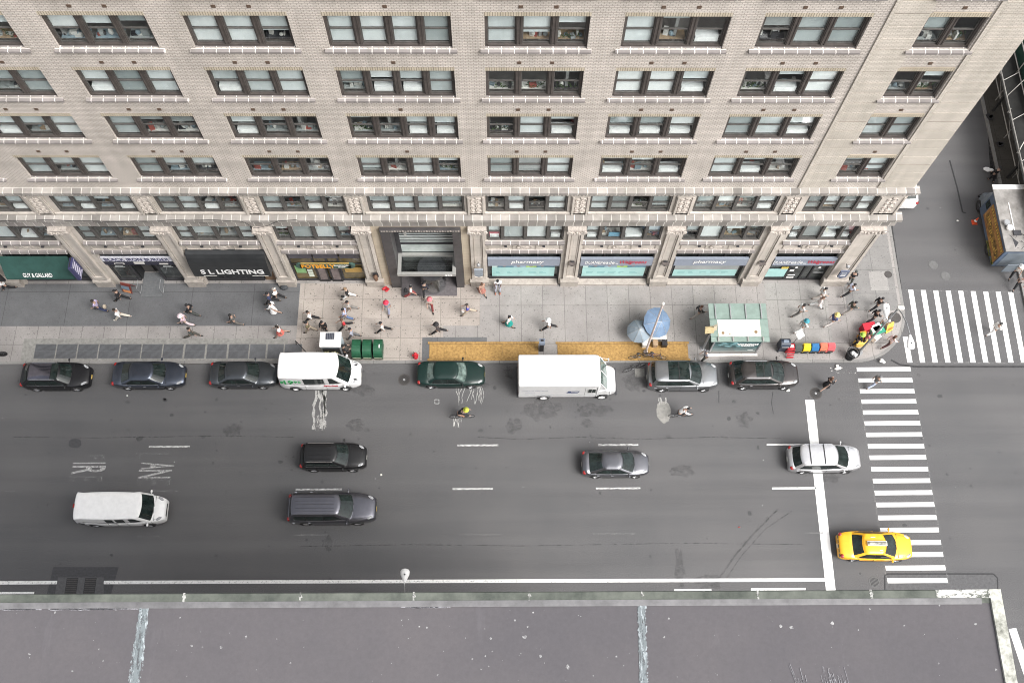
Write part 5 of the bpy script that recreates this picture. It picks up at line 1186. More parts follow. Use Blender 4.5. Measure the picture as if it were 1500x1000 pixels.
m = MB(); m.box(.1, 6.5, -.8, .8, .32, .62); m.box(-.12, 0, -1.1, 1.1, .4, .6); m.box(6.66, 6.78, -.95, .95, .45, .65); m.build('bumper_frame', M['darkmetal'], T)
m = MB(); m.box(-.02, .0, -.95, .95, .75, 2.6); m.build('rear_door', M['offwhite'], T)
nb = P('mail_navy', (.03, .05, .13), rough=.5); m = MB(); y = -hw - .008
m.face([(3.25, y, 1.42), (4.02, y, 1.42), (4.16, y, 1.82), (3.39, y, 1.82)]); em = m.build('emblem', nb, T, fix=False)
m = MB(); y -= .004; m.face([(3.55, y, 1.66), (3.78, y, 1.69), (4.06, y, 1.6), (4.04, y, 1.66), (3.8, y, 1.75), (3.56, y, 1.73)]); m.build('eagle_head', M['white'], em, fix=False)
text('lettering', 'UNITED STATES POSTAL SERVICE', P('grey_letters', (.2, .22, .28)), T, (1.1, -hw - .002, 1.78), (PI / 2, 0, 0), w=1.75, h=.1, ext=.006)
m = MB(); m.box(.45, 1.15, -hw - .006, -hw, 1.38, 1.42); m.build('small_print', P('grey_letters', (.2, .22, .28)), T)
# ---- food truck in the side street (its nose points up the street)
FT = empty('food_truck', 'blue grey food truck with silver roof and orange painted side in the side street', 'truck', (36.95, 35.2, 0), PI / 2)
blu = pm('truck_blue', (.075, .105, .155), .5, var=.25, scale=1.5); ggy = pm('truck_grey_blue', (.15, .175, .20), .5, var=.2, scale=1.5)
Lf, hwf = 5.7, 1.18; m = MB(); m.box(-Lf / 2, 1.9, -hwf, hwf, .55, 2.9); bdy = m.build('cargo_body', blu, FT)
m = MB(); rows = []
for x, w, z in ((1.902, hwf - .02, 2.55), (2.2, hwf - .03, 2.45), (2.4, hwf - .05, 1.55), (2.75, hwf - .12, 1.32), (2.95, hwf - .25, 1.05)): rows.append([(x, y, zz_) for y, zz_ in [(w, .5), (w, z - .12), (w - .12, z), (-w + .12, z), (-w, z - .12), (-w, .5)]])
m.grid(rows); m.face(rows[-1][::-1]); m.face(rows[0]); cb = m.build('cab', ggy, FT)
m = MB(); m.face([(2.25, -1.0, 2.32), (2.25, 1.0, 2.32), (2.41, 1.0, 1.62), (2.41, -1.0, 1.62)]); m.build('windshield', M['carglass'], cb, fix=False)
rf = pm('truck_roof', (.24, .225, .21), .5, metal=.2, var=.35, scale=1.2, c2=(.36, .345, .325)); m = MB(); m.box(-Lf / 2 - .05, 2.1, -hwf - .04, hwf + .04, 2.9, 2.98); ro = m.build('roof', rf, FT)
m = MB(); m.box(2.1, 2.5, -hwf - .04, hwf + .04, 2.92, 3.0); m.build('roof_visor', M['white'], ro)
m = MB(); m.box(-1.6, 1.0, .3, .36, 2.98, 3.02); m.build('roof_rib', M['white'], ro)
for x_, y_, mt in ((-.7, .85, 'steel'), (-1.1, .7, 'white')): m = MB(); m.lathe([(0, .28), (.2, .28), (.24, .2), (.18, .0)], (x_, y_, 2.98), 12); m.build('roof_fan', M[mt], ro)
m = MB(); m.box(-1.65, -1.25, -.1, .45, 2.98, 3.06); m.path([(-1.5, -.1, 3.0), (-1.9, -.6, 3.0), (-1.7, -1.1, 3.0)], .025); m.build('roof_hatch', M['darkmetal'], ro)
m = MB(); m.face([(-2.6, .5, 2.985), (-1.8, .6, 2.985), (-2.2, .2, 2.985)]); rr = random.Random(4)
for i in range(14): a_ = rr.uniform(-2.7, -1.6); b_ = rr.uniform(-.6, .9); m.obox((a_, b_, 2.986), (rr.uniform(.1, .35), .03, .004), rr.uniform(0, 3))
m.build('roof_stain', M['darkmetal'], ro)
mur = pm('mural_paint', (.10, .035, .02), .6, var=.9, scale=2.6, c2=(.42, .24, .06)); org = pm('mural_orange', (.36, .13, .04), .6, var=.5, scale=3, c2=(.46, .25, .08)); yel = P('mural_yellow', (.46, .30, .06))
m = MB(); m.raw([(-Lf / 2 + .1, hwf + .01, .95), (1.1, hwf + .01, 1.0), (1.1, hwf + .01, 2.6), (-Lf / 2 + .1, hwf + .01, 2.6), (-Lf / 2 + .1, hwf + .06, .95), (1.1, hwf + .06, 1.0), (1.1, hwf + .06, 2.6), (-Lf / 2 + .1, hwf + .06, 2.6)], [(0, 1, 2, 3), (4, 7, 6, 5), (0, 4, 5, 1), (3, 2, 6, 7), (1, 5, 6, 2), (0, 3, 7, 4)]); sp = m.build('side_panel', org, FT)
m = MB(); m.box(-Lf / 2 + .12, 1.08, hwf + .062, hwf + .07, 2.28, 2.58); m.box(-Lf / 2 + .12, .9, hwf + .062, hwf + .07, 1.3, 1.95); m.build('mural_band', mur, sp)
m = MB(); rr = random.Random(8)
for i in range(15): x_ = -2.6 + i * .24; m.obox((x_, hwf + .075, 2.42), (.13, .012, .2), 0, 0)
for i in range(16): x_ = -2.6 + i * .21; m.obox((x_, hwf + .08, 1.45 + rr.uniform(-.1, .3)), (rr.uniform(.06, .16), .012, rr.uniform(.12, .35)))
m.build('mural_lettering', yel, sp)
m = MB(); rr = random.Random(6)
for i in range(30): m.obox((rr.uniform(-2.75, -.9), hwf + .016, rr.uniform(.58, .92)), (rr.uniform(.08, .25), .02, rr.uniform(.08, .2)))
m.build('painted_foliage', pm('mural_green', (.12, .16, .04), .6, var=.5, scale=5, c2=(.3, .28, .08)), FT)
m = MB(); m.box(-Lf / 2 - .02, -Lf / 2, -.9, .9, .7, 2.6); m.build('rear_door', ggy, FT); m = MB(); m.box(-Lf / 2 - .6, -Lf / 2 - .55, -.2, .7, .8, 1.9); m.build('open_door', ggy, FT)
for sg in (-1, 1):
    for x_ in (2.2, -1.45): wheel(FT, x_, sg * (hwf - .16), .44, .28, sg, M['darkmetal'])
    m = MB(); m.box(1.25, 1.75, sg * hwf - .012, sg * hwf + .012, 1.5, 2.2); m.build('side_window', M['carglass'], cb)
    m = MB(); m.ell((2.93, sg * .7, .85), (.06, .14, .12), 9, 6); m.build('headlight', M['lamp_clear'], cb)
m = MB(); m.box(-2.7, 2.8, -.9, .9, .3, .55); m.box(2.93, 3.05, -1.05, 1.05, .4, .6); m.build('chassis', M['black'], FT)
# ---- bicycles and a motorcycle
def bicycle(label, loc, rz, c, lean=0.0, group=None):
    o = empty('bicycle', label, 'bicycle', loc, rz, group); o.rotation_euler = (lean, 0, rz)
    for x_ in (-.52, .52):
        m = MB(); R0 = .335; rows = [[(x_ + (R0 + .018 * math.cos(b)) * math.cos(a), .018 * math.sin(b), R0 + .02 + (R0 + .018 * math.cos(b)) * math.sin(a)) for b in [2 * PI * j / 6 for j in range(7)]] for a in [2 * PI * i / 24 for i in range(25)]]
        m.grid(rows); w_ = m.build('wheel', M['rubber'], o)
        m = MB(); [m.tube((x_, 0, R0 + .02), (x_ + .32 * math.cos(a), 0, R0 + .02 + .32 * math.sin(a)), .004, n=3) for a in [2 * PI * i / 10 for i in range(10)]]; m.tube((x_, -.04, R0 + .02), (x_, .04, R0 + .02), .03); m.build('spokes', M['steel'], w_)
    fm = P('bike_frame', c, rough=.4); m = MB(); z = .355
    for a, b in (((-.52, 0, z), (-.08, 0, .3)), ((-.08, 0, .3), (-.2, 0, .85)), ((-.52, 0, z), (-.17, 0, .72)), ((-.17, 0, .72), (.36, 0, .78)), ((-.08, 0, .3), (.38, 0, .7)), ((.34, 0, .9), (.52, 0, z))): m.tube(a, b, .018, n=6)
    m.build('frame', fm, o)
    m = MB(); m.ell((-.22, 0, .9), (.14, .075, .04), 10, 6); m.build('saddle', M['blacktrim'], o)
    m = MB(); m.path([(.34, 0, .9), (.36, 0, 1.0), (.36, .25, 1.02), (.28, .29, 1.02)], .013); m.path([(.36, 0, 1.0), (.36, -.25, 1.02), (.28, -.29, 1.02)], .013); m.build('handlebar', M['black'], o)
    m = MB(); m.lathe([(0, -.01), (.09, -.01), (.09, .01), (0, .01)], (-.08, -.05, .3), 12, 'y'); m.tube((-.08, -.08, .3), (.02, -.08, .16), .012); m.tube((-.08, .08, .3), (-.18, .08, .44), .012); m.build('crank', M['steel'], o)
    return o
# ================================================================ PEOPLE
def skin(name, vs, es, rs, mat, parent, root=0, lev=1):
    me = bpy.data.meshes.new(name); me.from_pydata([tuple(v) for v in vs], es, []); me.materials.append(mat)
    o = bpy.data.objects.new(name, me); C.objects.link(o); o.parent = parent
    md = o.modifiers.new('skin', 'SKIN'); md.use_smooth_shade = True
    for i, r in enumerate(rs):
        sv = me.skin_vertices[0].data[i]; sv.radius = r if isinstance(r, tuple) else (r, r); sv.use_root = (i == root)
    if lev: s = o.modifiers.new('sub', 'SUBSURF'); s.levels = lev; s.render_levels = lev
    PEND.append((o, 'mesh')); return o
SKINS = [(.36, .235, .18), (.26, .16, .115), (.11, .065, .05), (.40, .28, .215)]
def cm(c): return P('cloth', c, rough=.85, var=.22, scale=14)
def person(label, px, py, head, top, bot, hair=(.02, .015, .012), sk=0, shoe=(.02, .02, .02), pose='walk', step=None, skirt=None, hat=None, ht=1.82, z=None, at_=None, arms=None, lean=.03, sleeves=None, legs_bare=False, longhair=False, group='people on the street'):
    r = random.Random(int(px * 13 + py * 7)); zz = (.156 if (py < 531 or px > 1e4) else .0) if z is None else z
    c = Vector(at_) if at_ else G(px, py, zz); s = ht / 1.75
    o = empty('person', label, 'person', c, rad(head), group); o.scale = (s, s, s)
    st = r.uniform(.75, 1.1) * r.choice((-1, 1)) if step is None else step
    if sleeves is None: sleeves = .9 if (sum(top) < .3 or r.random() < .3) else .5
    V = []; E = []; Rr = []
    def add(p, rr, par=None):
        V.append(Vector(p)); Rr.append(rr)
        if par is not None: E.append((par, len(V) - 1))
        return len(V) - 1
    if pose == 'sit': pz = .5
    elif pose == 'cycle': pz = 1.0
    else: pz = .93
    fw = {'walk': lean, 'stand': .02, 'sit': .12, 'cycle': .42, 'bend': .38}[pose]
    J = {}
    def T(z_, x_=0): t = (z_ - .93); return Vector((x_ + fw * max(0, t) * 1.6, 0, pz + t * (1 - fw * fw * .55)))
    legs = []
    for sg in (-1, 1):
        a = sg * st * .5 if pose == 'walk' else sg * .1
        hip = Vector((0, sg * .095, pz - .03))
        if pose == 'sit': kn = hip + Vector((.42, sg * .06, .02)); an = kn + Vector((.06, 0, -.42))
        elif pose == 'cycle': kn = hip + Vector((.40, sg * .03, -.18 - sg * .12)); an = kn + Vector((-.12, 0, -.40 - sg * .06))
        else:
            kn = hip + Vector((.43 * math.sin(a), sg * .01, -.43 * math.cos(a))); b = a - (.12 if a > 0 else .5) * min(1, abs(st))
            an = kn + Vector((.42 * math.sin(b), 0, -.42 * math.cos(b)))
        legs.append((hip, kn, an))
    if pose in ('walk', 'stand', 'bend'):
        dz = min(l[2].z for l in legs) - .07
        pz -= dz; legs = [tuple(p - Vector((0, 0, dz)) for p in l) for l in legs]
    armsP = []
    for sg in (-1, 1):
        sh = T(1.40) + Vector((0, sg * .175, 0)); a = -sg * st * .42 if pose == 'walk' else .1
        if pose == 'cycle': el = sh + Vector((.2, sg * .07, -.2)); wr = el + Vector((.2, -sg * .03, -.12))
        elif pose == 'sit' or arms == 'fwd': el = sh + Vector((.1, sg * .05, -.26)); wr = el + Vector((.24, -sg * .06, .02))
        elif arms == 'phone' and sg > 0: el = sh + Vector((.06, sg * .05, -.28)); wr = el + Vector((.2, -sg * .1, .14))
        else: el = sh + Vector((.28 * math.sin(a), sg * .05, -.28 * math.cos(a))); wr = el + Vector((.25 * math.sin(a + .45), 0, -.25 * math.cos(a + .45)))
        armsP.append((sh, el, wr))
    pel = add(T(.93), (.125, .10)); sp = add(T(1.12), (.12, .095), pel); chs = add(T(1.36), (.15, .105), sp); nk = add(T(1.50), .052, chs)
    hx = .03; hd = add(T(1.575, hx), (.078, .085), nk); hm = add(T(1.66, hx), (.083, .098), hd); ht_ = add(T(1.735, hx - .01), (.055, .065), hm)
    add(T(1.625, hx) + Vector((.105, 0, 0)), .014, hm)
    for sg in (-1, 1): add(T(1.63, hx) + Vector((0, sg * .085, 0)), .018, hm)
    for i, sg in enumerate((-1, 1)):
        hip, kn, an = legs[i]; h = add(hip, .088, pel); k = add(kn, .058, h); n_ = add(an, .042, k); tv = Vector((.17, sg * .02, -.035)); hl = add(an + Vector((.06, 0, -.035)), .038, n_); add(an + tv, .03, hl)
        sh, el, wr = armsP[i]; a1 = add(sh, .052, chs); a2 = add(el, .040, a1); a3 = add(wr, .029, a2)
        dv = (wr - el).normalized(); pm_ = add(wr + dv * .07, (.036, .018), a3)
        sd = dv.orthogonal().normalized(); sd = Vector((dv.z, 0, -dv.x)).normalized()
        for q in range(4):
            L_ = (.075, .085, .08, .062)[q]; f0 = add(wr + dv * .095 + sd * (-.027 + q * .018), .009, pm_); add(wr + dv * (.095 + L_ * .55) + sd * (-.029 + q * .0195), .0085, f0)
        th = add(wr + dv * .04 + sd * -.045, .011, a3); add(wr + dv * .08 + sd * -.06, .009, th)
    skn = P('skin', SKINS[sk], rough=.6, var=.08); skin('body', V, E, Rr, skn, o)
    # shirt
    V2 = []; E2 = []; R2 = []
    def ad2(p, rr, par=None):
        V2.append(Vector(p)); R2.append(rr)
        if par is not None: E2.append((par, len(V2) - 1))
        return len(V2) - 1
    b0 = ad2(T(.90), (.155, .14)); b1 = ad2(T(1.13), (.165, .135), b0); b2 = ad2(T(1.37), (.195, .145), b1); ad2(T(1.455), (.075, .07), b2)
    for sh, el, wr in armsP:
        a1 = ad2(sh, .082, b2); e_ = sh.lerp(el, 1 if sleeves > .6 else .75); a2 = ad2(e_, .068, a1)
        if sleeves > .6: ad2(el.lerp(wr, .85), .05, a2)
    skin('shirt', V2, E2, R2, cm(top), o)
    # trousers or skirt
    if skirt:
        m = MB(); n = 14; L = [];
        for t in (0, .3, .7, 1):
            z_ = pz + .06 - t * skirt; w = .135 + .13 * t; L.append([(w * 1.05 * math.cos(2 * PI * i / n) + .02 * t, w * math.sin(2 * PI * i / n) * (1 + .05 * math.sin(i * 3)), z_) for i in range(n)])
        m.grid(L, True); m.face(L[0]); m.build('skirt', cm(bot), o, True)
    else:
        V3 = [T(.97), T(.89)]; E3 = [(0, 1)]; R3 = [(.135, .115), (.135, .12)]
        for hip, kn, an in legs:
            n = len(V3); V3 += [hip - Vector((0, 0, .04)), kn] + ([an.lerp(kn, .1)] if not legs_bare else []); R3 += [.112, .09] + ([.072] if not legs_bare else []); E3 += [(1, n), (n, n + 1)] + ([(n + 1, n + 2)] if not legs_bare else [])
        skin('trousers', V3, E3, R3, cm(bot), o, 1)
    for i, (hip, kn, an) in enumerate(legs):
        m = MB(); m.ell(an + Vector((.07, 0, -.038)), (.145, .052, .045), 9, 6); m.build('shoe', P('shoe', shoe, rough=.6), o, True)
    m = MB(); hc = T(1.66, hx)
    m.ell(hc + Vector((-.012, 0, .035)), (.115, .098, .088), 12, 7)
    if longhair: m.ell(hc + Vector((-.07, 0, -.1)), (.06, .1, .17), 10, 6)
    m.build('hair', P('hair', hair, rough=.7), o, True)
    if hat:
        m = MB(); m.lathe([(0, .17), (.075, .16), (.11, .1), (.118, .04), (.2, .03), (.2, .02), (.1, .02)], hc + Vector((0, 0, .0)), 14); m.build('hat', cm(hat), o, True)
    return o
BK = (.014, .014, .016); WH = (.78, .78, .77); NV = (.03, .04, .09); GY = (.14, .14, .145); BG = (.42, .36, .28); RD = (.48, .03, .04); LB = (.38, .42, .62); BR = (.10, .05, .03); DG = (.06, .065, .06)
PEOPLE = [
 ('person in a white top walking past the green awning at the left edge', 14, 424, 200, WH, BK, {}),
 ('person all in black striding left in front of the burger shop board', 180, 440, 175, BK, BK, dict(hair=BK, step=1.2)),
 ('person in a lilac shirt with a beige bag walking left beside a person in white', 149, 455, 180, (.42, .36, .52), NV, {}),
 ('person in a white top and cream trousers walking left behind a lilac shirted person', 180, 467, 180, WH, (.60, .56, .48), dict(shoe=(.5, .48, .42), step=1.2)),
 ('person in dark clothes with a dark bag on the grey sidewalk below the black awning', 284, 461, 175, BK, DG, dict(hair=BK)),
 ('person in a pale pink sun hat near the row of vent grates', 275, 476, 180, (.70, .52, .58), (.6, .5, .52), dict(hat=(.78, .66, .70), sk=3)),
 ('person in an olive grey outfit walking right beside the pink sun hat', 284, 494, 0, DG, (.08, .075, .065), dict(step=1.2)),
 ('person with dark backpack on a grey shirt walking left between awning and grates', 346, 475, 180, (.11, .11, .105), (.13, .12, .11), dict(hair=BK)),
 ('person in a white shirt and black trousers beside the rightmost pedestal of the lighting shop', 408, 438, 170, WH, BK, dict(hair=(.3, .28, .26), step=1.0)),
 ('person in black walking just behind a person in a long white dress', 399, 444, 180, NV, BK, dict(hair=BK)),
 ('person in a long white dress walking on the grey sidewalk', 402, 457, 175, WH, WH, dict(skirt=.75, longhair=True, hair=BK)),
 ('person in a white top and coral skirt striding toward the vent grates', 413, 491, 190, WH, (.62, .16, .13), dict(skirt=.45, longhair=True, step=1.1)),
 ('person in a white shirt and black trousers walking left near the white kiosk', 457, 470, 180, WH, BK, dict(step=1.2)),
 ('person in an olive top and tan trousers walking left near the white kiosk', 455, 486, 175, (.14, .12, .07), BG, dict(hair=BK)),
 ('person all in black standing directly behind the white kiosk', 477, 485, 270, BK, BK, dict(pose='stand', hair=BK)),
 ('person in a black top and white trousers holding a black bag by the sandwich shop', 511, 437, 180, BK, WH, dict(hair=(.25, .17, .10), step=1.1, sk=3)),
 ('person in a grey shirt and grey trousers walking below the sandwich shop door', 514, 456, 185, (.34, .33, .31), (.2, .19, .18), dict(hair=BK, step=1.0)),
 ('person in a pale blue shirt and jeans walking left beside a person in red', 508, 467, 180, (.45, .50, .72), (.10, .15, .27), dict(hair=BK)),
 ('person in a bright red shirt and black trousers striding left', 506, 481, 200, RD, BK, dict(step=1.35, hair=BR)),
 ('person in a grey blue top standing just behind the green bins', 518, 495, 180, (.30, .31, .37), GY, dict(hair=BK)),
 ('person in black and white standing between the kiosk and the green bins', 507, 520, 20, BK, BK, dict(pose='stand', hair=BK, arms='fwd')),
 ('person with a red cap and grey blue clothes on the rosy pavement', 569, 456, 260, (.28, .29, .36), (.25, .27, .36), dict(hat=(.62, .04, .08), step=.8)),
 ('person in a white shirt and red trousers in front of the main entrance', 603, 434, 0, WH, (.24, .05, .05), dict(hair=BK, step=.9)),
 ('person in a pink cap and dark red trousers below the main entrance', 631, 451, 280, (.42, .38, .34), (.16, .03, .03), dict(hat=(.7, .18, .2), step=1.0)),
 ('person in a blue shirt carrying a white bag on the pavement', 686, 460, 185, (.10, .11, .42), BG, dict(hair=(.05, .04, .035), arms='fwd')),
 ('person with long brown hair in a tan outfit by the pedestal right of the entrance', 706, 430, 300, (.40, .24, .18), (.33, .14, .11), dict(longhair=True, hair=BR, skirt=.4)),
 ('person in a white and black top walking left near the green bins', 562, 486, 180, (.5, .48, .46), BK, dict(hair=BK, step=1.2)),
 ('person in a dark hood walking beside the yellow plywood cover', 642, 488, 180, (.05, .042, .042), BK, dict(hat=(.03, .028, .03), step=1.3)),
 ('person in a white top and teal skirt walking right behind the mail truck', 745, 477, 350, WH, (.01, .24, .21), dict(skirt=.55, hair=BK, longhair=True)),
 ('person in a white shirt and white cap with black trousers behind the mail truck', 803, 482, 180, WH, BK, dict(hat=WH, step=1.2)),
 ('person in a dark top walking toward the bus shelter', 1021, 463, 20, (.05, .05, .05), (.35, .32, .29), dict(hair=BR, step=1.1)),
 ('person in a pale grey shirt standing by the bus stop pole', 1030, 527, 200, (.45, .45, .50), DG, dict(pose='walk', hair=GY, step=.6)),
 ('person in a white shirt and dark trousers walking right beyond the bus shelter', 1168, 461, 15, WH, (.10, .095, .09), dict(hair=BK, step=1.0)),
 ('person in white holding a yellow bag below the corner shop door, farther of a pair', 1199, 437, 0, WH, (.55, .5, .46), dict(hair=BK, sk=3)),
 ('person in white trousers near the corner shop door, nearer of a pair', 1195, 450, 0, (.7, .62, .6), WH, dict(hair=BR)),
 ('person in a teal cap and white trousers near the newspaper boxes', 1171, 484, 20, (.5, .52, .5), WH, dict(hat=(.06, .28, .34), step=1.0)),
 ('person in dark clothes standing against the corner of the building', 1243, 414, 80, BK, DG, dict(hair=DG, pose='stand')),
 ('person in a pale blue shirt and black trousers striding past the building corner', 1241, 431, 20, (.62, .66, .80), BK, dict(hair=BK, step=1.3, sk=1)),
 ('person in a yellow cap and blue shirt walking right to the corner', 1215, 475, 20, (.06, .08, .20), (.5, .47, .45), dict(hat=(.75, .62, .22), step=1.1)),
 ('person in a dark green top walking right near the corner', 1242, 457, 20, (.055, .06, .05), (.26, .24, .22), dict(hair=BK, step=1.1)),
 ('person in black leaving the corner toward the side street crossing', 1281, 451, 25, BK, BK, dict(hair=BK, step=1.3)),
 ('person in black walking just left of the corner vendor', 1276, 469, 20, BK, (.04, .035, .04), dict(hair=BK, step=1.1)),
 ('person with brown hair and white top behind the corner vendor stand', 1289, 479, 250, WH, GY, dict(hair=(.14, .09, .05), longhair=True, pose='stand')),
 ('person in a pink top beside the yellow boxes of the vendor stand', 1262, 502, 10, (.68, .20, .20), BK, dict(hair=BK, arms='fwd', pose='stand')),
 ('person in a lime green cap in dark clothes left of the vendor stand', 1251, 504, 10, BK, BK, dict(hat=(.33, .55, .08), pose='stand')),
 ('brown haired person in a white and red top walking along the rounded kerb', 1299, 506, 20, (.72, .55, .53), (.05, .02, .02), dict(hair=BR, longhair=True, step=1.2)),
 ('person in a black dress crossing the road behind the striped crosswalk', 1208, 567, 30, BK, BK, dict(hair=BR, skirt=.55, arms='fwd', longhair=True, step=1.0)),
 ('person in a grey shirt and jeans on the avenue crosswalk', 1277, 564, 25, (.17, .17, .165), (.40, .45, .56), dict(hair=GY, step=1.0)),
 ('person in a white top walking across the side street crosswalk', 1450, 488, 20, (.70, .69, .66), WH, dict(hair=(.06, .06, .06), step=.8)),
 ('person in a bright teal shirt standing behind the food truck', 1470, 388, 100, (.02, .30, .38), BK, dict(pose='stand', hair=BK, sk=2)),
 ('person in a white cap standing at the open rear of the food truck', 1478, 381, 250, BK, BK, dict(pose='stand', hat=WH)),
]
for lb, px, py, hd, tp, bt, kw in PEOPLE: person(lb, px, py, hd, tp, bt, **kw)
c_ = G(729, 412, .6); person('person in a white shirt sitting on the stone ledge of the pharmacy window', 729, 412, 270, WH, (.30, .31, .36), pose='sit', hair=BK, sk=2, at_=(c_.x, F - .22, .2), shoe=(.3, .12, .08))
person('person in a dark jacket pushing the revolving door of the main entrance', 623, 395, 90, (.03, .03, .04), BK, at_=(-5.3, F - .75, .17), hair=BK, sk=3)
# cyclists
bp = G(677, 612); bc = bicycle('black bicycle ridden beside the parked green sedan', bp, rad(2), BK)
person('cyclist in a dark jacket with yellow green sleeves riding beside the green sedan', 677, 612, 2, (.025, .025, .03), (.35, .2, .14), pose='cycle', hat=(.42, .45, .06), at_=(bp.x - .22, bp.y, .0), hair=BK)
bp = G(996, 610); bicycle('grey bicycle ridden beside the boxy silver suv', bp, rad(3), (.05, .05, .055))
person('cyclist in a white shirt riding beside the boxy silver suv', 996, 610, 3, WH, BK, pose='cycle', at_=(bp.x - .22, bp.y, .0), hair=BK, legs_bare=True)
bp = G(937, 524, .2); bicycle('black bicycle leaning on the tall white pole, left of two', (bp.x, bp.y, .2), rad(8), BK)
bp = G(955, 524, .2); bicycle('purple bicycle leaning on the tall white pole, right of two', (bp.x + .1, bp.y, .2), rad(-12), (.07, .035, .12))
bp = G(930, 545, 0); bicycle('black bicycle lying close to the kerb behind the boxy silver suv', (bp.x - .1, bp.y + .2, 0), rad(20), BK)
# carried things
def bag(label, px, py, z, sz, c, rz=0):
    p = G(px, py, z); m = MB(); m.ell((0, 0, 0), sz, 10, 7); o = m.build('bag', cm(c), None, True); o.location = p; o.rotation_euler = (0, 0, rz); return tag(o, label, 'bag')
bag('black backpack on the person in a grey shirt near the vent grates', 338, 466, 1.25, (.12, .16, .22), BK)
bag('beige backpack on the lilac shirted person', 153, 449, 1.2, (.12, .16, .22), BG)
bag('white carrier bag held by the person in the blue shirt', 678, 455, 1.0, (.14, .12, .2), WH)
bag('black backpack on the person with red trousers by the main entrance', 594, 425, 1.2, (.13, .17, .24), BK)
bag('yellow bag held by the farther of the pair in white', 1206, 436, .9, (.14, .06, .2), (.62, .48, .12))
bag('black shoulder bag of the person in white trousers by the sandwich shop', 502, 434, .8, (.14, .08, .16), BK)
bag('black bag of the person in black near the white dress', 416, 421, .3, (.3, .2, .2), (.05, .055, .06))
# ================================================================ STREET FURNITURE
def hydrant(label, px, py, c=(.45, .02, .03)):
    o = empty('fire_hydrant', label, 'fire hydrant', G(px, py, .155)); rm = P('hydrant_red', c, rough=.5)
    m = MB(); m.lathe([(.17, 0), (.17, .06), (.12, .08), (.12, .5), (.15, .52), (.15, .58), (.12, .62), (.07, .72), (.03, .78), (0, .78)], n=12); m.build('barrel', rm, o, True)
    m = MB(); [m.tube((0, 0, .42), (dx, dy, .42), .075, .085, 10) for dx, dy in ((.22, 0), (-.22, 0), (0, -.24))]; m.build('outlet', rm, o); return o
hydrant('red fire hydrant standing on the dark concrete beside the yellow plywood cover', 609, 523)
o = empty('standpipe', 'red standpipe connection on the sidewalk by the pedestal left of the main entrance', 'standpipe', G(566, 425, .155)); rm = P('hydrant_red', (.45, .02, .03), rough=.5)
m = MB(); m.lathe([(.14, 0), (.14, .05), (.08, .07), (.08, .55), (0, .6)], n=10); m.build('pipe', rm, o); m = MB(); [m.tube((0, 0, .5), (s * .22, -.2, .55), .08, .1, 10) for s in (-1, 1)]; m.build('inlet', rm, o)
# corner lamp post with two luminaires
b = Vector((25.35, 25.79, .15)); hz = 8.6; h1 = G(1299, 466, 6.4); h1b = G(1297, 444, 6.4); h2 = G(1333, 490, hz); h2b = G(1334, 506, hz)
o = empty('street_lamp', 'tall grey corner lamp post with two white luminaires on opposite arms', 'street lamp', b); LT = 7.75
gm = pm('lamp_pole_grey', (.30, .305, .31), .5, metal=.3, var=.2)
m = MB(); m.lathe([(.25, 0), (.25, .1), (.16, .3), (.1, .5), (.085, .8), (.065, LT), (0, LT + .05)], n=12); m.build('pole', gm, o)
m = MB(); m.lathe([(0, LT + .2), (.12, LT + .15), (.14, LT), (.09, LT - .1)], n=10); m.obox((.15, 0, LT), (.35, .2, .18)); m.build('pole_cap', M['offwhite'], o)
for i, (p0, p1, z0, zz_) in enumerate(((h1, h1b, 5.0, 6.4), (h2, h2b, LT - .1, hz))):
    q = p0 - b; pts = [Vector((0, 0, z0)), Vector((q.x * .25, q.y * .25, lerp(z0, zz_, .5) - .1)), Vector((q.x * .6, q.y * .6, lerp(z0, zz_, .85) - .1)), Vector((q.x, q.y, zz_))]
    pts = [Vector((v.x, v.y, v.z - .15)) if j == 3 else v for j, v in enumerate(pts)]
    a = MB(); a.path(pts, .04, 6); ar = a.build('arm', M['offwhite'] if i == 0 else gm, o)
    hm = MB(); dv = (p1 - p0); lamp_head(hm, (q.x, q.y, zz_ - .15), (dv.x, dv.y, 0), max(1.0, dv.length)); hd = hm.build('lamp_head', M['white'], ar, True)
    e = MB(); u = Vector((dv.x, dv.y, 0)).normalized(); e.lathe([(0, .1), (.035, .08), (.05, 0)], Vector((q.x, q.y, zz_)) + u * .62, 8); e.build('photocell', M['darkmetal'], hd)
# tall white pole by the umbrellas
o = empty('street_pole', 'tall plain white pole rising between the vendor umbrellas and the locked bicycles', 'pole', (10.27, 25.83, .15))
m = MB(); m.lathe([(.16, 0), (.16, .15), (.085, .25), (.06, 8.3), (0, 8.34)], n=10); m.build('pole', pm('pole_white', (.58, .50, .47), .55, var=.25, scale=2), o); m = MB(); m.lathe([(0, 8.5), (.09, 8.45), (.09, 8.3), (.06, 8.25)], n=10); m.build('cap', M['offwhite'], o)
# bus stop pole with its tan sign
o = empty('bus_stop_sign', 'grey pole topped by a tan bus stop sign beside the bus shelter', 'sign', (14.35, 26.1, .15))
m = MB(); m.lathe([(.2, 0), (.2, .04), (.09, .06), (.07, 3.3)], n=10); m.build('pole', M['steel'], o); m = MB(); m.obox((-.2, -.0, 3.45), (.62, .16, .5), .1, -.5); m.build('sign_panel', P('sign_tan', (.42, .34, .19), rough=.6), o); m = MB(); m.obox((.16, .12, 3.5), (.3, .12, .5), .5, -.3); m.build('side_panel', P('sign_tan2', (.36, .32, .24)), o)
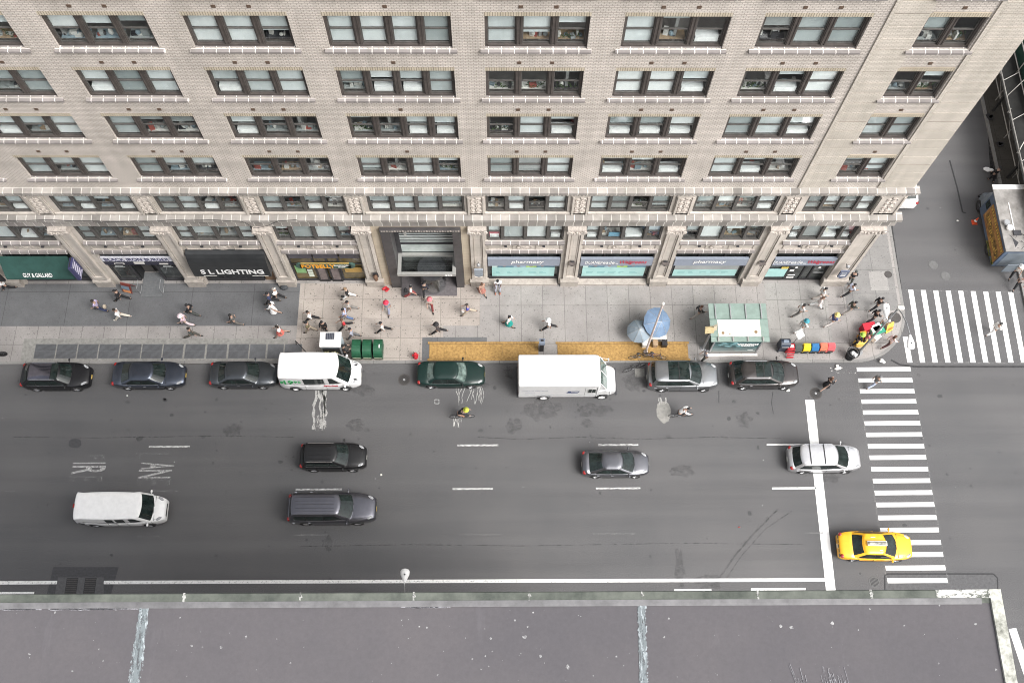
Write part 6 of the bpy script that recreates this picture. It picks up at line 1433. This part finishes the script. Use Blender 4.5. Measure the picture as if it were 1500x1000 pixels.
# bus shelter
p0, p1, p2, p3 = [G(*q, 2.75) for q in ((1037, 445), (1121, 445), (1042, 501), (1128, 501))]
x0, x1 = (p0.x + p2.x) / 2, (p1.x + p3.x) / 2; y1, y0 = p0.y, p2.y
S = empty('bus_shelter', 'glass bus shelter with pale green roof panels and a white skylight at the kerb', 'bus shelter', ((x0 + x1) / 2, (y0 + y1) / 2, .15))
w = (x1 - x0) / 2; d = (y1 - y0) / 2; rz_ = 2.6
green = pm('shelter_roof_glass', (.22, .29, .26), .3, var=.15, scale=2, coat=.3); g2 = pm('shelter_edge_green', (.12, .2, .165), .35, var=.1)
m = MB(); m.box(-w, w, -d, d, rz_, rz_ + .06); m.build('roof', green, S)
yk = d - 2 * d * .43; m = MB(); m.box(-w * .74, w * .72, -d + 2 * d * .13, yk, rz_ + .066, rz_ + .09); m.build('skylight', pm('skylight_white', (.62, .54, .36), .5, var=.05, scale=1.3, c2=(.88, .88, .86)), S)
m = MB(); [m.lathe([(0, .0), (r_, 0)], (x_, y_, rz_ + .0925), 9) for x_, y_, r_ in ((-w * .58, -d * .55, .11), (w * .55, -d * .5, .12), (-w * .35, -d * .6, .05))]; m.build('leaf_litter', P('dead_leaves', (.22, .15, .08)), S)
for t in (-.78, -.26, .27, .8): MB().box(w * t - .035, w * t + .035, yk + .04, d - .06, rz_ + .06, rz_ + .14).build('roof_rib', M['steel'], S); MB().box(w * t * .97 - .05, w * t * .97 + .05, -d + .03, -d + 2 * d * .12, rz_ + .06, rz_ + .14).build('roof_rib', M['silver'], S)
m = MB(); m.box(-w + .0, w - .0, yk, yk + .04, rz_ + .062, rz_ + .10); m.box(-w, w, -d + 2 * d * .125, -d + 2 * d * .125 + .03, rz_ + .062, rz_ + .08); m.build('roof_seam', g2, S)
for x_ in (-w * .82, w * .82):
    for y_ in (-d + .25, yk): MB().box(x_ - .05, x_ + .05, y_ - .05, y_ + .05, 0, rz_).build('post', M['steel'], S)
yb = -d + .25
m = MB(); m.box(-w * .82 + .05, w * .82 - .05, yb - .02, yb + .02, .35, 2.3); ad = m.build('advert_panel', pm('advert_teal', (.008, .03, .038), .3, var=.7, scale=1.1, c2=(.05, .16, .17), coat=.4), S)
m = MB(); rr = random.Random(5)
for j, (xa, n_) in enumerate(((-.1, 9), (-.0, 10), (.25, 6))):
    x_ = w * .05 + xa
    for i in range(n_): ww = rr.uniform(.07, .17); m.box(x_, x_ + ww, yb - .03, yb - .02, 1.62 - j * .2, 1.73 - j * .2); x_ += ww + .03
m.box(w * .48, w * .66, yb - .03, yb - .02, .55, .6); m.build('advert_print', M['white'], ad)
m = MB()
for i in range(9): m.ell((-w * .55 + i * .16, yb - .02, 1.5 + .3 * math.sin(i * 1.3)), (.2, .012, .13), 8, 5)
m.build('advert_picture', pm('advert_pale', (.16, .30, .32), .4, var=.5, scale=5), ad)
m = MB(); m.box(-w * .82 - .1, w * .82 + .1, yb - .32, yb - .12, .0, .14); m.build('base_rail', P('rail_pale', (.66, .63, .60), rough=.5), S)
m = MB(); m.box(-w * .82 + .05, w * .82 - .05, yb - .04, yb + .04, .14, .35); m.box(-w * .82 + .05, w * .82 - .05, yb - .04, yb + .04, 2.3, 2.42); m.build('frame', M['silver'], S)
for s in (-1, 1): MB().box(s * w * .82 - .01, s * w * .82 + .01, yb + .06, yk - .06, .3, 2.4).build('side_glass', M['shelter_glass'], S)
m = MB(); m.box(-w * .6, w * .5, yb + .35, yb + .75, .42, .47); [m.box(x_ - .03, x_ + .03, yb + .4, yb + .7, 0, .42) for x_ in (-w * .5, 0, w * .4)]; m.build('bench', M['darkmetal'], S)
# kiosk
k0 = G(468, 508, 2.2); k1 = G(499, 508, 2.2); k2 = G(468, 486, 2.2)
K = empty('news_kiosk', 'small white roofed news kiosk with a dark roof panel beside the white passenger van', 'kiosk', ((k0.x + k1.x) / 2, (k0.y + k2.y) / 2, .15)); w = (k1.x - k0.x) / 2; d = (k2.y - k0.y) / 2
m = MB(); m.box(-w + .06, w - .06, -d + .1, d - .06, .1, 1.95); m.build('cabin', pm('kiosk_side', (.36, .42, .46), .5, var=.15), K)
m = MB(); m.box(-w, w, -d, d, 1.95, 2.08); m.extr([(-d, 2.08), (d, 2.08), (d - .1, 2.16), (-d + .2, 2.16)], -w, w); m.build('roof', M['white'], K)
m = MB(); m.box(-w * .45, w * .35, d * .0 - .05, d * .75, 2.165, 2.2); sp = m.build('solar_panel', P('panel_dark', (.05, .055, .075), rough=.35), K)
m = MB(); [m.box(-w * .45 + i * .12, -w * .45 + i * .12 + .015, -.05, d * .75, 2.2, 2.206) for i in range(6)]; m.build('panel_bar', M['steel'], sp)
m = MB(); m.box(-w + .12, w - .12, -d - .0, -d + .1, .6, 1.6); m.build('counter_opening', M['black'], K)
m = MB(); m.box(-w, w, -d - .15, -d, .5, .58); [m.box(x_ - .04, x_ + .04, -d - .01, -d + .09, .1, 1.95) for x_ in (-w + .08, w - .08)]; m.build('counter', M['steel'], K)
m = MB(); rr = random.Random(3); [m.obox((rr.uniform(-.5, .5), -d - .04, rr.uniform(.75, 1.2)), (.12, .06, .1), rr.uniform(0, 1)) for i in range(16)]; m.build('goods', pm('snack_goods', (.25, .24, .06), .5, var=.5, scale=9, c2=(.5, .48, .25)), K)
m = MB(); m.box(-w + .02, w - .02, -d + .02, d - .02, 0, .1); m.build('plinth', M['darkmetal'], K)
# three green bins
gb = pm('bin_green', (.014, .085, .042), .45, var=.2, scale=3)
for px, lb in ((521.5, 'left of the three green rounded storage bins by the kerb'), (537, 'middle of the three green rounded storage bins by the kerb'), (553, 'right of the three green rounded storage bins by the kerb, with a white mark')):
    p = G(px + 1, 510, .9); o = empty('storage_bin', lb, 'bin', (p.x, 25.85, .155), 0, 'green bins by the kerb')
    m = MB(); prof = [(-.55, .1), (-.62, .5), (-.55, .9)] + [(.05 + .58 * math.cos(a), .9 + .32 * math.sin(a)) for a in [PI - .0 - PI * i / 8 for i in range(9)]] + [(.63, .5), (.55, .1)]
    m.extr(prof, -.3, .3); m.build('tub', gb, o)
    m = MB(); m.extr([(-.6, .12), (-.67, .6), (-.62, .62), (-.54, .12)], -.28, .28); m.build('chute', pm('bin_dirty', (.16, .17, .12), .7, var=.4, scale=6), o)
    m = MB(); [m.tube((x_, y_, 0), (x_, y_, .12), .05) for x_ in (-.25, .25) for y_ in (-.5, .5)]; m.build('foot', M['black'], o)
    m = MB(); [m.box(s * .31 - .012, s * .31 + .012, -.6, .62, .85, .89) for s in (-1, 1)]; m.build('band', P('bin_dark', (.012, .06, .03)), o)
    if px > 550: m = MB(); m.ell((.12, .0, 1.225), (.05, .16, .01), 8, 5); m.build('mark', M['white'], o)
# barrier / bike rack left of the kiosk
o = empty('bike_rack', 'thin black bent rail leaning at the end of the vent grates', 'rail', G(444, 516, .155)); m = MB(); m.path([(-.5, .6, 0), (-.45, .6, .7), (.35, -.25, .7), (.5, -.4, 0)], .035); m.build('rail', M['black'], o); m = MB(); m.path([(.3, -.35, .05), (1.0, -.25, .05)], .03); m.ell((1.0, -.25, .08), (.2, .1, .08)); m.build('lock', M['black'], o)
# vendor umbrellas with cart
def umbrella(label, px, py, z, r, c, n, tilt, hub):
    p = G(px, py, z); o = empty('umbrella', label, 'umbrella', (p.x, p.y, .155)); o.rotation_euler = (0, 0, .3)
    hz_ = z - .15; m = MB(); rows = []
    for t, dz in ((.02, 0), (.4, -.16), (.8, -.42), (1, -.6)):
        rw = []
        for i in range(n * 2):
            a = PI * i / n; k_ = 1 if i % 2 == 0 else .955; rw.append((r * t * k_ * math.cos(a), r * t * k_ * math.sin(a), hz_ + dz + (0 if i % 2 == 0 else -.02 * t)))
        rows.append(rw)
    m.grid(rows, True); m.face(rows[0]); ca = m.build('canopy', c, o); ca.location = (0, 0, hz_); ca.rotation_euler = tilt
    for v in ca.data.vertices: v.co.z -= hz_
    m = MB(); [m.path([(0, 0, .012), (r * .4 * math.cos(2 * PI * i / n), r * .4 * math.sin(2 * PI * i / n), -.15), (r * .8 * math.cos(2 * PI * i / n), r * .8 * math.sin(2 * PI * i / n), -.41), (r * math.cos(2 * PI * i / n), r * math.sin(2 * PI * i / n), -.59)], .012, 4) for i in range(n)]; m.build('rib', hub, ca)
    m = MB(); m.tube((0, 0, 0), (0, 0, hz_ + .02), .025); m.build('shaft', M['steel'], o); return o
umbrella('large tilted blue umbrella over the vendor table', 969, 471, 2.3, 1.1, pm('blue_canopy', (.14, .21, .315), .7, var=.2, scale=2), 6, (.38, .3, 0), M['steel'])
umbrella('smaller pale grey blue umbrella left of the big blue one', 937, 482, 1.9, .86, pm('pale_canopy', (.23, .28, .325), .7, var=.1, scale=2), 8, (.12, -.08, 0), M['silver'])
p = G(958, 492, .8); o = empty('vendor_table', 'low vendor table with white edge and dark boxes under the blue umbrella', 'table', (p.x, p.y, .155))
m = MB(); m.box(-.85, .85, -.3, .5, .78, .82); m.build('tabletop', M['offwhite'], o); m = MB(); [m.tube((x_, y_, 0), (x_, y_, .78), .025) for x_ in (-.8, .8) for y_ in (-.25, .45)]; m.build('leg', M['steel'], o)
for x_, s_, mt, nm, lb in ((-.6, .42, M['offwhite'], 'box', 'pale box standing by the vendor table under the blue umbrella'), (.75, .34, M['black'], 'crate', 'black crate at the right end of the vendor table'), (.1, .3, M['cardboard'], 'box', 'brown cardboard box in front of the vendor table')):
    b_ = MB(); b_.box(-s_ / 2, s_ / 2, -.2, .2, 0, .5); b_.box(-s_ / 2 - .015, s_ / 2 + .015, -.215, .215, .5, .55); q = b_.build(nm, mt); q.location = (p.x + x_, p.y - .45, .155); tag(q, lb, nm)
rr = random.Random(2)
person('person in black standing behind the vendor table between the two umbrellas', 948, 476, 270, BK, BK, pose='stand', hair=BK, at_=(p.x - .3, p.y + 1.0, .156))
# street corner bits: newspaper boxes
def newsbox(label, px, c, h=1.05, w=.5, white=False):
    p = G(px, 524, .155); o = empty('newspaper_box', label, 'newspaper box', (p.x, 25.85, .155), 0, 'newspaper boxes by the kerb'); mt = P('box_paint', c, rough=.4)
    m = MB(); m.extr([(-.2, .35), (-.24, h - .3), (-.1, h), (.22, h), (.22, .35)], -w / 2, w / 2); m.build('cabinet', mt, o)
    m = MB(); m.extr([(-.235, h - .36), (-.225, h - .36), (-.12, h - .06), (-.13, h - .055)], -w / 2 + .07, w / 2 - .07) if False else m.box(-w / 2 + .07, w / 2 - .07, -.26, -.225, .5, h - .34); m.build('window', M['papers'] if white else M['carglass'], o)
    m = MB(); m.box(-w / 2 + .04, w / 2 - .04, -.16, .18, 0, .05); m.box(-.06, .06, -.06, .1, .05, .35); m.build('pedestal', M['black'] if sum(c) > .3 else mt, o)
    m = MB(); m.box(-w / 2 + .04, w / 2 - .04, -.05, .18, h, h + .03); m.build('coin_cap', mt, o); return o
for px, c, lb, h in ((1166, (.07, .08, .075), 'dark grey newspaper box between the red rack and the yellow box', .95), (1178, (.72, .52, .03), 'yellow newspaper box left of the blue one', 1.05), (1190, (.03, .15, .34), 'blue newspaper box right of the yellow one', 1.05), (1202, (.70, .17, .10), 'orange red newspaper box right of the blue one', 1.1), (1213, (.72, .10, .11), 'red pink newspaper box at the right end of the row', 1.1)): newsbox(lb, px, c, h)
p = G(1156, 524, .155); o = empty('newspaper_rack', 'bright red slatted rack at the left end of the newspaper boxes', 'rack', (p.x, 25.8, .155)); rd_ = P('rack_red', (.42, .02, .03), rough=.5)
m = MB(); m.box(-.28, .28, -.05, .3, 0, .9); m.build('cabinet', rd_, o); m = MB(); [m.obox((-.0, -.12 - i * .11, .78 - i * .2), (.5, .08, .1)) for i in range(4)]; m.build('shelf', rd_, o); MB().box(-.15, .15, 0, .2, .9, .93).build('notice', M['papers'], o)
p = G(1146, 522, .155); o = empty('mailbox', 'dark blue storage mailbox left of the newspaper boxes', 'mailbox', (p.x, 26.1, .155)); bl_ = P('mail_blue', (.028, .038, .06), rough=.4)
m = MB(); m.extr([(-.3, .2), (-.3, 1.05)] + [(.3 * math.cos(a), 1.05 + .25 * math.sin(a)) for a in [PI - PI * i / 8 for i in range(9)]] + [(.3, .2)], -.33, .33); m.build('box', bl_, o); m = MB(); [m.box(x_ - .04, x_ + .04, y_ - .04, y_ + .04, 0, .2) for x_ in (-.28, .28) for y_ in (-.25, .25)]; m.build('leg', bl_, o); m = MB(); m.box(-.15, .2, -.1, .12, 1.29, 1.31); m.build('label_plate', P('pale_blue_plate', (.2, .24, .3)), o); m = MB(); m.box(-.25, .25, -.33, -.3, .9, 1.0); m.build('flap', M['steel'], o)
o = empty('street_sign', 'small white square sign on a tilted grey pole behind the newspaper boxes', 'sign', G(1157, 508, .155)); m = MB(); m.tube((0, 0, 0), (.12, 0, 2.2), .03); m.build('pole', M['steel'], o); m = MB(); m.obox((.12, 0, 2.25), (.55, .45, .03), .6, .5); sg_ = m.build('sign_panel', M['white'], o)
m = MB(); [m.obox((.12 + t * .1, .02 + t * .12, 2.272 + t * .06), (.3, .02, .012), .6, .5) for t in (-1, 0, 1)]; m.build('sign_print', M['blind_g'], sg_)
# rubbish basket
p = G(1244, 525, .155); o = empty('litter_basket', 'black wire litter basket with a white bag hanging over its rim at the corner', 'litter bin', (p.x, p.y + .1, .155)); m = MB(); n = 18
for i in range(n): a = 2 * PI * i / n; m.tube((.27 * math.cos(a), .27 * math.sin(a), .03), (.4 * math.cos(a), .4 * math.sin(a), .95), .014, n=4)
for r_, z_ in ((.27, .03), (.33, .45), (.4, .95), (.43, .99)): m.path([(r_ * math.cos(2 * PI * i / 20), r_ * math.sin(2 * PI * i / 20), z_) for i in range(21)], .022, 5)
m.build('wire_basket', M['black'], o); m = MB(); m.lathe([(.24, .05), (.33, .9), (.3, .92), (.22, .55), (0, .5)], n=14); m.build('liner', M['black'], o)
q = MB(); rr = random.Random(1); [q.ell((rr.uniform(-.03, .2), rr.uniform(-.22, .05), .72 + rr.uniform(0, .2)), (.15, .13, .12), 8, 5) for i in range(6)]; q = q.build('rubbish_bag', M['white'], None, True); q.location = (p.x, p.y + .1, .155); tag(q, 'white rubbish bag bulging out of the black wire basket', 'rubbish bag')
# corner vendor stand
p = G(1275, 490, .155); o = empty('vendor_cart', 'street vendor stand with green top at the corner under the lamp post', 'vendor cart', (p.x + .2, p.y - .0, .155), .35)
m = MB(); m.box(-.45, .55, -.3, .3, .75, .82); m.build('counter', P('cart_green', (.03, .27, .17), rough=.5), o); m = MB(); [m.tube((x_, y_, 0), (x_, y_, .75), .025) for x_ in (-.4, .5) for y_ in (-.25, .25)]; m.build('leg', M['steel'], o); m = MB(); m.box(-.4, .3, -.1, .28, .822, .9); m.build('tray', M['offwhite'], o)
def box(name, label, x, y, sz, c, rz=0, z=.155, cat='box'):
    m = MB(); a, b_, h = sz; m.box(-a / 2, a / 2, -b_ / 2, b_ / 2, 0, h); m.box(-a / 2 - .02, a / 2 + .02, -b_ / 2 - .02, b_ / 2 + .02, h, h + .05); q = m.build(name, P('crate_paint', c, rough=.5)); q.location = (x, y, z); q.rotation_euler = (0, 0, rz); return tag(q, label, cat)
px_ = p.x; py_ = p.y
q = G(1273, 478, .9); box('cool_box', 'bright red cool box of the corner vendor', q.x, q.y, (.85, .5, .8), (.45, .012, .03), .2)
q = G(1265, 491, .9); box('crate', 'upright orange yellow crate beside the pink topped person', q.x, q.y, (.38, .5, .8), (.72, .34, .03), .1, cat='crate')
q = G(1262, 501, .6); box('crate', 'low yellow crate in front of the vendor stand', q.x, q.y, (.85, .4, .5), (.72, .46, .1), .15, cat='crate')
q = G(1284, 480, .9); box('box', 'white box behind the red cool box of the vendor', q.x, q.y, (.6, .45, .85), (.75, .75, .75), .5)
q = G(1285, 492, .8); box('box', 'small white box on the lamp side of the vendor stand', q.x, q.y, (.5, .4, .6), (.75, .75, .75), .6)
q = G(1301, 478, .5); o = empty('sandwich_board', 'yellow folding sign board standing right of the corner vendor', 'sign board', (q.x, q.y, .155), .5)
yb_ = P('board_yellow', (.72, .48, .08), rough=.5); [MB().obox((0, s * .16, .42), (.6, .03, .9), 0, s * .32).build('panel', yb_, o) for s in (-1, 1)]; m = MB(); [m.obox((0, -.25, .25 + i * .16), (.4, .012, .06), 0, -.32) for i in range(3)]; m.build('board_print', P('board_print', (.35, .12, .03)), o)
q = G(187, 420, .5); o = empty('sandwich_board', 'colourful folding menu board in front of the burger shop', 'sign board', (q.x, q.y, .155), -.25)
[MB().obox((0, s * .16, .45), (.75, .03, .95), 0, s * .3).build('panel', P('board_maroon', (.2, .05, .04), rough=.5), o) for s in (-1, 1)]; m = MB(); m.obox((0, -.215, .62), (.6, .012, .36), 0, -.3); m.build('menu_picture', P('menu_blue', (.18, .24, .3)), o); m = MB(); m.obox((.05, -.315, .26), (.55, .012, .24), 0, -.3); m.build('menu_food', P('menu_orange', (.62, .27, .12)), o)
# traffic cone
o = empty('traffic_cone', 'orange traffic cone standing in the side street beside the food truck', 'traffic cone', G(1427, 326, 0)); m = MB(); m.box(-.2, .2, -.2, .2, 0, .04); m.lathe([(.15, .04), (.03, .72), (0, .72)], n=12); m.build('cone', P('cone_orange', (.65, .09, .03), rough=.5), o); m = MB(); m.lathe([(.115, .26), (.085, .42)], (0, 0, 0), 12); m.lathe([(.07, .48), (.045, .62)], (0, 0, 0), 12); m.build('stripe', M['white'], o)
# parking meter by the mail truck
o = empty('parking_meter', 'dark grey parking pay station at the end of the yellow plywood cover', 'parking meter', G(793, 512, .155)); m = MB(); m.box(-.14, .14, -.16, .16, 0, 1.35); m.build('cabinet', M['darkmetal'], o); m = MB(); m.extr([(-.2, 1.35), (.2, 1.35), (.2, 1.6), (-.12, 1.55)], -.2, .2); m.build('head', P('meter_head', (.16, .19, .24)), o); MB().box(-.1, .1, -.02, .14, 1.602, 1.62).build('solar_panel', M['black'], o)
# motorcycle at the left edge
o = empty('motorcycle', 'dark motorcycle cut off by the left edge of the view beside the kerb', 'motorcycle', (G(-6, 526).x, 25.55, .155), .2)
for x_ in (-.65, .65): m = MB(); m.lathe([(.2, 0), (.3, .02), (.31, .07), (.3, .12), (.2, .14)], (x_, -.07, .31), 18, 'y'); m.build('wheel', M['rubber'], o, True)
m = MB(); m.ell((.1, 0, .75), (.32, .18, .16)); m.ell((-.45, 0, .74), (.4, .16, .09)); m.ell((0, 0, .45), (.32, .2, .22)); m.tube((.65, 0, .31), (.4, 0, .95), .05); m.build('body', M['black'], o, True); m = MB(); m.path([(.38, -.35, 1.0), (.42, 0, .95), (.38, .35, 1.0)], .02); m.build('handlebar', M['chrome'], o)
# scaffold and sidewalk shed at the far right
gp_ = pm('pipe', (.32, .31, .29), .5, metal=.4, var=.2)
SC = empty('scaffold', 'thin pipe scaffold with cross braces standing on the dark sidewalk shed', 'scaffold', (38.0, 46, .15)); YS = [-13, -9.5, -6, -2.5, 1, 4.5, 8]
for x_ in (-.3, 1.0):
    for y_ in YS: MB().tube((x_, y_, 0 if x_ > 0 else 3.42), (x_, y_, 3.9 if x_ < 0 else 5.2), .045, n=6).build('upright', gp_, SC)
for x_, z_ in ((-.3, 3.75), (1.0, 5.0), (1.0, 3.8), (.75, 1.1)): MB().tube((x_, -13, z_), (x_, 8, z_), .045, n=6).build('ledger', gp_, SC)
for i, y_ in enumerate(YS[:-1]):
    MB().tube((-.3, y_ + (1.2 if i % 2 else 0), 3.75), (1.0, y_ + 2.2, 5.0), .035, n=5).build('brace', gp_, SC); MB().tube((-.3, y_ + .1, 3.7), (.75, y_ - .9, 1.1), .035, n=5).build('brace', gp_, SC); MB().tube((1.0, y_ + 3.3, 3.8), (-.3, y_ + 2.6, 3.75), .03, n=5).build('brace', gp_, SC)
SH = empty('sidewalk_shed', 'dark plank deck of the sidewalk shed under the pipe scaffold', 'sidewalk shed', (40.5, 46, .15)); dk_ = pm('shed_deck', (.016, .016, .015), .9, var=.4, scale=1.5)
m = MB(); m.box(-2.75, 6, -13.2, 20, 3.3, 3.4); m.build('deck', dk_, SH); MB().box(-1.15, -1.03, -3.5, 20, 3.4, 4.7).build('parapet', P('shed_green', (.008, .04, .03), rough=.7), SH)
for x_ in (-1.9, 4):
    for y_ in (-12, -6, 0, 6, 12): MB().box(x_ - .08, x_ + .08, y_ - .08, y_ + .08, 0, 3.3).build('post', dk_, SH)
for px, py, lb in ((1450, 172, 'dark rubble sack on the shaded sidewalk nearest the big building'), (1463, 212, 'dark crate on the shaded sidewalk under the scaffold pipes')):
    q = G(px, py, .155); m = MB(); rr = random.Random(px); [m.obox((rr.uniform(-.2, .2), rr.uniform(-.15, .15), .12), (.35, .2, .2), rr.uniform(0, 2)) for i in range(3)]; s_ = m.build('rubble_sack', M['darkmetal']); s_.location = q; tag(s_, lb, 'rubble')
q = G(1450, 264, .155); person('person in black standing ahead of the food truck cab', 1450, 264, 100, BK, BK, pose='stand', hair=BK)
q = G(1478, 402, 0); person('person in a white cap and pale shirt on the sidewalk kerb behind the food truck', 1481, 404, 250, (.6, .56, .5), BK, hat=WH)
q = G(1484, 416, 0); person('person in a pale shirt closest to the side street crosswalk behind the food truck', 1487, 420, 250, (.55, .48, .45), BK, hair=BK)
finalize()
